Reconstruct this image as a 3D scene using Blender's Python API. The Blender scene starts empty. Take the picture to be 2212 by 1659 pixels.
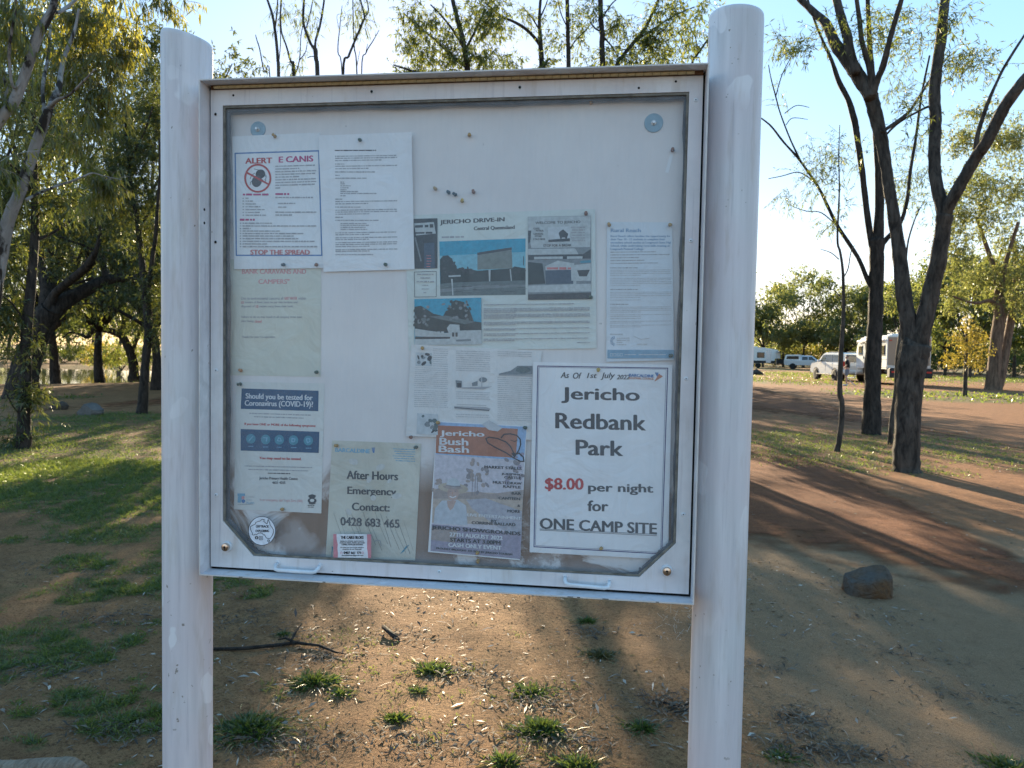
import bpy, math, random
import numpy as np
from mathutils import Vector, Matrix

random.seed(7)
rng = np.random.default_rng(11)
S = bpy.context.scene
COL = S.collection
rad = math.radians

# ------------------------------------------------------------------ camera
W2, H2, FPX = 2212.0, 1659.0, 1600.0          # working units for reading positions off the photograph
GZ = -1.0294                                   # ground level; z = 0 is the bottom edge of the cabinet door
CP = np.array([0.93295, -1.64039, 0.52360])
PITCH, YAW, ROLL = -0.04303, -0.13040, 0.01759
_f = np.array([math.sin(YAW) * math.cos(PITCH), math.cos(YAW) * math.cos(PITCH), math.sin(PITCH)])
_r = np.array([math.cos(YAW), -math.sin(YAW), 0.0])
_u = np.cross(_r, _f)
RI = _r * math.cos(ROLL) + _u * math.sin(ROLL)
UP = _u * math.cos(ROLL) - _r * math.sin(ROLL)
FW = _f
cam = bpy.data.cameras.new('camera')
camo = bpy.data.objects.new('camera', cam)
COL.objects.link(camo)
m = Matrix.Identity(4)
for i in range(3):
    m[i][0], m[i][1], m[i][2], m[i][3] = RI[i], UP[i], -FW[i], CP[i]
camo.matrix_world = m
cam.sensor_fit = 'HORIZONTAL'
cam.sensor_width = 36.0
cam.lens = FPX / W2 * 36.0
cam.clip_start = 0.05
cam.clip_end = 3000
cam.dof.use_dof = True
cam.dof.focus_distance = 1.66
cam.dof.aperture_fstop = 13.0
S.camera = camo

# ------------------------------------------------------------------ sky, sun, exposure
SUN_EL, SUN_AZ = 15.0, -14.0                   # azimuth from +Y towards +X
world = bpy.data.worlds.new('World')
S.world = world
world.use_nodes = True
nt = world.node_tree
bg = nt.nodes['Background']
sky = nt.nodes.new('ShaderNodeTexSky')
sky.sky_type = 'NISHITA'
sky.sun_disc = False
sky.sun_elevation = rad(SUN_EL)
sky.sun_rotation = rad(SUN_AZ)
sky.air_density = 1.0
sky.dust_density = 0.1
sky.ozone_density = 3.0
gam = nt.nodes.new('ShaderNodeGamma')
gam.inputs[1].default_value = 0.32
hs = nt.nodes.new('ShaderNodeHueSaturation')
hs.inputs['Saturation'].default_value = 2.3
hs.inputs['Value'].default_value = 2.0
nt.links.new(sky.outputs[0], gam.inputs[0])
nt.links.new(gam.outputs[0], hs.inputs['Color'])
wb = nt.nodes.new('ShaderNodeMix')                # white balance of the whole sky
wb.data_type = 'RGBA'
wb.blend_type = 'MULTIPLY'
wb.inputs[0].default_value = 1.0
wb.inputs[7].default_value = (1.22, 0.98, 0.93, 1)
nt.links.new(hs.outputs[0], wb.inputs[6])
nt.links.new(wb.outputs[2], bg.inputs[0])
bg.inputs[1].default_value = 0.12
sl = bpy.data.lights.new('sun', 'SUN')
sl.energy = 5.0
sl.angle = rad(0.55)
sl.color = (1.0, 0.82, 0.55)
so = bpy.data.objects.new('sun', sl)
COL.objects.link(so)
sd = Vector((math.sin(rad(SUN_AZ)) * math.cos(rad(SUN_EL)), math.cos(rad(SUN_AZ)) * math.cos(rad(SUN_EL)), math.sin(rad(SUN_EL))))
so.rotation_euler = sd.to_track_quat('Z', 'Y').to_euler()
so.location = (-8, 30, 12)
S.view_settings.view_transform = 'Standard'
S.view_settings.look = 'None'
S.view_settings.exposure = 1.95
S.view_settings.gamma = 1.0
S.view_settings.use_curve_mapping = False
S.cycles.max_bounces = 8
S.cycles.transparent_max_bounces = 12
S.cycles.use_denoising = True

# ------------------------------------------------------------------ reading places off the photograph
def ray(px, py):
    return FW + RI * ((px - W2 / 2) / FPX) - UP * ((py - H2 / 2) / FPX)
def onY(px, py, y):
    d = ray(px, py)
    return CP + d * ((y - CP[1]) / d[1])
def onZ(px, py, z=GZ):
    d = ray(px, py)
    return CP + d * ((z - CP[2]) / d[2])
def dep(px, py, D):
    return CP + ray(px, py) * D
def depth_of(P):
    return float((np.asarray(P) - CP) @ FW)

# ------------------------------------------------------------------ objects
def tag(o, label=None, cat=None, group=None, kind=None):
    if label: o['label'] = label
    if cat: o['category'] = cat
    if group: o['group'] = group
    if kind: o['kind'] = kind
    return o
def empty(name, loc, label=None, cat=None, group=None):
    o = bpy.data.objects.new(name, None)
    o.empty_display_size = 0.1
    o.location = Vector(loc)
    COL.objects.link(o)
    return tag(o, label, cat, group)
def link(name, me, parent=None, loc=None):
    o = bpy.data.objects.new(name, me)
    COL.objects.link(o)
    if parent is not None:
        o.parent = parent
        o.matrix_parent_inverse = wmat(parent).inverted()
    if loc is not None:
        o.location = loc
    return o
def wmat(o):
    mm = Matrix.LocRotScale(o.location, o.rotation_euler, o.scale)
    return (wmat(o.parent) @ o.matrix_parent_inverse @ mm) if o.parent else mm

class MB:
    """collects geometry for one mesh object"""
    def __init__(s):
        s.v, s.f, s.mi, s.mats = [], [], [], []
    def slot(s, mat):
        if mat not in s.mats: s.mats.append(mat)
        return s.mats.index(mat)
    def add(s, vs, fs, mat):
        b = len(s.v); k = s.slot(mat)
        s.v.extend([tuple(map(float, v)) for v in vs])
        for f in fs:
            s.f.append(tuple(b + i for i in f)); s.mi.append(k)
        return s
    def box(s, c, d, mat, rot=None, bev=0.0):
        x, y, z = d[0] / 2, d[1] / 2, d[2] / 2
        if bev > 0:
            b = min(bev, x * .9, y * .9, z * .9)
            vs = []
            for sx in (-1, 1):
                for sy in (-1, 1):
                    for sz in (-1, 1):
                        vs += [(sx * x, sy * (y - b), sz * (z - b)), (sx * (x - b), sy * y, sz * (z - b)), (sx * (x - b), sy * (y - b), sz * z)]
            I = lambda a, bb, cc, k: ((a * 2 + bb) * 2 + cc) * 3 + k
            fs = []
            for a in (0, 1):
                fs.append([I(a, 0, 0, 0), I(a, 1, 0, 0), I(a, 1, 1, 0), I(a, 0, 1, 0)])
                fs.append([I(0, a, 0, 1), I(1, a, 0, 1), I(1, a, 1, 1), I(0, a, 1, 1)])
                fs.append([I(0, 0, a, 2), I(1, 0, a, 2), I(1, 1, a, 2), I(0, 1, a, 2)])
                for c2 in (0, 1):
                    fs.append([I(a, c2, 0, 0), I(a, c2, 1, 0), I(a, c2, 1, 1), I(a, c2, 0, 1)])
                    fs.append([I(a, 0, c2, 0), I(a, 1, c2, 0), I(a, 1, c2, 2), I(a, 0, c2, 2)])
                    fs.append([I(0, a, c2, 1), I(1, a, c2, 1), I(1, a, c2, 2), I(0, a, c2, 2)])
                    for d2 in (0, 1):
                        fs.append([I(a, c2, d2, 0), I(a, c2, d2, 1), I(a, c2, d2, 2)])
        else:
            vs = [(sx * x, sy * y, sz * z) for sx in (-1, 1) for sy in (-1, 1) for sz in (-1, 1)]
            fs = [(0, 1, 3, 2), (4, 6, 7, 5), (0, 4, 5, 1), (2, 3, 7, 6), (0, 2, 6, 4), (1, 5, 7, 3)]
        R = rot if rot is not None else Matrix.Identity(3)
        c = Vector(c)
        return s.add([R @ Vector(v) + c for v in vs], fs, mat)
    def tube(s, pts, rads, mat, n=8, cap=True, jit=0.0, ref=None):
        pts = [Vector(p) for p in pts]
        vs, fs = [], []
        prev = None
        for i, p in enumerate(pts):
            t = (pts[min(i + 1, len(pts) - 1)] - pts[max(i - 1, 0)])
            t = t.normalized() if t.length > 1e-9 else Vector((0, 0, 1))
            if prev is None:
                a = Vector((1, 0, 0)) if abs(t.x) < .8 else Vector((0, 1, 0))
                e1 = t.cross(a).normalized()
            else:
                e1 = (prev - t * prev.dot(t)).normalized()
            prev = e1
            e2 = t.cross(e1)
            for k in range(n):
                a = 2 * math.pi * k / n
                r = rads[i] * (1 + jit * random.uniform(-1, 1))
                vs.append(p + e1 * (r * math.cos(a)) + e2 * (r * math.sin(a)))
        for i in range(len(pts) - 1):
            for k in range(n):
                fs.append((i * n + k, i * n + (k + 1) % n, (i + 1) * n + (k + 1) % n, (i + 1) * n + k))
        if cap:
            fs.append(tuple(range(n))[::-1]); fs.append(tuple((len(pts) - 1) * n + k for k in range(n)))
        return s.add(vs, fs, mat)
    def lathe(s, prof, mat, M=None, n=16):
        """prof: (r, h) pairs turned about local z"""
        vs, fs = [], []
        for r, h in prof:
            for k in range(n):
                a = 2 * math.pi * k / n
                vs.append(Vector((r * math.cos(a), r * math.sin(a), h)))
        for i in range(len(prof) - 1):
            for k in range(n):
                fs.append((i * n + k, i * n + (k + 1) % n, (i + 1) * n + (k + 1) % n, (i + 1) * n + k))
        fs.append(tuple(range(n))[::-1]); fs.append(tuple((len(prof) - 1) * n + k for k in range(n)))
        if M is not None: vs = [M @ v for v in vs]
        return s.add(vs, fs, mat)
    def prism(s, prof, y0, y1, mat, M=None):
        """side outline (x, z) pulled from y0 to y1"""
        n = len(prof)
        vs = [Vector((x, y0, z)) for x, z in prof] + [Vector((x, y1, z)) for x, z in prof]
        fs = [tuple(range(n)), tuple(range(n, 2 * n))[::-1]] + [(i, i + n, (i + 1) % n + n, (i + 1) % n) for i in range(n)]
        if M is not None: vs = [M @ v for v in vs]
        return s.add(vs, fs, mat)
    def mesh(s, name, smooth=False):
        me = bpy.data.meshes.new(name)
        me.from_pydata(s.v, [], s.f)
        for mt in s.mats: me.materials.append(mt)
        if len(s.mats) > 1: me.polygons.foreach_set('material_index', s.mi)
        if smooth: me.polygons.foreach_set('use_smooth', [True] * len(s.f))
        me.update()
        return me
    def build(s, name, parent=None, smooth=False, loc=None):
        return link(name, s.mesh(name, smooth), parent, loc)

def quads_mesh(name, V, mat, extra=None):
    """V: (n,4,3) array of separate quads"""
    n = len(V)
    me = bpy.data.meshes.new(name)
    me.vertices.add(n * 4)
    me.vertices.foreach_set('co', np.ascontiguousarray(V, dtype=np.float32).ravel())
    me.loops.add(n * 4)
    me.loops.foreach_set('vertex_index', np.arange(n * 4, dtype=np.int32))
    me.polygons.add(n)
    me.polygons.foreach_set('loop_start', np.arange(0, n * 4, 4, dtype=np.int32))
    me.materials.append(mat)
    me.update(calc_edges=True)
    return me

# ------------------------------------------------------------------ noise
def _h(ix, iy, seed):
    n = (ix * 374761393 + iy * 668265263 + seed * 974634121) & 0xffffffff
    n = ((n ^ (n >> 13)) * 1274126177) & 0xffffffff
    return ((n ^ (n >> 16)) & 0xffff) / 65535.0
def vnoise(x, y, seed=0):
    x = np.asarray(x, float); y = np.asarray(y, float)
    ix, iy = np.floor(x).astype(np.int64), np.floor(y).astype(np.int64)
    fx, fy = x - ix, y - iy
    fx, fy = fx * fx * (3 - 2 * fx), fy * fy * (3 - 2 * fy)
    a, b = _h(ix, iy, seed), _h(ix + 1, iy, seed)
    c, d = _h(ix, iy + 1, seed), _h(ix + 1, iy + 1, seed)
    return (a * (1 - fx) + b * fx) * (1 - fy) + (c * (1 - fx) + d * fx) * fy
def fbm(x, y, seed=0, o=4):
    t, a, s = 0.0, 0.5, 1.0
    for k in range(o):
        t = t + a * vnoise(np.asarray(x) * s, np.asarray(y) * s, seed + k * 17)
        a *= .5; s *= 2.03
    return t / (1 - .5 ** o)

# ------------------------------------------------------------------ materials
MATS = {}
class NT:
    """small node-tree writer"""
    def __init__(s, name):
        s.m = bpy.data.materials.new(name)
        s.m.use_nodes = True
        s.t = s.m.node_tree
        s.b = s.t.nodes['Principled BSDF']
        s.out = s.t.nodes['Material Output']
        MATS[name] = s.m
    def n(s, typ, **kw):
        nd = s.t.nodes.new(typ)
        for k, v in kw.items():
            if k.startswith('_'): setattr(nd, k[1:], v)
            else: nd.inputs[k.replace('__', ' ')].default_value = v
        return nd
    def l(s, a, b): s.t.links.new(a, b)
    def coord(s, scale=(1, 1, 1), kind='Object'):
        tc = s.n('ShaderNodeTexCoord'); mp = s.n('ShaderNodeMapping')
        mp.inputs['Scale'].default_value = scale
        s.l(tc.outputs[kind], mp.inputs['Vector'])
        return mp.outputs[0]
    def noise(s, vec, scale, detail=4, rough=.55, dist=0):
        nd = s.n('ShaderNodeTexNoise')
        nd.inputs['Scale'].default_value = scale; nd.inputs['Detail'].default_value = detail
        nd.inputs['Roughness'].default_value = rough; nd.inputs['Distortion'].default_value = dist
        if vec is not None: s.l(vec, nd.inputs['Vector'])
        return nd.outputs[0]
    def ramp(s, fac, stops):
        nd = s.n('ShaderNodeValToRGB')
        els = nd.color_ramp.elements
        while len(els) < len(stops): els.new(.5)
        for e, (p, c) in zip(els, stops):
            e.position = p
            e.color = (c, c, c, 1) if not hasattr(c, '__len__') else (*c[:3], 1)
        s.l(fac, nd.inputs[0])
        return nd.outputs[0]
    def mix(s, fac, a, b, mode='MIX'):
        nd = s.n('ShaderNodeMix', _data_type='RGBA', _blend_type=mode)
        for val, sock in ((fac, nd.inputs[0]), (a, nd.inputs[6]), (b, nd.inputs[7])):
            if hasattr(val, 'is_linked'): s.l(val, sock)
            elif not hasattr(val, '__len__'): sock.default_value = val
            else: sock.default_value = (*val[:3], 1)
        return nd.outputs[2]
    def math(s, op, a, b=0.0, clamp=False):
        nd = s.n('ShaderNodeMath', _operation=op, _use_clamp=clamp)
        for val, sock in ((a, nd.inputs[0]), (b, nd.inputs[1])):
            if hasattr(val, 'is_linked'): s.l(val, sock)
            else: sock.default_value = val
        return nd.outputs[0]
    def bump(s, h, strength=.3, dist=.01):
        nd = s.n('ShaderNodeBump', Strength=strength, Distance=dist)
        s.l(h, nd.inputs['Height']); s.l(nd.outputs[0], s.b.inputs['Normal'])
        return nd.outputs[0]
    def set(s, color=None, rough=None, metal=None, spec=None):
        if color is not None:
            if hasattr(color, 'is_linked'): s.l(color, s.b.inputs['Base Color'])
            else: s.b.inputs['Base Color'].default_value = (*color[:3], 1)
        if rough is not None:
            if hasattr(rough, 'is_linked'): s.l(rough, s.b.inputs['Roughness'])
            else: s.b.inputs['Roughness'].default_value = rough
        if metal is not None: s.b.inputs['Metallic'].default_value = metal
        if spec is not None: s.b.inputs['Specular IOR Level'].default_value = spec
        return s.m

def plain(name, col, rough=.6, metal=0, var=.12, scale=30, spec=.3):
    if name in MATS: return MATS[name]
    t = NT(name)
    n = t.noise(t.coord(), scale, 3)
    c = t.mix(t.ramp(n, [(.3, 0.0), (.7, 1.0)]), tuple(x * (1 - var) for x in col), tuple(min(1, x * (1 + var)) for x in col))
    return t.set(c, rough, metal, spec)
# ---- painted aluminium of the sign, streaked and spotted
def paint(name, base, streak=(40, 40, 2.0), chips=True, blot=True, dirt=(0.42, 0.34, 0.27)):
    t = NT(name)
    v = t.coord()
    n1 = t.noise(t.coord(streak), 1.0, 5, .6)
    n2 = t.noise(v, 3.5, 3, .5)
    c = t.mix(t.ramp(n1, [(.35, 0.0), (.7, 1.0)]), tuple(x * .80 for x in base), tuple(min(.9, x * 1.05) for x in base))
    c = t.mix(t.ramp(n2, [(.40, 0.0), (.62, .55)]), c, (base[0] * .93, base[1] * .84, base[2] * .86))
    if blot:
        vo = t.n('ShaderNodeTexVoronoi', Scale=11.0, Randomness=1.0)
        vec2 = t.n('ShaderNodeVectorMath', _operation='ADD')
        t.l(t.coord((1, 1, .55)), vec2.inputs[0])
        nz = t.n('ShaderNodeTexNoise', Scale=9.0)
        t.l(v, nz.inputs['Vector'])
        sc = t.n('ShaderNodeVectorMath', _operation='SCALE'); sc.inputs['Scale'].default_value = .11
        t.l(nz.outputs['Color'], sc.inputs[0]); t.l(sc.outputs[0], vec2.inputs[1]); t.l(vec2.outputs[0], vo.inputs['Vector'])
        sp = t.ramp(vo.outputs['Distance'], [(.28, 1.0), (.31, 0.0)])
        pick = t.ramp(t.noise(v, 2.2, 2), [(.46, 0.0), (.56, .8)])
        c = t.mix(t.math('MULTIPLY', sp, pick), c, tuple(min(.88, x * 1.12) for x in base))
    if chips:
        n3 = t.noise(v, 75, 2, .5)
        c = t.mix(t.math('MULTIPLY', t.ramp(n3, [(.72, 0.0), (.74, .8)]), t.ramp(t.noise(v, 4.5, 2), [(.5, 0.0), (.58, 1.0)])), c, tuple(x * .5 for x in dirt))
        n4 = t.noise(t.coord((1, 1, .15)), 26, 4, .65)
        c = t.mix(t.ramp(n4, [(.54, 0.0), (.75, .5)]), c, dirt)
        n5 = t.noise(t.coord((70, 70, 3.0)), 1.0, 4, .7)
        c = t.mix(t.ramp(n5, [(.56, 0.0), (.70, .35)]), c, (.33, .30, .34))
    t.bump(t.noise(v, 160, 2), .06, .002)
    return t.set(c, .42, 0, .4)
M_POST = paint('post_paint', (.70, .67, .67))
M_CASE = paint('case_paint', (.73, .73, .75), streak=(3, 30, 30))
M_DOOR = paint('door_paint', (.73, .705, .70), streak=(9, 9, 9), blot=False)
M_LIP = plain('lip_edge', (.62, .58, .55), .5)
M_BLACK = plain('black_gap', (.006, .006, .007), .9)
M_SEAL = plain('perished_seal', (.17, .155, .13), .7, var=.45, scale=40)
M_GASKET = plain('dark_gasket', (.085, .088, .10), .7, var=.5, scale=25)
M_CHROME = plain('worn_chrome', (.62, .50, .42), .25, 1.0)
M_STEEL = plain('zinc_steel', (.55, .55, .55), .35, .9)
M_HINGE = plain('old_brass', (.44, .35, .20), .5, .0, var=.25, scale=60)
M_RUST = plain('rust', (.13, .062, .03), .85, var=.4, scale=50)
M_WHITEHANDLE = plain('handle_paint', (.70, .72, .75), .35)

def pinboard():
    t = NT('pinboard_face')
    v = t.coord()
    sep = t.n('ShaderNodeSeparateXYZ'); t.l(v, sep.inputs[0])
    base = t.mix(t.ramp(t.noise(v, 5, 4), [(.35, 0.0), (.7, 1.0)]), (.76, .705, .685), (.82, .775, .75))
    spk = t.ramp(t.noise(v, 62, 2), [(.735, 0.0), (.76, .55)])
    c = t.mix(spk, base, (.22, .19, .17))
    up = t.n('ShaderNodeMapRange'); up.inputs[1].default_value = .03; up.inputs[2].default_value = .31
    t.l(sep.outputs[2], up.inputs[0])
    low = t.math('SUBTRACT', 1.0, up.outputs[0], True)
    nn = t.noise(v, 6.5, 5, .62, .8)
    st = t.math('MULTIPLY', low, t.ramp(nn, [(.40, 0.0), (.56, 1.0)]))
    c = t.mix(t.ramp(st, [(.06, 0.0), (.42, .9)]), c, (.20, .095, .035))
    wt = t.math('MULTIPLY', t.ramp(low, [(.55, 0.0), (.8, 1.0)]), t.ramp(t.noise(v, 11, 3), [(.52, 0.0), (.64, .4)]))
    c = t.mix(wt, c, (.70, .66, .66))
    blue = t.ramp(low, [(.90, 0.0), (.99, .3)])
    c = t.mix(blue, c, (.34, .40, .46))
    return t.set(c, .8, 0, .2)
M_PIN = pinboard()

def paper(name, col, stain=0.0, tint=(.45, .36, .2), var=.05):
    t = NT(name)
    v = t.coord()
    c = t.mix(t.ramp(t.noise(v, 7, 4), [(.3, 0.0), (.7, 1.0)]), tuple(x * (1 - var) for x in col), tuple(min(.88, x * (1 + var)) for x in col))
    if stain:
        c = t.mix(t.ramp(t.noise(v, 9, 5, .6, .6), [(.55 - .1 * stain, 0.0), (.78, stain)]), c, tint)
    t.bump(t.noise(v, 11, 3, .5, 1.2), .35, .02)
    return t.set(c, .55, 0, .3)
PAPER = paper('copy_paper', (.83, .83, .84))
PAPER2 = paper('white_card', (.84, .83, .84))
CREAM = paper('cream_paper', (.66, .655, .56), .25)
CREAM2 = paper('covid_paper', (.72, .71, .67), .1)
WATERED = paper('watermarked_paper', (.62, .59, .50), .5, (.36, .30, .20), .12)
CYAN = paper('drive_in_paper', (.67, .71, .67), .12, (.62, .5, .36))
NEWS = paper('photocopy_paper', (.73, .715, .70), .25, (.52, .45, .38))
BLUEP = paper('blue_tinted_paper', (.68, .72, .76), .12, (.56, .5, .45))
def ink(name, col, r=.6):
    ph = name.startswith(('photo', 'poster'))           # printed pictures: mottled halftone
    return plain('ink_' + name, col, r, var=.15 if ph else .12, scale=110 if ph else 90, spec=.2)
K = ink('black', (.035, .035, .038))
KG = ink('dark_grey', (.075, .075, .08))
TX = ink('text_grey', (.40, .40, .41))
TL = ink('text_light', (.52, .52, .53))
RED = ink('red', (.50, .055, .055))
RED2 = ink('faded_red', (.58, .20, .20))
PINK = ink('pink', (.66, .30, .31))
MAG = ink('magenta', (.50, .075, .20))
NAVY = ink('navy', (.025, .085, .175))
TEAL = ink('teal', (.07, .27, .36))
BLUE = ink('blue', (.10, .22, .45))
SKYB = ink('sky_blue', (.20, .42, .58))
WHITE = ink('white', (.72, .72, .74))
PALE = ink('pale_grey', (.55, .58, .60))
ORANGE = ink('orange', (.55, .22, .13))

# cabinet pane: clear sheet with a milky, weathered face
def pane_mat():
    t = NT('weathered_pane')
    tr = t.n('ShaderNodeBsdfTransparent'); tr.inputs[0].default_value = (.97, .975, .98, 1)
    df = t.n('ShaderNodeBsdfDiffuse'); df.inputs[0].default_value = (.62, .63, .66, 1)
    gl = t.n('ShaderNodeBsdfGlossy'); gl.inputs['Roughness'].default_value = .12
    fr = t.n('ShaderNodeFresnel', IOR=1.35)
    m1 = t.n('ShaderNodeMixShader'); m2 = t.n('ShaderNodeMixShader')
    v = t.coord()
    fog = t.mix(.5, t.ramp(t.noise(v, 3.2, 5, .6), [(.3, .06), (.7, .22)]), t.ramp(t.noise(t.coord((26, 1, 2.2)), 1.0, 5, .65), [(.35, .06), (.7, .20)]))
    t.l(fog, m1.inputs[0]); t.l(tr.outputs[0], m1.inputs[1]); t.l(df.outputs[0], m1.inputs[2])
    t.l(t.math('MULTIPLY', fr.outputs[0], .7), m2.inputs[0]); t.l(m1.outputs[0], m2.inputs[1]); t.l(gl.outputs[0], m2.inputs[2])
    t.l(m2.outputs[0], t.out.inputs['Surface'])
    t.t.nodes.remove(t.b)
    return t.m
M_PANE = pane_mat()

# ================================================================== THE NOTICE BOARD
DW = 1.12
YP = 0.034                                     # face of the pinboard, behind the pane
board = empty('notice_board', (0.56, 0.03, GZ), 'large white metal notice board between two posts, glazed door full of pinned papers', 'notice board')

def post(x, y, ztop, tilt, r):
    mb = MB(); n = 40
    vs, fs = [], []
    levels = [(GZ - .3, 0, r), (ztop - .012, 1, r), (ztop - .003, 1, r * .985), (ztop, 1, r * .95)]
    for (z, tl, rr) in levels:
        for k in range(n):
            a = 2 * math.pi * k / n
            vs.append((x + rr * math.cos(a), y + rr * math.sin(a), z - tl * tilt * (math.cos(a) * rr / r)))
    for i in range(len(levels) - 1):
        for k in range(n):
            fs.append((i * n + k, i * n + (k + 1) % n, (i + 1) * n + (k + 1) % n, (i + 1) * n + k))
    fs.append(tuple((len(levels) - 1) * n + k for k in range(n)))
    mb.add(vs, fs, M_POST)
    return mb.build('post', board, True)
post(-0.0805, 0.036, 1.255, .013, .0575)
post(1.1905, 0.062, 1.268, .003, .0585)

# casing: a tray with an open front, mitred plates and a back
LIPY, BACKY = -0.040, 0.075
X0, X1, Z0, Z1, TK = -0.0065, 1.1240, -0.0098, 1.1300, 0.003
def plate(name, outer, inner, mat):
    """one side of the tray: outer edge to inner edge, front to back"""
    (a, b), (c, d) = outer, inner
    mb = MB()
    vs = [(a[0], LIPY, a[1]), (b[0], LIPY, b[1]), (d[0], LIPY, d[1]), (c[0], LIPY, c[1]),
          (a[0], BACKY, a[1]), (b[0], BACKY, b[1]), (d[0], BACKY, d[1]), (c[0], BACKY, c[1])]
    mb.add(vs, [(0, 1, 5, 4), (2, 3, 7, 6), (4, 5, 6, 7), (0, 4, 7, 3), (1, 2, 6, 5)], mat)
    mb.add(vs[:4], [(0, 3, 2, 1)], M_LIP)
    return mb.build(name, board)
i0, i1, j0, j1 = X0 + TK, X1 - TK, Z0 + TK, Z1 - TK
plate('casing_side', ((X0, Z0), (X0, Z1)), ((i0, j0), (i0, j1)), M_CASE)
plate('casing_side', ((X1, Z0), (X1, Z1)), ((i1, j0), (i1, j1)), M_CASE)
plate('casing_base', ((X0, Z0), (X1, Z0)), ((i0, j0), (i1, j0)), M_CASE)
plate('casing_hood', ((X0, Z1), (X1, Z1)), ((i0, j1), (i1, j1)), M_CASE)
mb = MB(); mb.box(((X0 + X1) / 2, BACKY + .002, (Z0 + Z1) / 2), (X1 - X0, .004, Z1 - Z0), M_CASE); mb.build('casing_back', board)
# dark recess behind the door edge
mb = MB()
for c, d in (((-.0005, .03, .56), (.005, .05, 1.12)), ((1.1190, .03, .56), (.004, .05, 1.12)), ((.56, .03, -.0015), (1.12, .05, .009)), ((.56, .03, 1.1215), (1.12, .05, .009))):
    mb.box(c, d, M_BLACK)
mb.build('door_rebate', board)

# door: one plate with a window that has its two lower corners cut off
win = [(.0295, 1.0832), (1.0883, 1.0854), (1.0861, .1111), (1.0090, .0320), (.1073, .0307), (.0303, .1111)]
outl = [(.0, 1.119), (1.1175, 1.119), (1.1175, .0005), (1.1165, .0), (.0005, .0), (.0, .0005)]
outl = [(.0, 1.119), (1.1165, 1.119), (1.1165, .11), (1.1165, .0), (.0, .0), (.0, .11)]
def ring(mb, A, B, y0, y1, mat, inner_mat=None):
    n = len(A)
    vs = [(x, y0, z) for x, z in A] + [(x, y0, z) for x, z in B] + [(x, y1, z) for x, z in A] + [(x, y1, z) for x, z in B]
    fr = [(i, (i + 1) % n, n + (i + 1) % n, n + i) for i in range(n)]
    bk = [(2 * n + i, 3 * n + i, 3 * n + (i + 1) % n, 2 * n + (i + 1) % n) for i in range(n)]
    so_ = [(i, 2 * n + i, 2 * n + (i + 1) % n, (i + 1) % n) for i in range(n)]
    si = [(n + i, n + (i + 1) % n, 3 * n + (i + 1) % n, 3 * n + i) for i in range(n)]
    mb.add(vs, fr + bk + so_, mat)
    mb.add(vs, si, inner_mat or mat)
def inset(P, d):
    cx, cz = sum(p[0] for p in P) / len(P), sum(p[1] for p in P) / len(P)
    out = []
    n = len(P)
    for i in range(n):
        a, b, c = Vector((*P[i - 1], 0)), Vector((*P[i], 0)), Vector((*P[(i + 1) % n], 0))
        e1, e2 = (b - a).normalized(), (c - b).normalized()
        n1, n2 = Vector((e1.y, -e1.x, 0)), Vector((e2.y, -e2.x, 0))
        bis = (n1 + n2).normalized()
        q = b + bis * (d / max(.3, bis.dot(n1)))
        out.append((q.x, q.y))
    return out
mb = MB(); ring(mb, outl, win, 0.0, 0.012, M_DOOR); door = mb.build('door_frame', board)
mb = MB(); ring(mb, [(p[0], p[1]) for p in inset(win, .0006)], inset(win, .0052), 0.0022, 0.0062, M_SEAL); mb.build('window_seal', board)
mb = MB()
g0 = inset(win, -.004); g1 = inset(win, .0085)
# rubber strip behind the pane, its inner edge uneven with mould
def densify(P, k=26):
    out = []
    for i in range(len(P)):
        a, b = P[i], P[(i + 1) % len(P)]
        for t in range(k): out.append((a[0] + (b[0] - a[0]) * t / k, a[1] + (b[1] - a[1]) * t / k))
    return out
gd0, gd1 = densify(g0), densify(g1)
gd1 = [(x, g0[3][1] + .0035) if z < .055 and .115 < x < 1.0 else (x, z) for x, z in gd1]     # next to none along the sill
gd1 = [(x + random.uniform(-.0022, .0022), z + random.uniform(-.0022, .0022)) for x, z in gd1]
ring(mb, gd0, gd1, .0125, .0200, M_GASKET); mb.build('rubber_strip', board)
# pane
mb = MB(); pn = inset(win, -.003)
vs = [(x, .0066, z) for x, z in pn] + [(x, .0090, z) for x, z in pn]
mb.add(vs, [tuple(range(6))], M_PANE); mb.build('pane', board)
# pinboard face
mb = MB(); mb.box((.56, YP + .004, .56), (1.10, .008, 1.098), M_PIN); mb.build('backing_panel', board)

# piano hinge under the hood
mb = MB(); mb.box((.56, -.0035, 1.1225), (1.112, .004, .0075), M_RUST); hinge = mb.build('piano_hinge', board)
kn = MB(); kn.lathe([(.0034, -.0085), (.0036, -.0081), (.0036, .0081), (.0034, .0085)], M_HINGE, Matrix.Translation((0, 0, 0)) @ Matrix.Rotation(rad(90), 4, 'Y'), 10)
knm = kn.mesh('knuckle', True)
for k in range(61):
    o = link('knuckle', knm, hinge, (.021 + k * .0178, -.0072, 1.1226 + random.uniform(-.0002, .0002)))
# hood: rust line where it meets the hinge
mb = MB(); mb.box((.56, -.0015, 1.1264), (1.112, .012, .0016), M_RUST); mb.build('rust_line', board)

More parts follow.
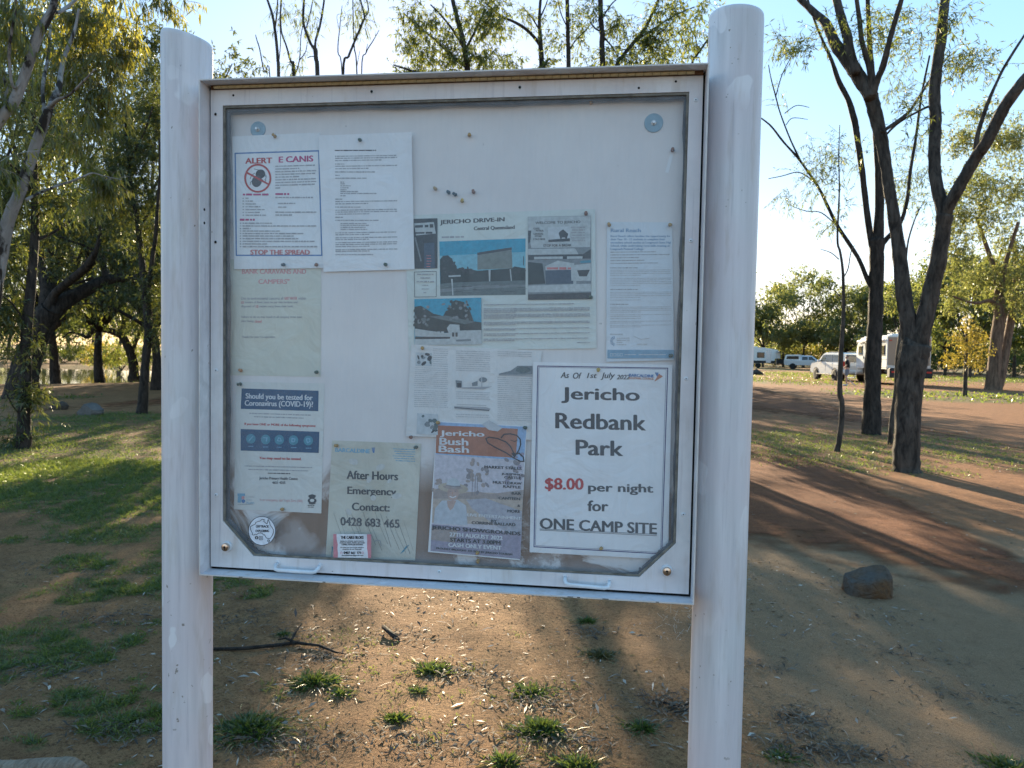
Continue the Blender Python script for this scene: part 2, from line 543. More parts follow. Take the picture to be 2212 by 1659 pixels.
def locks(px, py):
    p = onY(px, py, 0)
    mb = MB(); M = Matrix.Translation((p[0], 0, p[2])) @ Matrix.Rotation(rad(90), 4, 'X')
    mb.lathe([(.0125, -.001), (.0125, .004), (.0115, .006)], M_WHITEHANDLE, M, 24)
    mb.lathe([(.0095, .005), (.0095, .0105), (.0085, .0125), (.004, .0135)], M_CHROME, M, 24)
    mb.lathe([(.0022, .0130), (.0022, .0140)], M_BLACK, M @ Matrix.Translation((0, .0012, 0)), 10)
    mb.box((p[0], -.0137, p[2] - .002), (.0018, .0008, .006), M_BLACK)
    return mb.build('lock', door, False)
locks(491, 1180); locks(1440, 1232)
def handle(ax, ay, bx, by):
    a, b = Vector(onY(ax, ay, 0)), Vector(onY(bx, by, 0))
    out = Vector((0, -.022, 0)); dn = Vector((0, 0, -.010))
    d = (b - a).normalized()
    pts = [a, a + out * .55 + dn * .4, a + out * .9 + dn * .85 + d * .003, a + out + dn + d * .010, b + out + dn - d * .010, b + out * .9 + dn * .85 - d * .003, b + out * .55 + dn * .4, b]
    mb = MB(); mb.tube(pts, [.0044] * 8, M_WHITEHANDLE, 12)
    for q in (a, b):
        mb.lathe([(.0068, -.0005), (.0068, .0012), (.0055, .002)], M_DOOR, Matrix.Translation(q) @ Matrix.Rotation(rad(90), 4, 'X'), 14)
    return mb.build('handle', door, True)
handle(600, 1216, 691, 1222); handle(1221, 1246, 1316, 1255)
# rivets and screw holes
def rivet(px, py, dark):
    p = onY(px, py, 0)
    M = Matrix.Translation((p[0], 0, p[2])) @ Matrix.Rotation(rad(90), 4, 'X')
    mb = MB()
    if dark:
        mb.lathe([(.0042, -.0005), (.0042, .0006), (.0034, .0010)], M_STEEL, M, 14)
        mb.lathe([(.0031, .0005), (.0031, .00115)], M_BLACK, M, 12)
    else:
        mb.lathe([(.0045, -.0005), (.0044, .0008), (.0030, .0017), (.0016, .0018)], M_WHITEHANDLE, M, 14)
        mb.lathe([(.0013, .0012), (.0013, .0022)], M_BLACK, M, 10)
    mb.build('rivet', door)
for x, y, d in ((803, 198, 1), (1123, 189, 1), (466, 247, 1), (466, 523, 1), (467, 800, 0), (467, 1069, 0), (949, 1235, 0), (1476, 1111, 0), (1482, 818, 0), (1492, 520, 0), (1503, 216, 0)):
    rivet(x, y, d)
for x, y in ((504, 206), (1380, 190), (1460, 176), (1513, 533)):
    p = onY(x, y, 0); mb = MB()
    mb.lathe([(.0026, -.0004), (.0026, .0003)], M_BLACK, Matrix.Translation((p[0], 0, p[2])) @ Matrix.Rotation(rad(90), 4, 'X'), 12)
    mb.build('screw_hole', door)
for y in (453, 482):
    p = onY(441.5, y, -.02); mb = MB()
    mb.lathe([(.0032, -.001), (.0032, .0007)], M_BLACK, Matrix.Translation((i0, -.022, p[2])) @ Matrix.Rotation(rad(90), 4, 'Y'), 12)
    mb.build('screw_hole', board)
# big tinted washers that bolt the panel to the casing
M_WASH = plain('washer_plastic', (.27, .41, .50), .5)
for px, py, r in ((558, 280, .0185), (1412, 266, .0205)):
    p = onY(px, py, YP)
    M = Matrix.Translation((p[0], YP, p[2])) @ Matrix.Rotation(rad(90), 4, 'X')
    mb = MB(); mb.lathe([(r, -.001), (r, .0022), (r - .001, .003)], M_WASH, M, 32); w_ = mb.build('washer', board)
    mb = MB(); mb.lathe([(.0062, .002), (.0062, .005), (.0048, .0055)], M_STEEL, M, 6); mb.lathe([(.0035, .005), (.0035, .011), (.003, .0115)], M_STEEL, M, 10); mb.build('bolt', w_)
# chipped paint along the lower lip
for px in (1232, 1250, 1308, 1420, 700, 520):
    p = onY(px, 1243 + (px - 429) * .0560 + 1, LIPY)
    mb = MB(); mb.box((p[0], LIPY - .0004, Z0 + .0016), (random.uniform(.004, .014), .0006, .0014), M_BLACK); mb.build('paint_chip', board)

# ================================================================== PRINTING
class Print:
    """flat print laid on a sheet of paper; positions are read off the photograph and dropped onto the sheet's plane"""
    def __init__(s, level, warp=0.0008, seed=0, plane=None):
        s.y = (YP - .0009 - .0021 * level) if plane is None else plane
        s.warp, s.seed, s.k = warp, seed, 0
        s.parts = {}; s.c0 = (0.5, 0.5)
    def P(s, px, py, lift=0.0):
        p = onY(px, py, s.y)
        w = s.warp * 1.6 * ((p[0] - s.c0[0]) * math.sin(s.seed * 3.1) + (p[2] - s.c0[1]) * math.cos(s.seed * 2.3)) / .15 if s.warp else 0
        return (p[0], s.y + w - lift, p[2])
    def mb(s, part):
        if part not in s.parts: s.parts[part] = MB()
        return s.parts[part]
    def lift(s):
        s.k += 1
        return .00022 + .000012 * s.k
    def sheet(s, q, mat, nx=24, nz=14, edge=0.0):
        """q: TL, TR, BR, BL"""
        s.c0 = (sum(onY(a, b, s.y)[0] for a, b in q) / 4, sum(onY(a, b, s.y)[2] for a, b in q) / 4)
        mb = MB(); vs, fs = [], []
        for j in range(nz + 1):
            for i in range(nx + 1):
                u, v = i / nx, j / nz
                x = (q[0][0] * (1 - u) + q[1][0] * u) * (1 - v) + (q[3][0] * (1 - u) + q[2][0] * u) * v
                y = (q[0][1] * (1 - u) + q[1][1] * u) * (1 - v) + (q[3][1] * (1 - u) + q[2][1] * u) * v
                vs.append(s.P(x, y, edge * (max(0, abs(2 * u - 1) - .84) / .16) ** 1.5 * (.4 + .6 * math.sin(v * 5 + s.seed) ** 2)))
        for j in range(nz):
            for i in range(nx):
                a = j * (nx + 1) + i
                fs.append((a, a + nx + 1, a + nx + 2, a + 1))
        # paper thickness: a second skin behind
        b = len(vs)
        back = [(x, y + .00025, z) for x, y, z in vs]
        mb.add(vs + back, fs + [tuple(i + b for i in f[::-1]) for f in fs], mat)
        s.sheet_mesh = mb.mesh('notice', True)
    def poly(s, pts, mat, part='print', lift=None):
        l = s.lift() if lift is None else lift
        s.mb(part).add([s.P(x, y, l) for x, y in pts], [tuple(range(len(pts)))[::-1]], mat)
    def rect(s, x0, y0, x1, y1, mat, part='print', sl=0.0, sv=0.0, n=1):
        h = y1 - y0
        s.poly([(x0, y0), (x1, y0 + sl * (x1 - x0)), (x1 + sv * h, y1 + sl * (x1 - x0)), (x0 + sv * h, y1)], mat, part)
    def ell(s, cx, cy, rx, ry, mat, part='print', n=24, rot=0.0):
        c, sn = math.cos(rot), math.sin(rot)
        s.poly([(cx + rx * math.cos(a) * c - ry * math.sin(a) * sn, cy + rx * math.cos(a) * sn + ry * math.sin(a) * c) for a in [2 * math.pi * k / n for k in range(n)]], mat, part)
    def line(s, pts, w, mat, part='print', closed=False):
        l = s.lift(); mb = s.mb(part)
        if closed: pts = list(pts) + [pts[0]]
        for (a, b) in zip(pts[:-1], pts[1:]):
            d = Vector((b[0] - a[0], b[1] - a[1])); 
            if d.length < 1e-6: continue
            d.normalize(); nx, ny = -d.y * w / 2, d.x * w / 2
            ex, ey = d.x * w * .3, d.y * w * .3
            mb.add([s.P(a[0] - ex + nx, a[1] - ey + ny, l), s.P(b[0] + ex + nx, b[1] + ey + ny, l), s.P(b[0] + ex - nx, b[1] + ey - ny, l), s.P(a[0] - ex - nx, a[1] - ey - ny, l)], [(0, 1, 2, 3)], mat)
            l += .000004
    def text(s, body, x0, y0, x1, y1, mat, part='lettering', sl=0.0, bold=0.0, shear=0.0):
        """fit the words' outline box to x0..x1, y0 (tops) .. y1 (lowest point); sl is the slope of the line"""
        vs, fs = text_geo(body, shear)
        if not len(vs): return
        lo, hi = vs.min(0), vs.max(0)
        w, h = hi - lo
        offs = [0.0] if not bold else [-bold, -bold / 3, bold / 3, bold]
        for k, o in enumerate(offs):
            l = s.lift()
            out = [s.P(x0 + (x - lo[0]) / w * (x1 - x0) + o, y1 - (y - lo[1]) / h * (y1 - y0) + sl * (x - lo[0]) / w * (x1 - x0) + (o * .4 if k % 2 else -o * .4), l) for x, y in vs]
            s.mb(part).add(out, fs, mat)
    def words(s, x0, x1, y, h, mat, sl=0.0, last=1.0, part='body_text'):
        """one line of print too small to read: word-length strokes"""
        r = random.Random(int(x0 * 7 + y * 13)); x = x0; end = x0 + (x1 - x0) * last
        l = s.lift()
        while x < end - 2:
            w = min(r.choice([5, 8, 11, 14, 18, 22]) * h / 4.5, end - x)
            t = h * r.uniform(.75, 1.1)
            yy = y + sl * (x - x0)
            s.mb(part).add([s.P(x, yy - t / 2, l), s.P(x + w, yy - t / 2 + sl * w, l), s.P(x + w, yy + t / 2 + sl * w, l), s.P(x, yy + t / 2, l)], [(0, 1, 2, 3)], mat)
            x += w + h * r.uniform(.35, .6)
    def para(s, x0, x1, ys, h, mat, sl=0.0, last=.55, part='body_text'):
        for i, y in enumerate(ys):
            s.words(x0, x1, y, h, mat, sl, last if i == len(ys) - 1 and len(ys) > 1 else 1.0, part)
    def done(s, label, cat='notice', group=None, name='notice'):
        o = link(name, s.sheet_mesh)
        tag(o, label, cat, group)
        for part, mb in s.parts.items():
            mb.build(part, o)
        return o

_tc = {}
def text_geo(body, shear=0.0):
    key = (body, shear)
    if key in _tc: return _tc[key]
    cu = bpy.data.curves.new('t', 'FONT')
    cu.body = body; cu.size = 1.0; cu.shear = shear; cu.resolution_u = 3
    cu.fill_mode = 'FRONT'
    ob = bpy.data.objects.new('t', cu)
    COL.objects.link(ob)
    dg = bpy.context.evaluated_depsgraph_get()
    me = bpy.data.meshes.new_from_object(ob.evaluated_get(dg))
    vs = np.array([v.co[:2] for v in me.vertices]); fs = [tuple(p.vertices) for p in me.polygons]
    bpy.data.objects.remove(ob); bpy.data.curves.remove(cu); bpy.data.meshes.remove(me)
    _tc[key] = (vs, fs)
    return _tc[key]
GN = 'notices pinned inside the board'
# transforms from the close-up readings to the working units
def T(ox, oy, k):
    return (lambda x: ox + x * k), (lambda y: oy + y * k)

# --- tick alert sheet
X, Y = T(435.9, 218, .2440)
p = Print(2, .0007, 1)
p.sheet([(501.8, 294.9), (692, 286.3), (698, 579), (505.5, 581.6)], PAPER)
for a, b in (((508.4, 331.5), (688.9, 326)), ((688.9, 326), (695, 551.5)), ((695, 551.5), (510.3, 551.5)), ((510.3, 551.5), (508.4, 331.5))):
    p.line([a, b], 2.9, BLUE, 'border')
p.text('ALERT', X(388), Y(507), X(622), Y(555), RED, sl=-.02, bold=.9)
p.text('E CANIS', X(685), Y(494), X(985), Y(546), MAG, sl=-.035, bold=.9)
p.ell(X(520), Y(648), 43 * .244, 40 * .244, K, 'tick_picture', rot=-.5)
p.ell(X(488), Y(712), 44 * .244, 52 * .244, KG, 'tick_picture', rot=.3)
for a in ((465, 603, 520, 615, 530, 640), (540, 640, 572, 680, 560, 700), (470, 640, 440, 660, 430, 690), (455, 700, 432, 720, 428, 745), (530, 690, 560, 720, 570, 700), (545, 620, 560, 650, 575, 670)):
    p.line([(X(a[0]), Y(a[1])), (X(a[2]), Y(a[3])), (X(a[4]), Y(a[5]))], 1.1, KG, 'tick_picture')
p.line([(X(497) + 27.2 * math.cos(t * math.pi / 18), Y(685) + 29.2 * math.sin(t * math.pi / 18)) for t in range(36)], 4.0, RED, 'ban_sign', True)
p.line([(X(405), Y(638)), (X(588), Y(736))], 4.0, RED, 'ban_sign')
p.words(X(365), X(592), Y(829), 4.2, MAG, .0); p.words(X(652), X(775), Y(825), 4.2, MAG, 0); p.words(X(337), X(470), Y(1052), 4.2, MAG, 0)
for yy in range(9): p.words(X(652), X(1015), Y(580 + yy * 24), 2.9, TX, -.03, .12 if yy == 8 else (.6 if yy in (1, 4) else 1))
for yy, w in zip(range(7), (.2, .42, .5, .72, .95, .7, 1.0)): p.words(X(362), X(375), Y(862 + yy * 25), 2.6, TX); p.words(X(388), X(572), Y(862 + yy * 25), 2.8, TX, 0, w)
for yy, a, b in ((855, 652, 985), (907, 675, 830), (940, 675, 750), (985, 652, 1015), (1010, 652, 800)): p.words(X(a), X(b), Y(yy), 2.8, TX)
for yy, b in ((1083, 622), (1107, 1025), (1130, 435), (1152, 700), (1174, 900), (1196, 815), (1219, 855), (1243, 1005), (1266, 590), (1290, 1022)):
    p.words(X(338), X(350), Y(yy), 2.4, TX); p.words(X(362), X(b), Y(yy), 2.8, TX)
p.text('STOP THE SPREAD', X(433), Y(1318), X(955), Y(1360), RED2, 'foot_lettering', bold=.8)
p.done('white sheet headed ALERT E CANIS with a tick in a red ban sign', group=GN)

# --- typed A4 page beside it
p = Print(3, .0012, 4)
p.sheet([(689.7, 293.2), (890.2, 285.8), (895.4, 581.6), (698.7, 586.9)], PAPER2, edge=.003)
p.words(X(1180), X(1545), Y(440), 2.8, KG, -.002)
for grp in ((492, 510, 530), (580, 602), (892, 912), (968, 985, 1003), (1168, 1185), (1212, 1228), (1255, 1272, 1290), (1318, 1332)):
    for i, yy in enumerate(grp): p.words(X(1182), X(1730), Y(yy), 2.5, TX, -.015, (.55 if grp[0] != 492 else .75) if i == len(grp) - 1 else 1)
for yy, b in ((560, 1265), (630, 1540), (660, 1222), (685, 1460), (870, 1245), (940, 1405), (1030, 1250), (1057, 1565), (1360, 1515)): p.words(X(1182), X(b), Y(yy), 2.5, TX)
for yy, b in ((720, 1262), (735, 1275), (752, 1318), (770, 1300), (787, 1290), (803, 1395), (820, 1548), (840, 1280), (1085, 1465), (1101, 1480), (1119, 1450), (1137, 1465)): p.words(X(1228), X(b), Y(yy), 2.4, TX)
p.done('plain white page of small typed paragraphs under a single green pin', group=GN)

# --- caravans notice, mostly covered by the tick sheet
X, Y = T(435.9, 560.5, .22523)
p = Print(0, .0006, 2)
p.sheet([(497.8, 560), (693.8, 562), (692.7, 813.9), (497.8, 810.5)], CREAM)
p.text('BANK CARAVANS AND', X(388), Y(92), X(1000), Y(137), PINK, bold=.5)
p.text('CAMPERS"', X(545), Y(188), X(840), Y(233), PINK, bold=.5)
def run(parts, x0, x1, y0, y1):
    tot = sum(len(t) + 1 for t, m_ in parts); x = x0
    for t, m_ in parts:
        w = (x1 - x0) * (len(t)) / tot
        p.text(t, x, y0, x + w, y1, m_, 'body_text', bold=.25); x += (x1 - x0) * (len(t) + 1) / tot
run([('Due to environmental concerns all', TX), ('GREY WATER', PINK), ('within', TX)], X(380), X(1012), Y(358), Y(386))
run([('10', PINK), ('meters of River must be put into buckets and', TX)], X(380), X(930), Y(398), Y(426))
run([('disposed of', TX), ('10', PINK), ('meters away from river bank.', TX)], X(380), X(892), Y(437), Y(465))
run([('Failure to do so may result in all camping areas near', TX)], X(380), X(975), Y(540), Y(566))
run([('river being', TX), ('closed', PINK)], X(380), X(585), Y(579), Y(606))
run([('Thanks for your Co-operation', TX)], X(385), X(715), Y(732), Y(757))
p.done('yellowed cream notice to caravans and campers with brown water stains along its foot', group=GN)

# --- covid sheet
X, Y = T(435.9, 809.6, .3003)
p = Print(0, .0005, 6)
p.sheet([(509.5, 824.6), (701, 828.2), (694.2, 1109), (505.6, 1100)], CREAM2)
p.poly([(522, 839), (688.2, 844.1), (687.6, 888.3), (520, 883.2)], NAVY, 'banner')
p.text('Should you be tested for', X(316), Y(132), X(797), Y(182), WHITE, sl=.028, bold=.45)
p.text('Coronavirus (COVID-19)?', X(310), Y(182), X(800), Y(234), WHITE, sl=.02, bold=.45)
p.words(X(342), X(785), Y(277), 2.4, TX, .03); p.words(X(375), X(742), Y(301), 2.4, TX, .03)
p.text('If you have ONE or MORE of the following symptoms:', X(308), Y(344), X(820), Y(366), RED, 'body_text', sl=.028, bold=.3)
p.poly([(X(280), Y(390)), (X(846), Y(410)), (X(842), Y(562)), (X(280), Y(545))], NAVY, 'banner')
for i, (a, b) in enumerate(((353, 460), (460, 465), (558, 467), (660, 470), (767, 473))):
    p.ell(X(a), Y(b), 34 * .3, 35 * .3, TEAL, 'symptom_icon')
    for q in (((-14, 16), (14, -16)), ((-16, -12), (10, -12), (4, 14)), ((-14, 8), (-4, -14), (8, -10), (14, 10)), ((-10, -14), (10, -8), (8, 10), (-12, 12)), ((-14, -12), (10, -14), (12, 6), (-6, 16)))[i:i + 1]:
        p.line([(X(a + u), Y(b + v)) for u, v in q], 2.0, SKYB, 'symptom_icon', i > 1)
    p.words(X(a - 18), X(a + 22), Y(b + 54), 1.6, SKYB)
p.text('You may need to be tested.', X(415), Y(588), X(717), Y(612), RED, 'body_text', sl=.025, bold=.4)
for yy, a, b in ((655, 310, 795), (680, 335, 775), (707, 475, 637)): p.words(X(a), X(b), Y(yy), 2.3, KG if yy > 700 else TX, .025)
p.text('Jericho Primary Health Centre', X(415), Y(732), X(690), Y(757), KG, 'body_text', sl=.02, bold=.3)
p.text('4651 4255', X(508), Y(766), X(602), Y(784), KG, 'body_text', bold=.3)
p.text('In an emergency, dial Triple Zero (000)', X(420), Y(888), X(726), Y(912), PINK, 'body_text', sl=.03)
p.rect(X(258), Y(853), X(312), Y(872), SKYB, 'health_logo'); p.poly([(X(262), Y(872)), (X(292), Y(872)), (X(283), Y(920)), (X(258), Y(918))], SKYB, 'health_logo')
p.ell(X(300), Y(908), 13 * .3, 14 * .3, BLUE, 'health_logo'); p.ell(X(298), Y(884), 11 * .3, 12 * .3, PINK, 'health_logo')
for i, w in enumerate(('Central', 'West', 'Health')): p.text(w, X(320), Y(868 + i * 22), X(378 if i != 1 else 362), Y(884 + i * 22), SKYB if i == 2 else TL, 'health_logo')
p.words(X(260), X(376), Y(931), 1.4, TX)
for a, b, r, q in ((795, 878, 22, 14), (795, 905, 32, 20), (795, 922, 25, 10)): p.ell(X(a), Y(b), r * .3, q * .3, KG, 'crest')
for a in (775, 785, 795, 805, 815): p.ell(X(a), Y(866 + abs(a - 795) * .3), 2.0, 2.6, KG, 'crest')
p.ell(X(795), Y(903), 4.6, 3.4, CREAM2, 'crest'); p.words(X(763), X(818), Y(939), 1.6, KG, 0); p.words(X(766), X(814), Y(951), 1.6, KG, 0)
p.done('coronavirus testing sheet with two navy banners and a row of round icons', group=GN)

# --- after hours sheet
p = Print(0, .0011, 9)
p.sheet([(718.2, 951.3), (910.4, 958.2), (896.9, 1210.5), (704, 1204.5)], WATERED, edge=.0015)
p.poly([(X(897), Y(1190)), (X(945), Y(1240)), (X(935), Y(1308)), (X(893), Y(1308))], TEAL, 'torn_patch')
p.poly([(X(1425), Y(1290)), (X(1470), Y(1230)), (X(1492), Y(1225)), (X(1450), Y(1275))], TEAL, 'torn_patch')
p.text('BARCALDINE', X(962), Y(524), X(1210), Y(553), SKYB, 'council_logo', sl=.045, bold=.6)
for k in range(3): p.poly([(X(1222 + k * 9), Y(524)), (X(1228 + k * 9), Y(522)), (X(1236 + k * 3), Y(560)), (X(1232 + k * 3), Y(562))], BLUE, 'council_logo')
for i in range(6): p.words(X(1375 + (i % 3) * 10), X(1535), Y(532 + i * 17), 1.8, SKYB, .04)
p.text('After Hours', X(1045), Y(688), X(1410), Y(748), KG, sl=.03, bold=.9)
p.text('Emergency', X(1050), Y(803), X(1397), Y(873), KG, sl=.035, bold=.9)
p.text('Contact:', X(1082), Y(918), X(1350), Y(974), KG, sl=.035, bold=.9)
p.text('0428 683 465', X(1000), Y(1022), X(1420), Y(1082), KG, sl=.045, bold=.9)
r_ = random.Random(3)
CREASE = ink('crease_grey', (.33, .31, .27)); CREASE2 = ink('washed_patch', (.61, .60, .57))
for k in range(13):
    a = 950 + k * 42; b = 1010 + r_.uniform(-40, 60)
    p.line([(X(a), Y(b)), (X(a + 30), Y(b + 90)), (X(a + 75 + r_.uniform(0, 25)), Y(min(1310, b + 240)))], r_.uniform(.5, 1.3), CREASE, 'crease')
for k in range(7):
    a, b = r_.uniform(950, 1450), r_.uniform(600, 1000)
    p.ell(X(a), Y(b), r_.uniform(5, 12), r_.uniform(3, 7), CREASE2, 'water_mark', 9, r_.uniform(0, 3))
p.line([(X(1240), Y(1200)), (X(1262), Y(1188)), (X(1285), Y(1195)), (X(1290), Y(1230))], 1.6, TX, 'crease')
p.done('wrinkled cream sheet giving an after hours emergency contact number, teal at one corner', group=GN)

# --- drive-in article
X, Y = T(859.4, 435.9, .20834)
p = Print(1, .0006, 12)
p.sheet([(875, 465), (1285.5, 451.5), (1288.6, 752.6), (882.7, 757.8)], CYAN)
PSKY = ink('photo_sky', (.02, .34, .50)); PSKY2 = ink('photo_pale_sky', (.20, .50, .60)); PTREE = ink('photo_trees', (.025, .045, .05)); PGR = ink('photo_ground', (.13, .17, .175)); PSCR = ink('photo_screen', (.20, .225, .205)); PLT = ink('photo_light', (.50, .53, .53)); PMID = ink('photo_mid', (.22, .245, .26)); PDK = ink('photo_dark', (.05, .06, .07)); PBLU = ink('photo_blue_grey', (.07, .105, .15))
def Q(*a): return [(X(a[i]), Y(a[i + 1])) for i in range(0, len(a), 2)]
p.text('JERICHO DRIVE-IN', X(440), Y(190), X(1105), Y(245), KG, sl=-.045, bold=.8)
p.text('Central Queensland', X(790), Y(258), X(1210), Y(302), KG, sl=-.035, bold=.55)
p.words(X(455), X(705), Y(368), 4.0, TX, -.02)
# screen photograph
p.poly(Q(430, 412, 1325, 380, 1325, 965, 440, 975), PSKY, 'screen_photo')
p.poly(Q(432, 560, 1325, 520, 1325, 700, 436, 720), PSKY2, 'screen_photo')
p.poly(Q(436, 600, 470, 560, 520, 555, 560, 590, 585, 640, 610, 690, 660, 705, 720, 695, 830, 715, 1180, 690, 1210, 670, 1325, 690, 1325, 840, 440, 850), PTREE, 'screen_photo')
p.poly(Q(438, 850, 640, 835, 1325, 815, 1325, 965, 440, 975), PGR, 'screen_photo')
p.poly(Q(438, 905, 900, 862, 1325, 860, 1325, 880, 800, 905, 440, 940), PMID, 'screen_photo')
p.poly(Q(825, 545, 1180, 492, 1190, 690, 825, 705), PSCR, 'screen_photo'); p.poly(Q(822, 530, 900, 515, 1182, 472, 1182, 498, 825, 553), PDK, 'screen_photo')
p.poly(Q(940, 705, 962, 705, 958, 825, 946, 825), PLT, 'screen_photo'); p.poly(Q(1160, 698, 1172, 698, 1182, 820, 1172, 822), PLT, 'screen_photo')
p.poly(Q(525, 765, 650, 758, 652, 775, 527, 780), PLT, 'screen_photo'); p.poly(Q(552, 800, 568, 800, 576, 970, 566, 970), PLT, 'screen_photo'); p.poly(Q(1300, 565, 1308, 565, 1308, 660, 1300, 660), PDK, 'screen_photo')
r_ = random.Random(21)
for k in range(30):
    a = r_.uniform(445, 600); p.ell(X(a), Y(r_.uniform(570, 720) + abs(a - 515) * .5), r_.uniform(2, 5), r_.uniform(1.6, 4), r_.choice([PTREE, PTREE, PDK]), 'screen_photo', 7, r_.uniform(0, 3))
for k in range(46):
    a = r_.choice([r_.uniform(600, 830), r_.uniform(1190, 1320)]); p.ell(X(a), Y(r_.uniform(690, 740)), r_.uniform(2, 5), r_.uniform(1.4, 3), r_.choice([PTREE, PDK]), 'screen_photo', 7, r_.uniform(0, 3))
for k in range(26):
    a = r_.uniform(445, 1250); b = r_.uniform(850, 955); p.words(X(a), X(a + r_.uniform(40, 130)), Y(b), r_.uniform(.8, 1.6), r_.choice([PMID, PGR, PDK]), -.01, part='screen_photo')
# dark strip photograph and small advert
p.poly(Q(160, 178, 412, 172, 412, 690, 175, 695), PDK, 'sign_photo'); p.poly(Q(170, 225, 375, 212, 395, 330, 190, 350), PLT, 'sign_photo'); p.words(X(180), X(370), Y(258), 7, PDK, -.04, part='sign_photo'); p.words(X(185), X(360), Y(325), 4, PDK, -.02, part='sign_photo')
p.poly(Q(172, 370, 188, 368, 250, 615, 236, 620), PMID, 'sign_photo'); p.poly(Q(272, 430, 380, 425, 385, 690, 275, 692), PBLU, 'sign_photo')
for i in range(5): p.words(X(300), X(350), Y(560 + i * 28), 2, RED2, part='sign_photo')
p.line([(X(172), Y(728)), (X(400), Y(722)), (X(400), Y(985)), (X(176), Y(988))], 1.0, PDK, 'advert', True)
for i, w in enumerate((.9, .55, .95, .3, .4, .2)): p.words(X(286 - 95 * w), X(286 + 95 * w), Y(752 + i * 38), 3 if i < 3 else 2, TX, part='advert')
# welcome sign photograph
p.poly(Q(1350, 158, 2003, 146, 2005, 1010, 1350, 1018), PMID, 'welcome_photo')
p.poly(Q(1352, 160, 2000, 150, 1995, 470, 1385, 482, 1352, 300), PLT, 'welcome_photo')
p.poly(Q(1352, 300, 1385, 300, 1375, 420, 1352, 430), PDK, 'welcome_photo')
p.poly(Q(1352, 490, 1840, 485, 1872, 545, 1352, 552), PLT, 'welcome_photo'); p.poly(Q(1352, 552, 1920, 545, 2003, 490, 2003, 590, 1352, 605), PDK, 'welcome_photo'); p.poly(Q(1415, 572, 1710, 568, 1710, 592, 1415, 598), PLT, 'welcome_photo'); p.poly(Q(1755, 568, 1915, 566, 1915, 590, 1755, 594), PLT, 'welcome_photo')
p.poly(Q(1350, 625, 1500, 640, 1530, 850, 1352, 860), PTREE, 'welcome_photo'); p.poly(Q(1530, 670, 1655, 612, 1830, 640, 1820, 705, 1535, 710), PLT, 'welcome_photo'); p.words(X(1545), X(1800), Y(692), 5, RED2, part='welcome_photo')
p.poly(Q(1530, 715, 1820, 705, 1818, 850, 1535, 855), PBLU, 'welcome_photo'); p.poly(Q(1795, 660, 2000, 640, 2000, 820, 1800, 820), PLT, 'welcome_photo'); p.poly(Q(1860, 712, 1992, 705, 1960, 775, 1880, 775), PDK, 'welcome_photo'); p.poly(Q(1890, 615, 2000, 605, 2000, 632, 1895, 638), TEAL, 'welcome_photo')
p.poly(Q(1815, 700, 1855, 700, 1850, 920, 1825, 920), PLT, 'welcome_photo'); p.poly(Q(1352, 870, 2003, 850, 2004, 930, 1352, 940), PLT, 'welcome_photo'); p.poly(Q(1352, 960, 2004, 940, 2005, 1010, 1350, 1018), PDK, 'welcome_photo')
p.poly(Q(1560, 268, 1782, 258, 1785, 412, 1562, 420), PALE, 'welcome_photo'); p.poly(Q(1562, 395, 1785, 380, 1785, 412, 1562, 420), PDK, 'welcome_photo'); p.poly(Q(1680, 310, 1715, 288, 1740, 310, 1768, 335, 1750, 395, 1730, 372, 1705, 372, 1690, 400, 1668, 330), PDK, 'welcome_photo')
p.text('WELCOME TO JERICHO', X(1428), Y(208), X(1893), Y(243), KG, 'welcome_lettering', sl=-.025, bold=.2)
for t_, a, b, yy in (('CAFE', 1408, 1470, 270), ('PETROL', 1434, 1515, 292), ('GENERAL', 1408, 1512, 325), ('STORE', 1422, 1492, 349), ('COLD BEER', 1405, 1530, 380)): p.text(t_, X(a), Y(yy), X(b), Y(yy + 19), KG, 'welcome_lettering', bold=.2)
for i in range(6): p.words(X(1795 + (i % 2) * 12), X(1940), Y(268 + i * 27), 3.2, TX, part='welcome_lettering')
p.text('STOP FOR A BREAK', X(1510), Y(444), X(1800), Y(470), KG, 'welcome_lettering', sl=-.02, bold=.2)
# house photograph
p.poly(Q(173, 1010, 868, 995, 870, 1478, 175, 1485), PSKY, 'house_photo')
p.poly(Q(175, 1090, 240, 1078, 310, 1120, 370, 1160, 470, 1185, 500, 1130, 545, 1120, 560, 1040, 600, 1020, 690, 1040, 700, 1080, 745, 1120, 790, 1240, 868, 1250, 870, 1360, 178, 1360), PTREE, 'house_photo')
p.poly(Q(180, 1315, 540, 1370, 548, 1405, 180, 1395), PLT, 'house_photo'); p.poly(Q(330, 1190, 500, 1180, 800, 1245, 700, 1270, 420, 1215), PGR, 'house_photo'); p.poly(Q(510, 1310, 540, 1270, 640, 1275, 648, 1400, 545, 1400), PLT, 'house_photo')
p.poly(Q(650, 1335, 868, 1330, 870, 1480, 176, 1485, 178, 1420), PLT, 'house_photo'); p.poly(Q(180, 1398, 545, 1400, 540, 1420, 180, 1425), PDK, 'house_photo'); p.poly(Q(600, 1430, 760, 1420, 760, 1445, 610, 1450), PMID, 'house_photo')
for k in range(70):
    a, b = r_.choice([(r_.gauss(250, 45), r_.uniform(1085, 1300)), (r_.gauss(640, 75), r_.uniform(1030, 1250))])
    p.ell(X(min(860, max(180, a))), Y(b), r_.uniform(2, 5), r_.uniform(2, 5), r_.choice([PTREE, PDK, PGR]) if k % 4 else PMID, 'house_photo', 7, r_.uniform(0, 3))
for a in (320, 365, 410, 450): p.poly(Q(a, 1345, a + 30, 1345, a + 30, 1372, a, 1372), PLT, 'house_photo')
for a in (565, 600): p.poly(Q(a, 1355, a + 22, 1355, a + 22, 1398, a, 1398), PDK, 'house_photo')
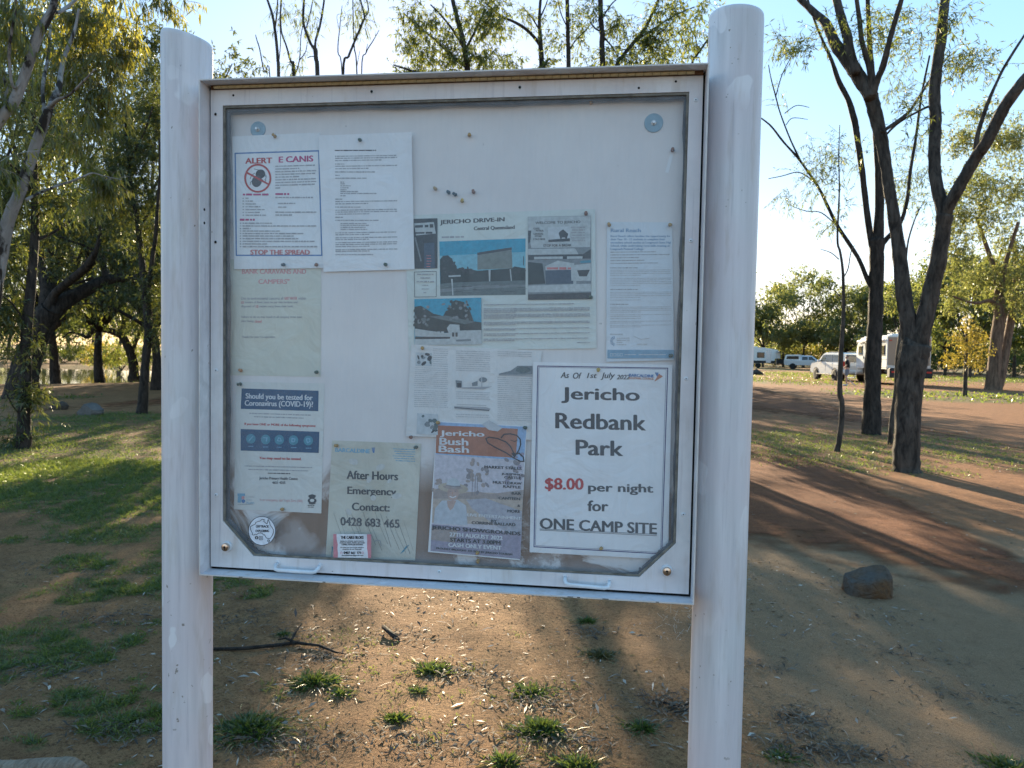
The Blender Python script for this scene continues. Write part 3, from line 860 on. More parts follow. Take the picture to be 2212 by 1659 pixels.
# columns of body text
for grp in ((1068,), (1110, 1124, 1136, 1150), (1172, 1184, 1197, 1210), (1250, 1263, 1275), (1318, 1330), (1370, 1385), (1425, 1440)):
    for i, yy in enumerate(grp): p.words(X(892), X(1990), Y(yy), 2.0, TX, -.012, .3 if (len(grp) > 1 and i == len(grp) - 1) else (.85 if len(grp) == 1 else 1))
p.words(X(1860), X(1990), Y(1460), 1.6, TX)
p.done('wide pale green page titled JERICHO DRIVE-IN with four old photographs', group=GN)

# --- local history page
X, Y = T(859.4, 734.8, .3079)
p = Print(2, .0012, 3)
p.sheet([(888.7, 744), (1170.4, 757.9), (1155, 950.3), (877.3, 941.7)], NEWS, edge=.001)
for yy in range(60, 185, 15): p.words(X(248), X(352), Y(yy), 1.7, TL, .04)
for yy in list(range(192, 340, 14)) + list(range(352, 470, 14)): p.words(X(115), X(350), Y(yy), 1.7, TL, .03)
for yy in list(range(76, 215, 15)) + list(range(362, 410, 15)) + [520, 535]: p.words(X(408), X(648), Y(yy), 1.9, TL, .03)
for yy in list(range(80, 120, 14)) + list(range(262, 420, 14)) + list(range(432, 560, 14)): p.words(X(700), X(940), Y(yy), 1.7, TL, .03)
def blotpic(pts, seed, x0, y0, x1, y1, n=9, part='old_photo'):
    p.poly([(X(a), Y(b)) for a, b in pts], PALE, part)
    r = random.Random(seed)
    for k in range(n): 
        a, b = r.uniform(x0, x1), r.uniform(y0, y1)
        p.ell(X(a), Y(b), r.uniform(2, 5), r.uniform(3, 7), r.choice([PDK, PMID, PGR]), part, 7, r.uniform(0, 3))
blotpic([(125, 85), (240, 90), (240, 182), (125, 180)], 1, 135, 100, 230, 165, 9, 'grove_photo')
blotpic([(137, 512), (282, 520), (282, 665), (133, 658)], 2, 150, 530, 270, 640, 16, 'trees_photo')
p.poly([(X(a), Y(b)) for a, b in ((405, 280), (450, 285), (450, 330), (410, 330))], PMID, 'street_photo'); p.poly([(X(a), Y(b)) for a, b in ((415, 300), (445, 300), (445, 332), (418, 332))], PDK, 'street_photo')
p.ell(X(598), Y(278), 9, 5.5, PMID, 'street_photo'); p.line([(X(588), Y(258)), (X(590), Y(332))], 2.2, TL, 'street_photo'); p.poly([(X(a), Y(b)) for a, b in ((405, 332), (662, 325), (600, 345), (470, 340))], TX, 'street_photo'); p.poly([(X(a), Y(b)) for a, b in ((520, 300), (560, 285), (560, 320), (522, 322))], PMID, 'street_photo')
p.poly([(X(a), Y(b)) for a, b in ((708, 235), (790, 215), (840, 180), (945, 180), (945, 240), (710, 245))], PMID, 'creek_photo'); p.ell(X(880), Y(208), 16, 7, PGR, 'creek_photo'); p.poly([(X(a), Y(b)) for a, b in ((708, 240), (945, 246), (945, 256), (708, 248))], TX, 'creek_photo')
p.poly([(X(a), Y(b)) for a, b in ((395, 462), (620, 470), (652, 480), (640, 498), (400, 482))], TX, 'train_photo'); p.line([(X(400), Y(472)), (X(640), Y(492))], 1.6, PDK, 'train_photo'); p.line([(X(415), Y(450)), (X(620), Y(458))], 1.0, TX, 'train_photo')
p.done('faded photocopied page in three columns of tiny print with small old pictures', group=GN)

# --- bush bash poster
p = Print(3, .0009, 5)
p.sheet([(944, 909.7), (1138, 920.5), (1122.7, 1209.9), (924.7, 1192)], PAPER2)
TERRA = ink('terracotta', (.42, .17, .10)); LILAC = ink('poster_sky', (.60, .56, .61)); PBLUE = ink('poster_blue', (.33, .48, .70)); PTR = ink('poster_tree', (.27, .24, .25)); PTR2 = ink('poster_scrub', (.38, .31, .28)); PGRASS = ink('poster_grass', (.52, .42, .35)); PPATH = ink('poster_path', (.42, .41, .46)); PFOOT = ink('poster_foot', (.34, .30, .38)); SKIN = ink('skin_print', (.50, .35, .30)); STRAW = ink('straw_print', (.50, .42, .33)); SHIRT = ink('shirt_print', (.52, .55, .60))
def Q(*a): return [(X(a[i]), Y(a[i + 1])) for i in range(0, len(a), 2)]
p.poly(Q(280, 575, 903, 608, 885, 845, 265, 800), PBLUE, 'poster_banner')
p.poly(Q(272, 597, 842, 622, 828, 826, 265, 793), TERRA, 'poster_banner')
p.poly(Q(262, 800, 885, 845, 860, 1535, 230, 1478), LILAC, 'poster_photo')
p.poly(Q(250, 1040, 420, 1060, 880, 1080, 868, 1300, 240, 1280), PGRASS, 'poster_photo')
p.poly(Q(248, 1060, 300, 1030, 420, 1080, 560, 1060, 640, 1080, 880, 1050, 878, 1110, 560, 1115, 250, 1110), PTR2, 'poster_photo')
p.poly(Q(480, 1120, 620, 1110, 870, 1200, 868, 1400, 700, 1310, 520, 1180), PPATH, 'poster_photo')
p.poly(Q(238, 1290, 480, 1310, 868, 1360, 858, 1535, 230, 1478), PFOOT, 'poster_photo')
p.poly(Q(238, 1310, 420, 1330, 400, 1420, 234, 1400), PTR2, 'poster_photo')
r_ = random.Random(8)
for k in range(24):
    a = r_.gauss(540, 50); b = r_.gauss(930, 55)
    p.ell(X(a), Y(b), r_.uniform(3, 8), r_.uniform(3, 6), r_.choice([PTR, PTR2, PTR2]), 'poster_tree', 7, r_.uniform(0, 3))
for k in range(16): p.ell(X(r_.gauss(825, 35)), Y(r_.gauss(920, 45)), r_.uniform(3, 7), r_.uniform(3, 6), r_.choice([PTR, PFOOT]), 'poster_tree', 7, r_.uniform(0, 3))
for k in range(8): p.ell(X(r_.gauss(290, 25)), Y(r_.gauss(1000, 22)), r_.uniform(3, 6), r_.uniform(3, 5), PTR2, 'poster_tree', 7)
for a in (525, 545, 560): p.line([(X(a), Y(950)), (X(a - 4), Y(1090))], 1.4, PTR, 'poster_tree')
p.poly(Q(252, 1285, 262, 1180, 310, 1125, 420, 1120, 480, 1160, 490, 1298), SHIRT, 'poster_woman'); p.poly(Q(345, 1125, 412, 1125, 388, 1178, 368, 1195, 350, 1165), SKIN, 'poster_woman')
p.ell(X(388), Y(1036), 106 * .308, 36 * .308, STRAW, 'poster_woman', 24, .10); p.ell(X(388), Y(1074), 40 * .308, 52 * .308, SKIN, 'poster_woman'); p.ell(X(388), Y(1032), 70 * .308, 14 * .308, PTR2, 'poster_woman', 16, .08)
p.poly(Q(340, 1018, 350, 985, 375, 968, 412, 970, 432, 992, 440, 1025, 390, 1032), PALE, 'poster_woman'); p.line([(X(340), Y(1016)), (X(388), Y(1026)), (X(440), Y(1024))], 2.4, PTR, 'poster_woman')
for a in (370, 405): p.ell(X(a), Y(1060), 2.2, 1.0, PTR, 'poster_woman', 8)
p.line([(X(366), Y(1096)), (X(388), Y(1104)), (X(408), Y(1094))], 2.0, WHITE, 'poster_woman'); p.line([(X(387), Y(1066)), (X(384), Y(1082))], .9, ORANGE, 'poster_woman')
hat = [(618, 690), (640, 680), (700, 690), (760, 715), (790, 745), (815, 795), (830, 800), (850, 770), (862, 730), (858, 695), (835, 668), (790, 657), (745, 660), (725, 685)]
p.line([(X(a), Y(b)) for a, b in hat], 2.6, K, 'hat_drawing'); p.line([(X(a), Y(b)) for a, b in ((618, 690), (630, 720), (680, 750), (760, 790), (815, 828), (860, 850), (885, 850), (880, 820), (850, 792), (830, 800))], 2.6, K, 'hat_drawing')
p.poly(Q(795, 790, 838, 795, 818, 828), K, 'hat_drawing'); p.line([(X(790), Y(700)), (X(820), Y(712)), (X(838), Y(700))], 1.4, K, 'hat_drawing')
for t_, a, b, yy, y2 in (('Jericho', 298, 605, 632, 678), ('Bush', 295, 492, 684, 732), ('Bash', 290, 497, 738, 784)): p.text(t_, X(a), Y(yy), X(b), Y(y2), WHITE, sl=.03, bold=1.0)
for t_, a, b, yy, y2 in (('MARKET STALLS', 608, 868, 878, 897), ('JUMPING', 728, 872, 930, 947), ('CASTLE', 748, 865, 952, 969), ('MULTI DRAW', 668, 868, 987, 1004), ('RAFFLE', 740, 862, 1016, 1034), ('BAR', 800, 865, 1064, 1082), ('CANTEEN', 708, 857, 1097, 1115), ('&', 840, 858, 1152, 1168), ('MORE', 770, 857, 1187, 1206), ('BY', 655, 695, 1257, 1275), ('CORRINE BALLARD', 520, 825, 1268, 1288)):
    p.text(t_, X(a), Y(yy), X(b), Y(y2), K, 'programme_lettering', sl=.05, bold=.45)
p.text('LIVE ENTERTAINMENT', X(490), Y(1213), X(865), Y(1233), WHITE, 'event_lettering', sl=.07, bold=.45)
p.text('JERICHO SHOWGROUNDS', X(240), Y(1297), X(860), Y(1330), K, 'event_lettering', sl=.075, bold=.7)
p.text('27TH AUGUST 2022', X(365), Y(1346), X(735), Y(1374), WHITE, 'event_lettering', sl=.07, bold=.6)
p.text('STARTS AT 3.00PM', X(370), Y(1384), X(720), Y(1410), K, 'event_lettering', sl=.065, bold=.6)
p.text('CASH ONLY EVENT', X(357), Y(1418), X(727), Y(1446), WHITE, 'event_lettering', sl=.065, bold=.6)
p.text('PROUDLY BROUGHT TO YOU BY JERICHO TOURISM', X(272), Y(1450), X(803), Y(1467), K, 'event_lettering', sl=.085, bold=.35)
TAPE = ink('tape', (.55, .56, .58))
p.poly(Q(590, 590, 640, 560, 735, 615, 700, 640, 640, 630), TAPE, 'tape_scrap')
p.done('Jericho Bush Bash poster with a smiling woman in a straw hat and a terracotta heading', 'poster', GN)

# --- camp fee poster
X, Y = T(1108.5, 759.8, .3379)
p = Print(4, .0005, 7)
p.sheet([(1151.7, 781.8), (1452.2, 788.5), (1443, 1209), (1144, 1193)], PAPER2)
NB = ink('border_navy', (.05, .05, .16))
p.line([(X(158), Y(91)), (X(988), Y(105)), (X(950), Y(1293)), (X(133), Y(1247))], 2.1, NB, 'border', True)
p.line([(X(166), Y(99)), (X(978), Y(112)), (X(942), Y(1284)), (X(142), Y(1239))], .8, NB, 'border', True)
p.text('Jericho', X(312), Y(226), X(805), Y(326), KG, sl=.022, bold=1.7)
p.text('Redbank', X(274), Y(390), X(846), Y(488), KG, sl=.026, bold=1.7)
p.text('Park', X(404), Y(562), X(700), Y(658), KG, sl=.028, bold=1.7)
p.text('$8.00', X(206), Y(806), X(447), Y(890), RED, 'price_lettering', sl=.012, bold=1.3)
p.text('per night', X(482), Y(838), X(893), Y(908), KG, 'price_lettering', sl=.022, bold=1.2)
p.text('for', X(478), Y(950), X(605), Y(1018), KG, 'price_lettering', sl=.02, bold=1.2)
p.text('ONE CAMP SITE', X(173), Y(1062), X(916), Y(1130), KG, 'price_lettering', sl=.047, bold=1.3)
p.line([(X(170), Y(1133)), (X(918), Y(1168))], 1.1, KG, 'underline'); p.line([(X(170), Y(1140)), (X(918), Y(1177))], 1.1, KG, 'underline')
for t_, a, b, yy, y2 in (('As', 303, 357, 130, 168), ('Of', 383, 438, 133, 172), ('1st', 472, 535, 135, 168), ('July', 560, 650, 133, 180), ('2022', 662, 745, 147, 176)): p.text(t_, X(a), Y(yy), X(b), Y(y2), KG, 'handwriting', shear=.25, bold=.35)
p.text('BARCALDINE', X(742), Y(140), X(900), Y(158), BLUE, 'council_logo', sl=.04, bold=.5)
p.text('REGIONAL COUNCIL', X(742), Y(160), X(900), Y(174), ORANGE, 'council_logo', sl=.04, bold=.2)
for k in range(3): p.poly([(X(905 + k * 8), Y(133)), (X(911 + k * 8), Y(131)), (X(924 + k * 3), Y(160)), (X(919 + k * 3), Y(160))], BLUE, 'council_logo')
for k in range(2): p.poly([(X(902), Y(190)), (X(908), Y(188)), (X(945 + k * 12), Y(150 + k * 8)), (X(932 + k * 12), Y(140 + k * 8))], ORANGE, 'council_logo')
p.done('large white Jericho Redbank Park camp fee poster with a thin double border', 'poster', GN)

# --- rural study sheet
X, Y = T(1245.5, 218, .35657)
p = Print(1, .0012, 8)
p.sheet([(1311, 479), (1452, 480), (1455.9, 778), (1309.7, 781.4)], BLUEP, edge=.001)
FB_ = ink('faded_blue', (.25, .36, .50))
p.text('Rural Reach', X(208), Y(772), X(388), Y(794), FB_, bold=.6)
for i, t_ in enumerate(('Rural Reach offers families the opportunity for', 'their Year 10 - 12 students to complete their', 'secondary school studies at Longreach State High', 'School, while undertaking rural skills training at', 'Longreach Pastoral College.')):
    p.text(t_, X(206), Y(812 + i * 19.5), X(206 + (365, 330, 370, 358, 200)[i]), Y(828 + i * 19.5), FB_, 'body_text', bold=.25)
for i, w in enumerate((.75, 1, .48, .58, .8)): p.words(X(205), X(572), Y(916 + i * 17), 1.9, TX, -.01, w)
for yy, w in ((1011, .45), (1142, .45), (1232, .3)): p.words(X(203), X(575), Y(yy), 2.3, TX, 0, w)
for grp in ((1026, 1036, 1047, 1058), (1076, 1086, 1097, 1108, 1119), (1160, 1170, 1181, 1192), (1207,), (1250, 1260, 1270, 1280), (1296, 1306), (1319,), (1336, 1346), (1360, 1370)):
    for i, yy in enumerate(grp): p.words(X(203), X(575), Y(yy), 1.5, TL, -.008, .5 if i == len(grp) - 1 else 1)
p.words(X(203), X(280), Y(1413), 1.4, TX)
for k in range(8):
    a0 = math.pi * (.55 + k * .115); a1 = a0 + .2
    p.poly([(X(234) + 5 * math.cos(a0), Y(1455) - 5 * math.sin(a0)), (X(234) + 11 * math.cos(a0), Y(1455) - 11 * math.sin(a0)), (X(234) + 11 * math.cos(a1), Y(1455) - 11 * math.sin(a1)), (X(234) + 5 * math.cos(a1), Y(1455) - 5 * math.sin(a1))], FB_, 'fan_logo')
for i, w in enumerate((.95, 1, .5, .7)): p.words(X(243), X(325), Y(1437 + i * 13), 2.2, TL, 0, w, 'fan_logo')
p.line([(X(345), Y(1425)), (X(390), Y(1445)), (X(440), Y(1438))], 1.2, TL, 'college_logo'); p.words(X(365), X(428), Y(1474), 3, TL, part='college_logo')
p.rect(X(187), Y(1508), X(590), Y(1560), ink('footer_blue', (.20, .37, .50)), 'footer_band')
for k in range(4): p.line([(X(205 + k * 20), Y(1530)), (X(218 + k * 20), Y(1530)), (X(218 + k * 20), Y(1546)), (X(205 + k * 20), Y(1546))], .8, PALE, 'footer_text', True)
p.words(X(290), X(360), Y(1537), 2, PALE, part='footer_text'); p.words(X(376), X(540), Y(1537), 2, PALE, part='footer_text')
p.parts = {k: p.parts[k] for k in p.parts}
p.done('narrow pale blue sheet about rural schooling with a blue band along its foot', group=GN)

# --- torn scrap hanging from a brown pin
p = Print(0, .0006, 2)
p.sheet([(1449, 326), (1456, 328), (1444, 374), (1437, 372)], PAPER, 2, 4)
p.done('thin torn strip of white paper left under a brown pin', 'paper scrap', name='paper_scrap')

# --- stickers on the outside of the pane
X, Y = T(523.1, 1108.5, .13514)
p = Print(0, 0, plane=.0058)
def disc_sheet(pr, cx, cy, rx, ry, mat, n=48):
    mb = MB(); vs = [pr.P(cx + rx * math.cos(2 * math.pi * k / n), cy + ry * math.sin(2 * math.pi * k / n)) for k in range(n)]
    mb.add(vs, [tuple(range(n))[::-1]], mat); pr.sheet_mesh = mb.mesh('sticker')
STK = ink('sticker_white', (.72, .74, .80), .4); STKK = ink('sticker_black', (.012, .012, .02), .4)
disc_sheet(p, X(317), Y(283), 222 * .13514, 237 * .13514, STK)
p.line([(X(317) + 29.2 * math.cos(k * math.pi / 24), Y(283) + 31.2 * math.sin(k * math.pi / 24)) for k in range(48)], 1.2, STKK, 'rim_line', True)
p.line([(X(a), Y(b)) for a, b in ((135, 215), (150, 205), (215, 170), (215, 150), (265, 128), (285, 128), (318, 97), (355, 103), (345, 130), (390, 168), (405, 160), (412, 105), (420, 103), (432, 140), (440, 150), (448, 190), (480, 230), (500, 265), (500, 310), (485, 350), (462, 385), (455, 400), (425, 405), (385, 395), (372, 370), (360, 345), (340, 348), (330, 330), (300, 315), (260, 320), (235, 340), (210, 335), (190, 350), (160, 345), (165, 320), (150, 290), (135, 260))], 1.15, STKK, 'map_outline', True)
p.line([(X(a), Y(b)) for a, b in ((410, 427), (440, 430), (437, 450), (425, 466), (412, 448))], 1.3, STKK, 'map_outline', True)
p.text('OFFTRACK', X(222), Y(192), X(427), Y(230), STKK, bold=.3); p.text('EXPLORING', X(218), Y(264), X(430), Y(302), STKK, bold=.3)
p.ell(X(232), Y(391), 27 * .135, 28 * .135, STKK, 'social_icon', 20)
p.line([(X(240), Y(377)), (X(234), Y(379)), (X(233), Y(416))], 1.0, STK, 'social_icon'); p.line([(X(224), Y(393)), (X(243), Y(393))], .9, STK, 'social_icon')
p.line([(X(a), Y(b)) for a, b in ((281, 370), (321, 370), (329, 378), (329, 418), (321, 426), (281, 426), (273, 418), (273, 378))], .9, STKK, 'social_icon', True)
p.line([(X(301) + 1.7 * math.cos(k * .6283), Y(398) + 1.8 * math.sin(k * .6283)) for k in range(10)], .8, STKK, 'social_icon', True)
p.done('round white sticker with a black outline map of Australia on the pane', 'sticker', name='sticker')
p = Print(0, 0, plane=.0057)
p.sheet([(720, 1153.4), (802.2, 1154), (801.9, 1205.5), (720.4, 1204.2)], ink('card_white', (.70, .70, .73), .4), 2, 2)
CPK = ink('card_pink', (.56, .24, .27))
p.poly([(720, 1153.4), (X(1508), 1153.5), (X(1512), Y(430)), (X(1530), Y(500)), (X(1522), Y(560)), (X(1532), Y(640)), (X(1528), 1204.5), (720.4, 1204.2)], CPK, 'torn_edge')
p.poly([(802.2, 1154), (801.9, 1205.5), (X(2012), 1205.3), (X(2006), Y(620)), (X(1996), Y(560)), (X(2000), Y(450)), (X(1994), 1154)], CPK, 'torn_edge')
p.text('THE CABLE BLOKE', X(1578), Y(364), X(1942), Y(410), STKK, bold=.4)
for t_, a, b, yy, sh in (('SATELLITE SYSTEMS, VAST & FOXTEL', 1570, 1948, 438, 0), ('SATELLITE DISHES, METERS, DECODERS', 1560, 1962, 464, 0), ('CAMPING TRAVELLERS ANTENNAS.', 1590, 1935, 490, 0), ('We show you how to get television', 1570, 1945, 538, .2), ('reception all over Australia!', 1605, 1910, 566, .2)):
    p.text(t_, X(a), Y(yy), X(b), Y(yy + 23), KG, 'body_text', bold=.15, shear=sh)
p.text('0407 661 171', X(1625), Y(612), X(1895), Y(650), STKK, 'phone_lettering', bold=.4)
p.text('thecablebloke@gmail.com', X(1592), Y(660), X(1935), Y(690), KG, 'body_text', bold=.15)
for a in (1588, 1928): p.line([(X(a) + 2.2 * math.cos(k * .7854), Y(634) + 2.4 * math.sin(k * .7854)) for k in range(8)], .8, CPK, 'phone_mark', True)
p.done('small business card with torn pink edges stuck on the pane', 'business card', name='business_card')

# --- push pins
PINC = dict(amber=(.42, .24, .05), brown=(.22, .085, .045), green=(.015, .06, .04), teal=(.012, .055, .085), yellow=(.48, .33, .06), orange=(.45, .20, .07), tan=(.46, .33, .18))
PINM = {k: plain('pin_' + k, v, .3, var=.05, spec=.5) for k, v in PINC.items()}
_pm = {}
def pin(px, py, colr, label, lvl=0):
    if colr not in _pm:
        mb = MB(); mb.lathe([(.0040, .002), (.0043, .0032), (.0026, .0045), (.0022, .0095), (.0034, .0112), (.0036, .0128), (.0026, .0135)], PINM[colr], None, 14)
        mb.lathe([(.0006, -.001), (.0006, .0022)], M_STEEL, None, 6)
        _pm[colr] = mb.mesh('push_pin', True)
    y = YP - .0015 - .0021 * lvl
    p_ = onY(px, py, y - .006)
    o = link('push_pin', _pm[colr])
    o.location = (p_[0], y, p_[2])
    o.rotation_euler = (rad(90 + random.uniform(-12, 12)), 0, rad(random.uniform(-14, 14)))
    tag(o, label, 'push pin', 'push pins stuck in the board')
for a in ((593, 294, 'amber', 'amber push pin on the top edge of the tick alert sheet', 2),
          (776, 301, 'green', 'dark green push pin at the top of the typed white page', 3),
          (611.6, 571, 'teal', 'dark teal push pin on the bottom edge of the tick alert sheet', 2),
          (682, 571, 'brown', 'brown push pin on the bottom edge of the tick alert sheet', 2),
          (832, 571, 'green', 'dark green push pin near the foot of the typed white page', 3),
          (519, 801, 'orange', 'orange push pin in the stained corner of the cream caravans notice', 0),
          (683, 804, 'green', 'dark green push pin in the lower corner of the cream caravans notice', 0),
          (518, 829.6, 'green', 'dark green push pin at the top corner of the coronavirus sheet', 0),
          (608.6, 1101, 'amber', 'amber push pin on the bottom edge of the coronavirus sheet', 0),
          (726.6, 963.4, 'amber', 'amber push pin at the blue heading of the after hours sheet', 0),
          (899, 966.7, 'green', 'dark green push pin in the top corner of the after hours sheet', 0),
          (911, 751.5, 'amber', 'amber push pin at the top corner of the faded photocopied page', 2),
          (887, 945, 'brown', 'brown push pin at the lower corner of the faded photocopied page', 2),
          (1265.7, 461.3, 'brown', 'brown push pin in the top corner of the drive-in page', 1),
          (1277, 642, 'green', 'dark green push pin on the edge of the drive-in page', 1),
          (1316.7, 486, 'amber', 'amber push pin beside the heading of the pale blue rural sheet', 1),
          (1447.7, 484.4, 'amber', 'amber push pin opposite the heading of the pale blue rural sheet', 1),
          (1447.7, 769, 'green', 'dark green push pin in the blue band of the rural sheet', 1),
          (1292.7, 797.6, 'yellow', 'yellow push pin on the top border of the camp fee poster', 4),
          (1299.4, 1185.6, 'amber', 'amber push pin on the bottom border of the camp fee poster', 4),
          (946.5, 914, 'amber', 'amber push pin in the top corner of the Bush Bash poster', 3),
          (1135, 924.8, 'green', 'dark green push pin in the blue corner of the Bush Bash poster', 3),
          (1031, 1195, 'amber', 'amber push pin on the bottom edge of the Bush Bash poster', 3),
          (1032, 1211, 'amber', 'amber push pin in bare board just under the Bush Bash poster', 0),
          (940.3, 407.5, 'tan', 'broken tan push pin at the end of the loose row of five pins', 0),
          (969, 415, 'teal', 'blue push pin, second in the loose row of five pins', 0),
          (983.6, 420, 'teal', 'teal push pin in the middle of the loose row of five pins', 0),
          (997, 434, 'yellow', 'yellow push pin hanging lowest of the loose row of five pins', 0),
          (1022.7, 415, 'brown', 'brown push pin at the far end of the loose row of five pins', 0),
          (1013, 291, 'amber', 'lone amber push pin in the bare upper middle of the board', 0),
          (1277, 221.6, 'amber', 'lone amber push pin just under the top of the door frame', 0),
          (1453.4, 324.3, 'brown', 'brown push pin holding a torn strip of paper', 0)):
    pin(*a)
# ================================================================== GROUND
def pix_blob(px, py, rx, ry, s):
    c = onZ(px, py); a = onZ(px + rx, py); b = onZ(px, py - ry); d = onZ(px, py + ry)
    return c[0], c[1], abs(a[0] - c[0]) + 1e-3, abs(b[1] - d[1]) / 2 + 1e-3, s
GB = [pix_blob(*b) for b in [(150, 1330, 260, 240, .34), (90, 1000, 330, 90, .7), (900, 1500, 700, 160, .17),
    (130, 1030, 220, 60, 1.0), (60, 968, 130, 34, 1.0), (270, 1085, 130, 34, .85), (210, 1148, 130, 20, .75), (60, 1120, 60, 16, .5), (188, 1218, 75, 18, .8), (20, 1160, 30, 14, .7),
    (280, 1275, 55, 22, .8), (65, 1331, 35, 14, .7), (122, 1353, 26, 9, .6), (87, 1397, 50, 14, .7), (153, 1414, 58, 24, .8), (306, 1410, 50, 38, .85), (26, 1454, 35, 18, .8), (20, 1395, 26, 16, .6),
    (197, 1524, 75, 20, .85), (306, 1537, 48, 38, .9), (44, 1554, 48, 18, .8), (87, 1624, 45, 20, .8), (240, 1637, 50, 16, .7), (130, 1500, 30, 12, .4),
    (480, 1290, 34, 20, .7), (470, 1440, 26, 18, .6), (490, 1500, 30, 10, .4),
    (1750, 955, 150, 26, .62), (1800, 990, 160, 24, .62), (2060, 965, 130, 34, .5), (1700, 905, 90, 18, .32), (2150, 1000, 80, 18, .4), (1990, 1010, 60, 14, .5),
    (1700, 803, 130, 9, .95), (2075, 856, 175, 9, .95), (1690, 822, 110, 6, .8),
    (130, 860, 42, 7, 1.0), (245, 902, 110, 12, 1.0), (300, 918, 60, 10, .6), (245, 819, 120, 5, 1.0), (150, 930, 130, 16, .8), (60, 905, 60, 10, .6)]]
def smooth(t): 
    t = np.clip(t, 0, 1); return t * t * (3 - 2 * t)
def grass_amount(x, y):
    x = np.asarray(x, float); y = np.asarray(y, float)
    g = np.zeros_like(x)
    wx = x + (fbm(x * 2.1, y * 2.1, 3, 4) - .5) * .75; wy = y + (fbm(x * 2.1, y * 2.1, 9, 4) - .5) * .8
    for cx, cy, rx, ry, s in GB:
        e = np.sqrt(((wx - cx) / rx) ** 2 + ((wy - cy) / ry) ** 2)
        g = np.maximum(g, s * smooth(1.5 - e * .8))
    far = smooth((np.hypot(x, y) - 45) / 30)
    g = np.maximum(g, far * (.35 + .6 * smooth((fbm(x * .08, y * .05, 21, 3) - .4) * 4)))
    n = fbm(x * 4.2, y * 4.2, 31, 5); n2 = fbm(x * 15, y * 15, 61, 3)
    return np.clip(g * smooth((n - .36 + .30 * g) * 2.8) * smooth((n2 - .25) * 3.2), 0, 1)
LAKE = onZ(-330, 796)
def lake_e(x, y):
    return (np.abs((x - LAKE[0]) / 20.5) ** 3 + np.abs((y - LAKE[1]) / 12.5) ** 3) ** (1 / 3.)
def ground_z(x, y):
    x = np.asarray(x, float); y = np.asarray(y, float)
    near = smooth((9 - np.hypot(x - 1, y - 1)) / 5)
    z = GZ + near * ((fbm(x * .9, y * .9, 5, 3) - .5) * .05 + (fbm(x * 6, y * 6, 6, 3) - .5) * .022)
    return z - .75 * smooth((1.12 - lake_e(x, y)) / .25)

def spaced(lo, hi, dense_lo, dense_hi, step, grow):
    out = list(np.arange(dense_lo, dense_hi, step)); s = step; v = out[-1]
    while v < hi: s *= grow; v += s; out.append(v)
    s = step; v = dense_lo
    while v > lo: s *= grow; v -= s; out.insert(0, v)
    return np.array(out)
gx = spaced(-700, 700, -5.5, 5.0, .045, 1.07)
gy = spaced(-300, 1200, .3, 7.5, .045, 1.05)
GX, GY = np.meshgrid(gx, gy)
GZZ = ground_z(GX, GY)
nx_, ny_ = len(gx), len(gy)
me = bpy.data.meshes.new('ground')
me.vertices.add(nx_ * ny_)
me.vertices.foreach_set('co', np.stack([GX, GY, GZZ], -1).astype(np.float32).ravel())
ii = (np.arange(ny_ - 1)[:, None] * nx_ + np.arange(nx_ - 1)[None, :]).ravel()
q = np.stack([ii, ii + 1, ii + nx_ + 1, ii + nx_], -1).astype(np.int32)
me.loops.add(q.size); me.loops.foreach_set('vertex_index', q.ravel())
me.polygons.add(len(q)); me.polygons.foreach_set('loop_start', np.arange(0, q.size, 4, dtype=np.int32))
me.polygons.foreach_set('use_smooth', np.ones(len(q), dtype=bool))
me.update(calc_edges=True)
at = me.attributes.new('grassy', 'FLOAT', 'POINT')
at.data.foreach_set('value', grass_amount(GX, GY).astype(np.float32).ravel())
# greyer trodden sand to the right of the sign
rx_ = smooth((GX - .2 + (fbm(GX * .8, GY * .8, 47, 3) - .5) * 1.6) / 1.6) * smooth((GY - 5.0 - (fbm(GX * .9, GY * .9, 51, 3) - .5) * 1.5) / 1.4)
me.attributes.new('reddened', 'FLOAT', 'POINT').data.foreach_set('value', rx_.astype(np.float32).ravel())
sx = smooth((GX - 1.0 + (fbm(GX * 1.5, GY * 1.5, 41, 3) - .5) * 1.2) / 1.2) * smooth((6.2 - GY) / 1.5)
at = me.attributes.new('greyed', 'FLOAT', 'POINT')
at.data.foreach_set('value', sx.astype(np.float32).ravel())

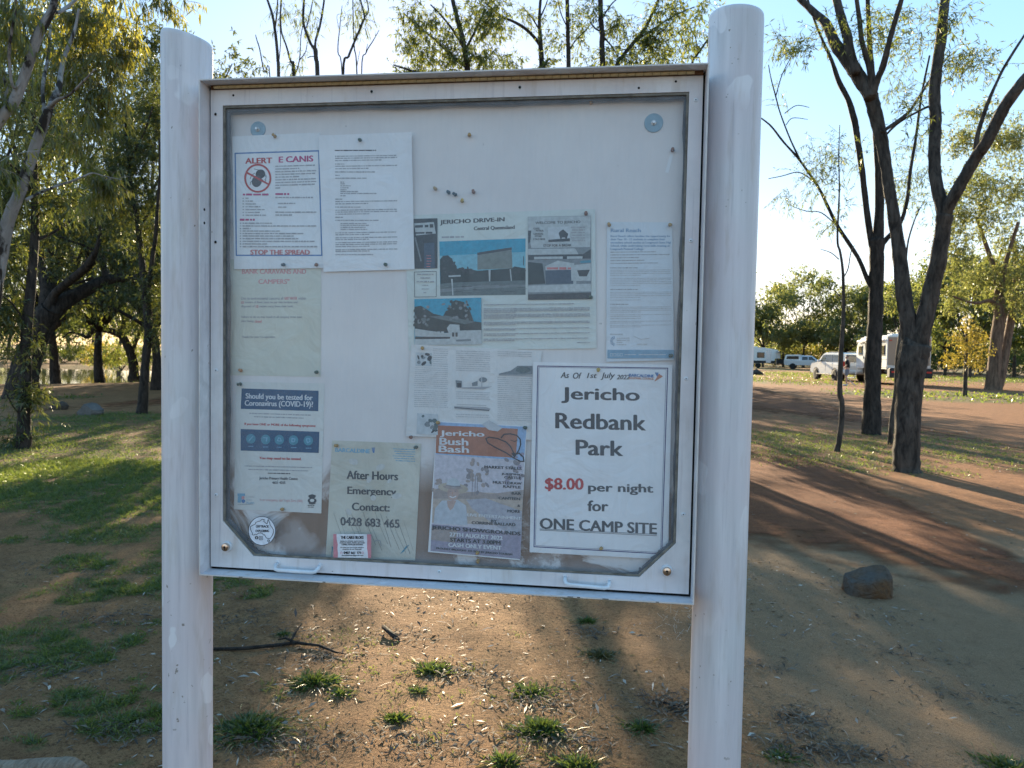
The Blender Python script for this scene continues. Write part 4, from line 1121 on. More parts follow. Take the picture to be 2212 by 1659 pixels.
def soil(name, c1, c2, c3, attr=True, pebbles=True):
    t = NT(name)
    v = t.coord()
    n1 = t.noise(v, 1.1, 7, .62, .6); n2 = t.noise(v, 9, 7, .7); n3 = t.noise(v, 60, 5, .65)
    c = t.mix(t.ramp(n1, [(.38, 0.0), (.63, 1.0)]), c1, c2)
    c = t.mix(t.ramp(n2, [(.44, 0.0), (.68, .75)]), c, c3)
    c = t.mix(t.ramp(n3, [(.36, .75), (.50, 0.0)]), c, tuple(x * .40 for x in c3))
    c = t.mix(t.ramp(t.noise(v, 3.2, 6, .7), [(.53, 0.0), (.68, .55)]), c, tuple(x * .55 for x in c2))
    if attr:
        ag = t.n('ShaderNodeAttribute', _attribute_name='greyed')
        c = t.mix(t.math('MULTIPLY', ag.outputs['Fac'], .8), c, t.mix(t.ramp(n2, [(.35, 0.0), (.7, 1.0)]), (.25, .165, .098), (.33, .222, .13)))
        ar = t.n('ShaderNodeAttribute', _attribute_name='reddened')
        c = t.mix(t.math('MULTIPLY', ar.outputs['Fac'], .85), c, t.mix(t.ramp(n2, [(.35, 0.0), (.7, 1.0)]), (.20, .082, .038), (.36, .17, .08)))
        a = t.n('ShaderNodeAttribute', _attribute_name='grassy')
        gcol = t.mix(t.ramp(n3, [(.35, 0.0), (.65, 1.0)]), (.050, .070, .022), (.115, .130, .045))
        far = t.mix(t.ramp(t.noise(v, .35, 4), [(.35, 0.0), (.65, 1.0)]), gcol, (.135, .125, .05))
        c = t.mix(t.ramp(a.outputs['Fac'], [(.12, 0.0), (.6, .88)]), c, far)
    vo = t.n('ShaderNodeTexVoronoi', Scale=55.0); t.l(v, vo.inputs['Vector'])
    peb = t.ramp(vo.outputs['Distance'], [(.10, 1.0), (.16, 0.0)])
    pm = t.math('MULTIPLY', peb, t.ramp(t.noise(v, 9, 3), [(.50, 0.0), (.62, .6)]))
    c = t.mix(pm, c, (.42, .36, .28))
    h = t.math('ADD', t.math('MULTIPLY', n2, .6), t.math('MULTIPLY', n3, .35))
    n6 = t.noise(v, 210, 4, .7)
    c = t.mix(t.ramp(n6, [(.40, .55), (.52, 0.0)]), c, tuple(x * .35 for x in c3))
    c = t.mix(t.ramp(n6, [(.60, 0.0), (.72, .35)]), c, (.36, .27, .18))
    h = t.math('ADD', h, t.math('MULTIPLY', n6, .22))
    t.bump(h, 1.0, .035)
    return t.set(c, .92, 0, .15)
M_SOIL = soil('bare_soil', (.35, .195, .09), (.265, .14, .065), (.20, .095, .042))
me.materials.append(M_SOIL)
tag(link('ground', me), kind='structure')

# ---- dirt roads, thin sheets on the ground
def road(name, top, bot, mat, lift, n=160, m=14, seed=0):
    tp = sorted([onZ(*a)[:2] if len(a) == 2 else a[:2] for a in top], key=lambda a: a[0])
    bt = sorted([onZ(*a)[:2] if len(a) == 2 else a[:2] for a in bot], key=lambda a: a[0])
    x0, x1 = max(tp[0][0], bt[0][0]), min(tp[-1][0], bt[-1][0])
    xs = np.linspace(x0, x1, n)
    yt = np.interp(xs, [a[0] for a in tp], [a[1] for a in tp]); yb = np.interp(xs, [a[0] for a in bt], [a[1] for a in bt])
    w = yt - yb
    yt = yt + (fbm(xs * .5, xs * 0 + 3, seed, 4) - .5) * w * .22; yb = yb + (fbm(xs * .7, xs * 0 + 9, seed + 1, 4) - .5) * w * .22
    vv = np.linspace(0, 1, m)
    Xs = np.repeat(xs[None], m, 0); Ys = yb[None] * (1 - vv[:, None]) + yt[None] * vv[:, None]
    Zs = ground_z(Xs, Ys) + lift
    vs = np.stack([Xs, Ys, Zs], -1).reshape(-1, 3)
    fs = [(j * n + i, j * n + i + 1, (j + 1) * n + i + 1, (j + 1) * n + i) for j in range(m - 1) for i in range(n - 1)]
    me = bpy.data.meshes.new(name); me.from_pydata(vs.tolist(), [], fs); me.materials.append(mat)
    ed = np.abs(vv * 2 - 1)[:, None] * np.ones(n)[None]
    ex = np.abs(np.linspace(-1, 1, n))[None] * np.ones(m)[:, None]
    ed = np.maximum(ed, ex ** 4)
    me.attributes.new('edge', 'FLOAT', 'POINT').data.foreach_set('value', ed.astype(np.float32).ravel())
    me.polygons.foreach_set('use_smooth', [True] * len(fs))
    return tag(link(name, me), kind='structure')
def roadmat(name, a, b, c):
    m_ = soil(name, a, b, c, attr=False)
    t = m_.node_tree
    out = t.nodes['Material Output']; bs = t.nodes['Principled BSDF']
    tr = t.nodes.new('ShaderNodeBsdfTransparent'); mx = t.nodes.new('ShaderNodeMixShader')
    at = t.nodes.new('ShaderNodeAttribute'); at.attribute_name = 'edge'
    tc = t.nodes.new('ShaderNodeTexCoord'); nz = t.nodes.new('ShaderNodeTexNoise'); nz.inputs['Scale'].default_value = 3.0; nz.inputs['Detail'].default_value = 6
    t.links.new(tc.outputs['Object'], nz.inputs['Vector'])
    ad = t.nodes.new('ShaderNodeMath'); ad.operation = 'MULTIPLY_ADD'; ad.inputs[1].default_value = .8
    t.links.new(nz.outputs[0], ad.inputs[0]); t.links.new(at.outputs['Fac'], ad.inputs[2])
    rp = t.nodes.new('ShaderNodeValToRGB'); rp.color_ramp.elements[0].position = 1.02 - .02; rp.color_ramp.elements[0].position = .98
    mr = t.nodes.new('ShaderNodeMapRange'); mr.inputs[1].default_value = 1.05; mr.inputs[2].default_value = 1.35
    t.links.new(ad.outputs[0], mr.inputs[0]); t.links.new(mr.outputs[0], mx.inputs[0])
    t.nodes.remove(rp)
    t.links.new(bs.outputs[0], mx.inputs[1]); t.links.new(tr.outputs[0], mx.inputs[2]); t.links.new(mx.outputs[0], out.inputs['Surface'])
    return m_
M_ROAD = roadmat('red_road', (.26, .10, .044), (.19, .072, .032), (.14, .05, .024))
road('dirt_road', [(-80, 826), (70, 824), (348, 812), (900, 812), (1620, 832), (2212, 866), (2600, 890)], [(-80, 900), (0, 890), (348, 886), (900, 880), (1620, 896), (1900, 925), (2212, 975), (2600, 1050)], M_ROAD, .006, 260, 18, 2)
road('dirt_track', [(1050, 1000), (1600, 968), (1900, 1008), (2212, 1030), (2700, 1060)], [(1050, 1100), (1590, 1168), (1700, 1188), (1850, 1215), (2000, 1250), (2212, 1312), (2700, 1440)], M_ROAD, .008, 160, 24, 7)
road('camp_clearing', [(1500, 796), (1800, 800), (2212, 822), (2500, 832)], [(1500, 826), (1800, 832), (2212, 850), (2500, 864)], roadmat('orange_sand', (.42, .205, .088), (.33, .16, .07), (.25, .11, .046)), .009, 120, 14, 12)

# ---- water of the creek
def water_mat():
    t = NT('creek_water')
    t.set((.055, .05, .03), .05, 0, .5)
    t.bump(t.noise(t.coord((1, .35, 1)), 1.6, 3, .5), .05, .05)
    return t.m
mb = MB(); vs = []
for k in range(72):
    a = 2 * math.pi * k / 72
    c_, s_ = math.cos(a), math.sin(a)
    rr = 1.06 / (abs(c_) ** 3 + abs(s_) ** 3) ** (1 / 3.)
    vs.append((LAKE[0] + 20.5 * rr * c_, LAKE[1] + 12.5 * rr * s_, GZ - .16))
mb.add(vs, [tuple(range(72))], water_mat())
tag(mb.build('water'), kind='structure')

# ================================================================== LEAVES AND GRASS BLADES
def leafmat(name, a, b, trans, tmix=.5, rough=.5):
    t = NT(name)
    geo = t.n('ShaderNodeNewGeometry')
    col = t.ramp(geo.outputs['Random Per Island'], [(0, a), (.55, b), (1, tuple((x + y) / 2 * 1.15 for x, y in zip(a, b)))])
    tcol = t.ramp(geo.outputs['Random Per Island'], [(0, tuple(x * .55 for x in trans)), (.6, trans), (1, (trans[0] * 1.25, trans[1] * 1.0, trans[2]))])
    df = t.n('ShaderNodeBsdfDiffuse'); tl = t.n('ShaderNodeBsdfTranslucent'); gl = t.n('ShaderNodeBsdfGlossy'); gl.inputs['Roughness'].default_value = rough * .7
    gl.inputs[0].default_value = (.8, .8, .75, 1)
    m1 = t.n('ShaderNodeMixShader'); m1.inputs[0].default_value = tmix
    m2 = t.n('ShaderNodeMixShader'); m2.inputs[0].default_value = .05
    t.l(col, df.inputs[0]); t.l(tcol, tl.inputs[0])
    t.l(df.outputs[0], m1.inputs[1]); t.l(tl.outputs[0], m1.inputs[2]); t.l(m1.outputs[0], m2.inputs[1]); t.l(gl.outputs[0], m2.inputs[2])
    t.l(m2.outputs[0], t.out.inputs['Surface']); t.t.nodes.remove(t.b)
    return t.m
L_GUM = leafmat('gum_leaf', (.030, .045, .014), (.075, .088, .026), (.40, .40, .05), .48)
L_DARK = leafmat('dark_leaf', (.022, .038, .014), (.045, .065, .022), (.17, .20, .03), .42)
L_MID = leafmat('olive_leaf', (.030, .052, .015), (.065, .088, .026), (.27, .32, .05), .46)
L_GOLD = leafmat('golden_leaf', (.09, .085, .018), (.14, .12, .028), (.46, .38, .05), .52)
L_FAR = leafmat('far_leaf', (.050, .074, .026), (.095, .115, .040), (.33, .37, .09), .48)
L_GRASS = leafmat('grass_blade', (.026, .062, .018), (.062, .098, .030), (.26, .34, .05), .42)
L_DRYG = leafmat('dry_blade', (.14, .115, .055), (.20, .165, .08), (.3, .25, .1), .3)

def blades(C, D, L, Wd, bend=.35):
    """C base, D direction, L length, Wd width -> (n,4,3) folded blades"""
    n = len(C)
    side = np.cross(D, np.array([0, 0, 1.0])); k = np.linalg.norm(side, axis=1, keepdims=True)
    side = np.where(k > 1e-4, side / np.maximum(k, 1e-4), np.array([1.0, 0, 0]))
    a = rng.uniform(0, 6.283, n)[:, None]
    up2 = np.cross(side, D)
    side = side * np.cos(a) + up2 * np.sin(a)
    mid = C + D * (L * .45)[:, None]
    tip = C + D * L[:, None]; tip[:, 2] -= bend * L * rng.uniform(.2, 1, n)
    w = side * (Wd / 2)[:, None]
    V = np.stack([C, mid + w, tip, mid - w], 1)
    return V
def rand_dir(n, up=1.0, spread=1.0):
    d = rng.normal(0, 1, (n, 3)) * spread
    d[:, 2] = np.abs(d[:, 2]) * .5 + up
    return d / np.linalg.norm(d, axis=1, keepdims=True)

# lawn and patchy couch grass: one mass nobody could count
def scatter_grass(n, x0, x1, y0, y1, Lr, Wr, thr=.12):
    x = rng.uniform(x0, x1, n); y = rng.uniform(y0, y1, n)
    g = grass_amount(x, y)
    keep = rng.uniform(0, 1, n) < np.clip((g - thr) * 1.5, 0, 1)
    x, y, g = x[keep], y[keep], g[keep]
    z = ground_z(x, y) - .003
    L = rng.uniform(*Lr, len(x)) * (.55 + .6 * g); Wd = rng.uniform(*Wr, len(x))
    return blades(np.stack([x, y, z], 1), rand_dir(len(x), .55, .8), L, Wd)
gr = [scatter_grass(260000, -2.6, .9, .9, 3.6, (.025, .065), (.0025, .0048)),
      scatter_grass(230000, -6.5, -.3, 2.6, 7.5, (.03, .075), (.004, .007)),
      scatter_grass(90000, -13, -2, 6.5, 17, (.04, .09), (.008, .014)),
      scatter_grass(60000, 1.5, 9, 7, 16, (.04, .10), (.008, .014)),
      scatter_grass(26000, -26, -6, 15, 40, (.08, .18), (.03, .05)),
      scatter_grass(36000, 6, 45, 25, 75, (.10, .22), (.04, .08))]
tag(link('grass', quads_mesh('grass', np.concatenate(gr), L_GRASS)), kind='stuff')
dry = [scatter_grass(26000, -3.5, 1.2, .9, 6, (.03, .08), (.002, .004), .05), scatter_grass(16000, 1.5, 9, 6, 16, (.05, .10), (.006, .010), .05)]
tag(link('dry_grass', quads_mesh('dry_grass', np.concatenate(dry), L_DRYG)), kind='stuff')

# single tufts standing on the bare dirt
L_TUFT = leafmat('tuft_blade', (.020, .052, .015), (.052, .085, .026), (.15, .22, .035), .36)
L_WEED = leafmat('weed_leaf', (.045, .060, .025), (.085, .075, .035), (.16, .15, .04), .35)
def tuft(px, py, rpx, n, hgt, label, mat=L_TUFT, wd=.009):
    c = onZ(px, py); r = abs(onZ(px + rpx, py)[0] - c[0])
    a = rng.uniform(0, 6.283, n); rr = r * rng.uniform(0, 1, n) ** .8 * (.35 + 1.1 * vnoise(np.cos(a) * 2.2 + px, np.sin(a) * 2.2 + py, 3))
    x = c[0] + rr * np.cos(a) * .9; y = c[1] + rr * np.sin(a) * .75
    z = ground_z(x, y) - .004
    d = np.stack([np.cos(a) * (.25 + rr / r * .8), np.sin(a) * (.25 + rr / r * .8), np.full(n, .55)], 1) + rng.normal(0, .38, (n, 3))
    d[:, 2] = np.abs(d[:, 2]) * .9 + .12; d /= np.linalg.norm(d, axis=1, keepdims=True)
    V = blades(np.stack([x, y, z], 1), d, hgt * .75 * rng.uniform(.45, 1.0, n) * (1.1 - .45 * rr / r), rng.uniform(.6, 1.1, n) * wd, .45)
    Lc = np.array([c[0], c[1], float(ground_z(c[0], c[1]))])
    o = link('grass_tuft', quads_mesh('grass_tuft', V - Lc, mat), None, Vector(Lc))
    nd = max(12, n // 4)
    a = rng.uniform(0, 6.283, nd); rr = r * rng.uniform(.1, 1.5, nd)
    x = c[0] + rr * np.cos(a); y = c[1] + rr * np.sin(a) * .8
    d = np.stack([np.cos(a), np.sin(a), np.full(nd, .28)], 1) + rng.normal(0, .4, (nd, 3)); d[:, 2] = np.abs(d[:, 2]) * .6; d /= np.linalg.norm(d, axis=1, keepdims=True)
    dv = blades(np.stack([x, y, ground_z(x, y)], 1), d, hgt * rng.uniform(.5, 1.1, nd), rng.uniform(.3, .6, nd) * wd, .3)
    dd = link('dead_blade', quads_mesh('dead_blade', dv - Lc, L_DRYG), o); dd.parent = o; dd.matrix_parent_inverse = Matrix.Identity(4); dd['kind'] = 'stuff'
    tag(o, label, 'grass tuft', 'grass tufts on the bare dirt below the board')
for a in ((540, 1578, 92, 900, .105, 'broad dense green grass tuft against the foot of the thinner white post'),
          (678, 1478, 60, 520, .10, 'round green grass tuft just below the fallen dark branch'),
          (735, 1503, 34, 150, .06, 'small ragged grass tuft trailing from the round tuft below the branch'),
          (935, 1452, 50, 380, .085, 'sunlit yellow green grass tuft at the edge of the bright patch'),
          (1300, 1422, 38, 330, .075, 'brownish green low weed growing on bare sand below the right handle', L_WEED),
          (1268, 1345, 24, 190, .075, 'small dark grass tuft nearest under the cabinet base'),
          (1150, 1497, 66, 420, .065, 'low flat grass tuft lying in dry stalks below the brownish weed'),
          (1170, 1582, 68, 640, .095, 'thick dark green grass tuft in the red soil below the cabinet'),
          (1390, 1578, 40, 240, .075, 'small green grass tuft beside the curled dark roots'),
          (1090, 1655, 34, 190, .10, 'bright green grass tuft cut by the bottom edge of the photo'),
          (1245, 1658, 70, 420, .075, 'wide low grass tuft along the bottom edge below the thick dark tuft'),
          (855, 1560, 32, 210, .065, 'little grass tuft among pale bark chips in the sunlit dirt'),
          (905, 1498, 22, 90, .06, 'tiny sparse grass tuft between pale chips under the sunlit tuft'),
          (612, 1366, 18, 120, .06, 'tiny grass tuft behind the fork of the fallen branch'),
          (1690, 1640, 60, 230, .05, 'thin grass tuft among leaf litter right of the thicker post'),
          (2170, 1655, 60, 330, .075, 'green grass tuft in the bottom corner of the grey sand')):
    tuft(*a)

# ================================================================== LITTER, STICKS, STONES
M_CHIP = None
def chipmat():
    t = NT('leaf_litter')
    geo = t.n('ShaderNodeNewGeometry')
    c = t.ramp(geo.outputs['Random Per Island'], [(0, (.06, .04, .03)), (.35, (.14, .10, .07)), (.75, (.24, .19, .145)), (1, (.46, .41, .34))])
    return t.set(c, .6, 0, .4)
M_CHIP = chipmat()
def litter(n, x0, x1, y0, y1, Lr, asp, lift=.004, clump=None):
    x = rng.uniform(x0, x1, n); y = rng.uniform(y0, y1, n)
    k = fbm(x * 1.8, y * 1.8, 77, 4)
    keep = rng.uniform(0, 1, n) < np.clip((k - .36) * 4, .04, 1)
    x, y = x[keep], y[keep]; m_ = len(x)
    z = ground_z(x, y) + lift * rng.uniform(.3, 1.4, m_)
    a = rng.uniform(0, 6.283, m_)
    d = np.stack([np.cos(a), np.sin(a), rng.normal(0, .16, m_)], 1)
    L = rng.uniform(0, 1, m_) ** 2.0 * (Lr[1] - Lr[0]) + Lr[0]
    s = np.stack([-np.sin(a), np.cos(a), rng.normal(0, .3, m_)], 1) * (L * rng.uniform(asp * .5, asp, m_) / 2)[:, None]
    C = np.stack([x, y, z], 1)
    mid = C + d * (L * .5)[:, None]; mid[:, 2] += L * rng.uniform(-.02, .12, m_)
    return np.stack([C, mid + s, C + d * L[:, None], mid - s], 1)
lt = [litter(6000, -2.6, 2.8, .8, 4.2, (.008, .045), .35), litter(5000, -5, 5, 3, 8, (.01, .05), .35), litter(2500, -2.6, 2.6, .8, 4.5, (.03, .10), .05), litter(260, -2.2, 2.4, .8, 3.6, (.04, .085), .24), litter(2500, -9, 9, 7, 18, (.03, .09), .3)]
def drift(px, py, rx, ry, n):
    c = onZ(px, py); e = onZ(px + rx, py); g_ = onZ(px, py - ry)
    x = c[0] + rng.normal(0, .5, n) * abs(e[0] - c[0]); y = c[1] + rng.normal(0, .5, n) * abs(g_[1] - c[1])
    z = ground_z(x, y) + rng.uniform(.001, .008, n); a = rng.uniform(0, 6.283, n); L_ = rng.uniform(.012, .06, n)
    d = np.stack([np.cos(a), np.sin(a), rng.normal(0, .2, n)], 1); s_ = np.stack([-np.sin(a), np.cos(a), rng.normal(0, .3, n)], 1) * (L_ * rng.uniform(.04, .22, n) / 2)[:, None]
    C = np.stack([x, y, z], 1); mid = C + d * (L_ * .5)[:, None]; mid[:, 2] += .12 * L_
    return np.stack([C, mid + s_, C + d * L_[:, None], mid - s_], 1)
dk = [drift(*a) for a in ((530, 1330, 90, 30, 260), (700, 1420, 110, 22, 260), (640, 1365, 60, 20, 120), (870, 1375, 90, 22, 160), (1010, 1460, 120, 30, 260), (1150, 1520, 130, 24, 240), (1440, 1530, 90, 34, 420), (1270, 1370, 60, 18, 160), (1210, 1600, 160, 26, 300), (1730, 1560, 70, 40, 320), (1800, 1630, 160, 26, 420), (1650, 1440, 90, 14, 120), (1990, 1420, 160, 20, 120), (600, 1610, 160, 34, 360), (240, 1330, 120, 30, 320), (120, 1450, 160, 30, 320), (250, 1580, 130, 30, 320), (150, 1230, 180, 24, 300), (900, 1610, 260, 40, 420), (2050, 1500, 180, 30, 160), (1900, 1340, 90, 10, 60))]
M_DEBRIS = NT('dark_debris'); _g = M_DEBRIS.n('ShaderNodeNewGeometry')
M_DEBRIS = M_DEBRIS.set(M_DEBRIS.ramp(_g.outputs['Random Per Island'], [(0, (.035, .028, .022)), (.6, (.10, .075, .055)), (1, (.19, .15, .115))]), .8, 0, .2)
tag(link('leaf_debris', quads_mesh('leaf_debris', np.concatenate(dk), M_DEBRIS)), kind='stuff')
tag(link('leaf_litter', quads_mesh('leaf_litter', np.concatenate(lt), M_CHIP)), kind='stuff')
def crumbs(n, x0, x1, y0, y1, r0, r1):
    x = rng.uniform(x0, x1, n); y = rng.uniform(y0, y1, n)
    k = fbm(x * 2.3, y * 2.3, 55, 4); keep = rng.uniform(0, 1, n) < np.clip((k - .38) * 4, .08, 1)
    x, y = x[keep], y[keep]; m_ = len(x); r = rng.uniform(r0, r1, m_)
    z = ground_z(x, y)
    P_ = np.stack([x, y, z], 1)
    o = np.array([[1, 0, 0], [0, 1, 0], [-1, 0, 0], [0, -1, 0], [0, 0, 1]], float)
    V = P_[:, None, :] + o[None] * r[:, None, None] * rng.uniform(.5, 1.2, (m_, 5, 1))
    idx = [(0, 1, 4, 4), (1, 2, 4, 4), (2, 3, 4, 4), (3, 0, 4, 4)]
    vs = V.reshape(-1, 3).tolist(); fs = []
    for i in range(m_):
        b = i * 5; fs += [(b, b + 1, b + 4), (b + 1, b + 2, b + 4), (b + 2, b + 3, b + 4), (b + 3, b, b + 4)]
    me = bpy.data.meshes.new('soil_crumbs'); me.from_pydata(vs, [], fs); me.materials.append(plain('soil_crumb', (.20, .115, .06), .95, var=.4, scale=20))
    return me
tag(link('soil_crumbs', crumbs(9000, -2.6, 2.8, .8, 4.5, .002, .007)), kind='stuff')

def barkmat(name, a, b, scale=(14, 14, 3), patch=None, bump=.7):
    t = NT(name)
    v = t.coord(scale)
    n = t.noise(v, 1.0, 7, .68, .4)
    c = t.mix(t.ramp(n, [(.36, 0.0), (.64, 1.0)]), a, b)
    if patch:
        n2 = t.noise(t.coord((3.2, 3.2, 1.6)), 1.0, 5, .62, .9)
        c = t.mix(t.ramp(n2, [(patch[1], 0.0), (patch[1] + .05, 1.0)]), c, patch[0])
    t.bump(n, bump, .04)
    return t.set(c, .85, 0, .2)
B_DARK = barkmat('dark_bark', (.014, .012, .010), (.060, .048, .040), (14, 14, 4), None, 1.0)
B_GREY = barkmat('grey_bark', (.022, .018, .015), (.095, .078, .064), (13, 13, 4), None, 1.0)
B_RED = barkmat('red_brown_bark', (.065, .042, .028), (.20, .13, .085), (10, 10, 1.6))
B_WHITE = barkmat('white_gum_bark', (.17, .15, .135), (.33, .305, .285), (7, 7, 2.5), ((.030, .024, .020), .50), .4)
B_LOG = barkmat('weathered_log', (.16, .12, .085), (.34, .27, .20), (60, 6, 60))
B_TWIG = barkmat('burnt_twig', (.012, .010, .009), (.05, .04, .033), (30, 30, 30))

def gpts(pp, lift):
    out = []
    for a in pp:
        q = onZ(a[0], a[1]); out.append(Vector((q[0], q[1], float(ground_z(q[0], q[1])) + lift * (a[2] if len(a) > 2 else 1))))
    return out
# fallen branch, forked, under the board
fb = empty('fallen_branch', gpts([(600, 1392)], 0)[0], 'forked blackened branch lying on the dirt behind the thinner post', 'branch')
mb = MB(); mb.tube(gpts([(445, 1408), (520, 1404), (580, 1398), (640, 1392), (690, 1400), (725, 1416), (748, 1422)], .016), [.007, .0085, .0095, .0085, .007, .0045, .0025], B_TWIG, 8, jit=.2); mb.build('stem', fb, True)
mb = MB(); mb.tube(gpts([(600, 1386), (618, 1382), (640, 1393)], .018), [.003, .006, .007], B_TWIG, 7, jit=.2); mb.build('side_shoot', fb, True)
mb = MB(); mb.tube(gpts([(628, 1394, 1.2), (640, 1374, 2.2), (652, 1362, 2.6)], .02), [.007, .006, .003], B_TWIG, 7, jit=.2); mb.build('side_shoot', fb, True)
mb = MB(); mb.tube(gpts([(828, 1366, 2.2), (850, 1380, 1.2), (862, 1384, .6)], .014), [.012, .014, .008], B_TWIG, 8, jit=.25); tag(mb.build('wood_stub', None, True), 'short dark stub of wood lying at the edge of the sunlit dirt', 'wood stub')
mb = MB(); mb.tube(gpts([(1400, 1520), (1440, 1528), (1470, 1535), (1500, 1520), (1530, 1510)], .008), [.003, .005, .004, .005, .003], B_TWIG, 6, jit=.2); mb.tube(gpts([(1440, 1545), (1462, 1535), (1475, 1520)], .008), [.002, .004, .002], B_TWIG, 6); mb.tube(gpts([(1490, 1508), (1497, 1530), (1480, 1545), (1455, 1548)], .012), [.002, .003, .003, .002], B_TWIG, 6); tag(mb.build('tree_root', None, True), 'thin curled dark roots on the sand beside the thicker post', 'root')
# weathered log crossing the bottom corner
a, b = onZ(-260, 1700), onZ(190, 1692)
mb = MB(); n = 26; P_, R_ = [], []
for k in range(n):
    t_ = k / (n - 1); P_.append(Vector((a[0] * (1 - t_) + b[0] * t_, a[1] * (1 - t_) + b[1] * t_, GZ + .045 + .006 * math.sin(t_ * 9)))); R_.append(.052 * (1 - .25 * t_) * (1 if t_ < .93 else (1 - t_) / .07 * .7 + .3))
mb.tube(P_, R_, B_LOG, 14, jit=.05); tag(mb.build('log', None, True), 'grey weathered log end at the bottom corner below the grass', 'log')

def rock(px, py, w, d, h, mat, label, seed, name='rock', flat=None):
    c = onZ(px, py); r = random.Random(seed)
    mb = MB(); vs = []
    bm_v, nv, nh = [], 14, 9
    for j in range(nh + 1):
        th = math.pi * j / nh
        for i in range(nv):
            ph = 2 * math.pi * i / nv
            vs.append(Vector((math.sin(th) * math.cos(ph), math.sin(th) * math.sin(ph), math.cos(th))))
    cuts = [(Vector((r.uniform(-1, 1), r.uniform(-1, 1), r.uniform(-.4, 1))).normalized(), r.uniform(.55, .85)) for _ in range(9)] + [(Vector(c_), d_) for c_, d_ in (flat or [])]
    out = []
    for v in vs:
        v = v.copy()
        for nrm, dd in cuts:
            nn = nrm.normalized(); e = v.dot(nn) - dd
            if e > 0: v -= nn * e
        v *= 1 + r.uniform(-.02, .02)
        out.append((v.x * w / 2 * 1.25, v.y * d / 2 * 1.25, (v.z + .5) * h / 1.35))
    fs = [(j * nv + i, (j + 1) * nv + i, (j + 1) * nv + (i + 1) % nv, j * nv + (i + 1) % nv) for j in range(nh) for i in range(nv)]
    mb.add(out, fs, mat)
    o = mb.build(name, None, False, (c[0], c[1], float(ground_z(c[0], c[1])) - .02))
    return tag(o, label, 'rock')
def rockmat(name, a, b, c):
    t = NT(name); v = t.coord()
    n = t.noise(v, 5, 6, .65); n2 = t.noise(v, 40, 4)
    col = t.mix(t.ramp(n, [(.4, 0.0), (.6, 1.0)]), a, b); col = t.mix(t.ramp(n2, [(.45, 0.0), (.7, .6)]), col, c)
    t.bump(n2, .6, .02); return t.set(col, .85, 0, .2)
M_ROCK = rockmat('rusty_rock', (.075, .068, .06), (.115, .066, .034), (.04, .035, .03))
M_ROCK2 = rockmat('grey_rock', (.12, .115, .11), (.17, .16, .15), (.07, .068, .065))
def slab_rock(px, py, label):
    import bmesh
    c = onZ(px, py); bm = bmesh.new()
    for q in ((-.13, -.10, -.03), (.115, -.11, -.03), (-.135, -.085, .075), (-.03, -.12, .105), (.07, -.115, .12), (.125, -.075, .135), (-.145, .03, .115), (-.03, .06, .15), (.065, .05, .185), (.118, .02, .185), (-.13, .12, -.03), (.12, .12, -.03), (-.155, -.02, .03), (.148, -.02, .05), (.03, -.128, .045), (-.08, -.118, .03)):
        bm.verts.new(q)
    bmesh.ops.convex_hull(bm, input=bm.verts)
    bmesh.ops.bevel(bm, geom=bm.edges[:], offset=.010, segments=1, affect='EDGES')
    bmesh.ops.triangulate(bm, faces=bm.faces[:])
    bmesh.ops.subdivide_edges(bm, edges=bm.edges[:], cuts=1, use_grid_fill=True)
    r = random.Random(4)
    for v in bm.verts: v.co += Vector((r.uniform(-.0035, .0035), r.uniform(-.0035, .0035), r.uniform(-.0035, .0035)))
    bmesh.ops.recalc_face_normals(bm, faces=bm.faces[:])
    me = bpy.data.meshes.new('rock'); bm.to_mesh(me); bm.free(); me.materials.append(M_ROCK)
    return tag(link('rock', me, None, Vector((c[0], c[1], float(ground_z(c[0], c[1]))))), label, 'rock')
slab_rock(1874, 1286, 'angular rusty brown rock alone on the grey sand right of the board')
rock(195, 896, .46, .40, .30, M_ROCK2, 'smooth grey boulder on the lawn edge left of the board', 9)
rock(128, 884, .42, .35, .24, rockmat('dark_rock', (.05, .045, .04), (.085, .07, .055), (.03, .027, .024)), 'dark half hidden stone on the lawn beside the grey boulder', 12)
rock(1634, 810, .9, .6, .5, rockmat('black_rock', (.03, .03, .028), (.05, .05, .045), (.02, .02, .02)), 'small dark stone on the far sunlit grass beside the thicker post', 14)
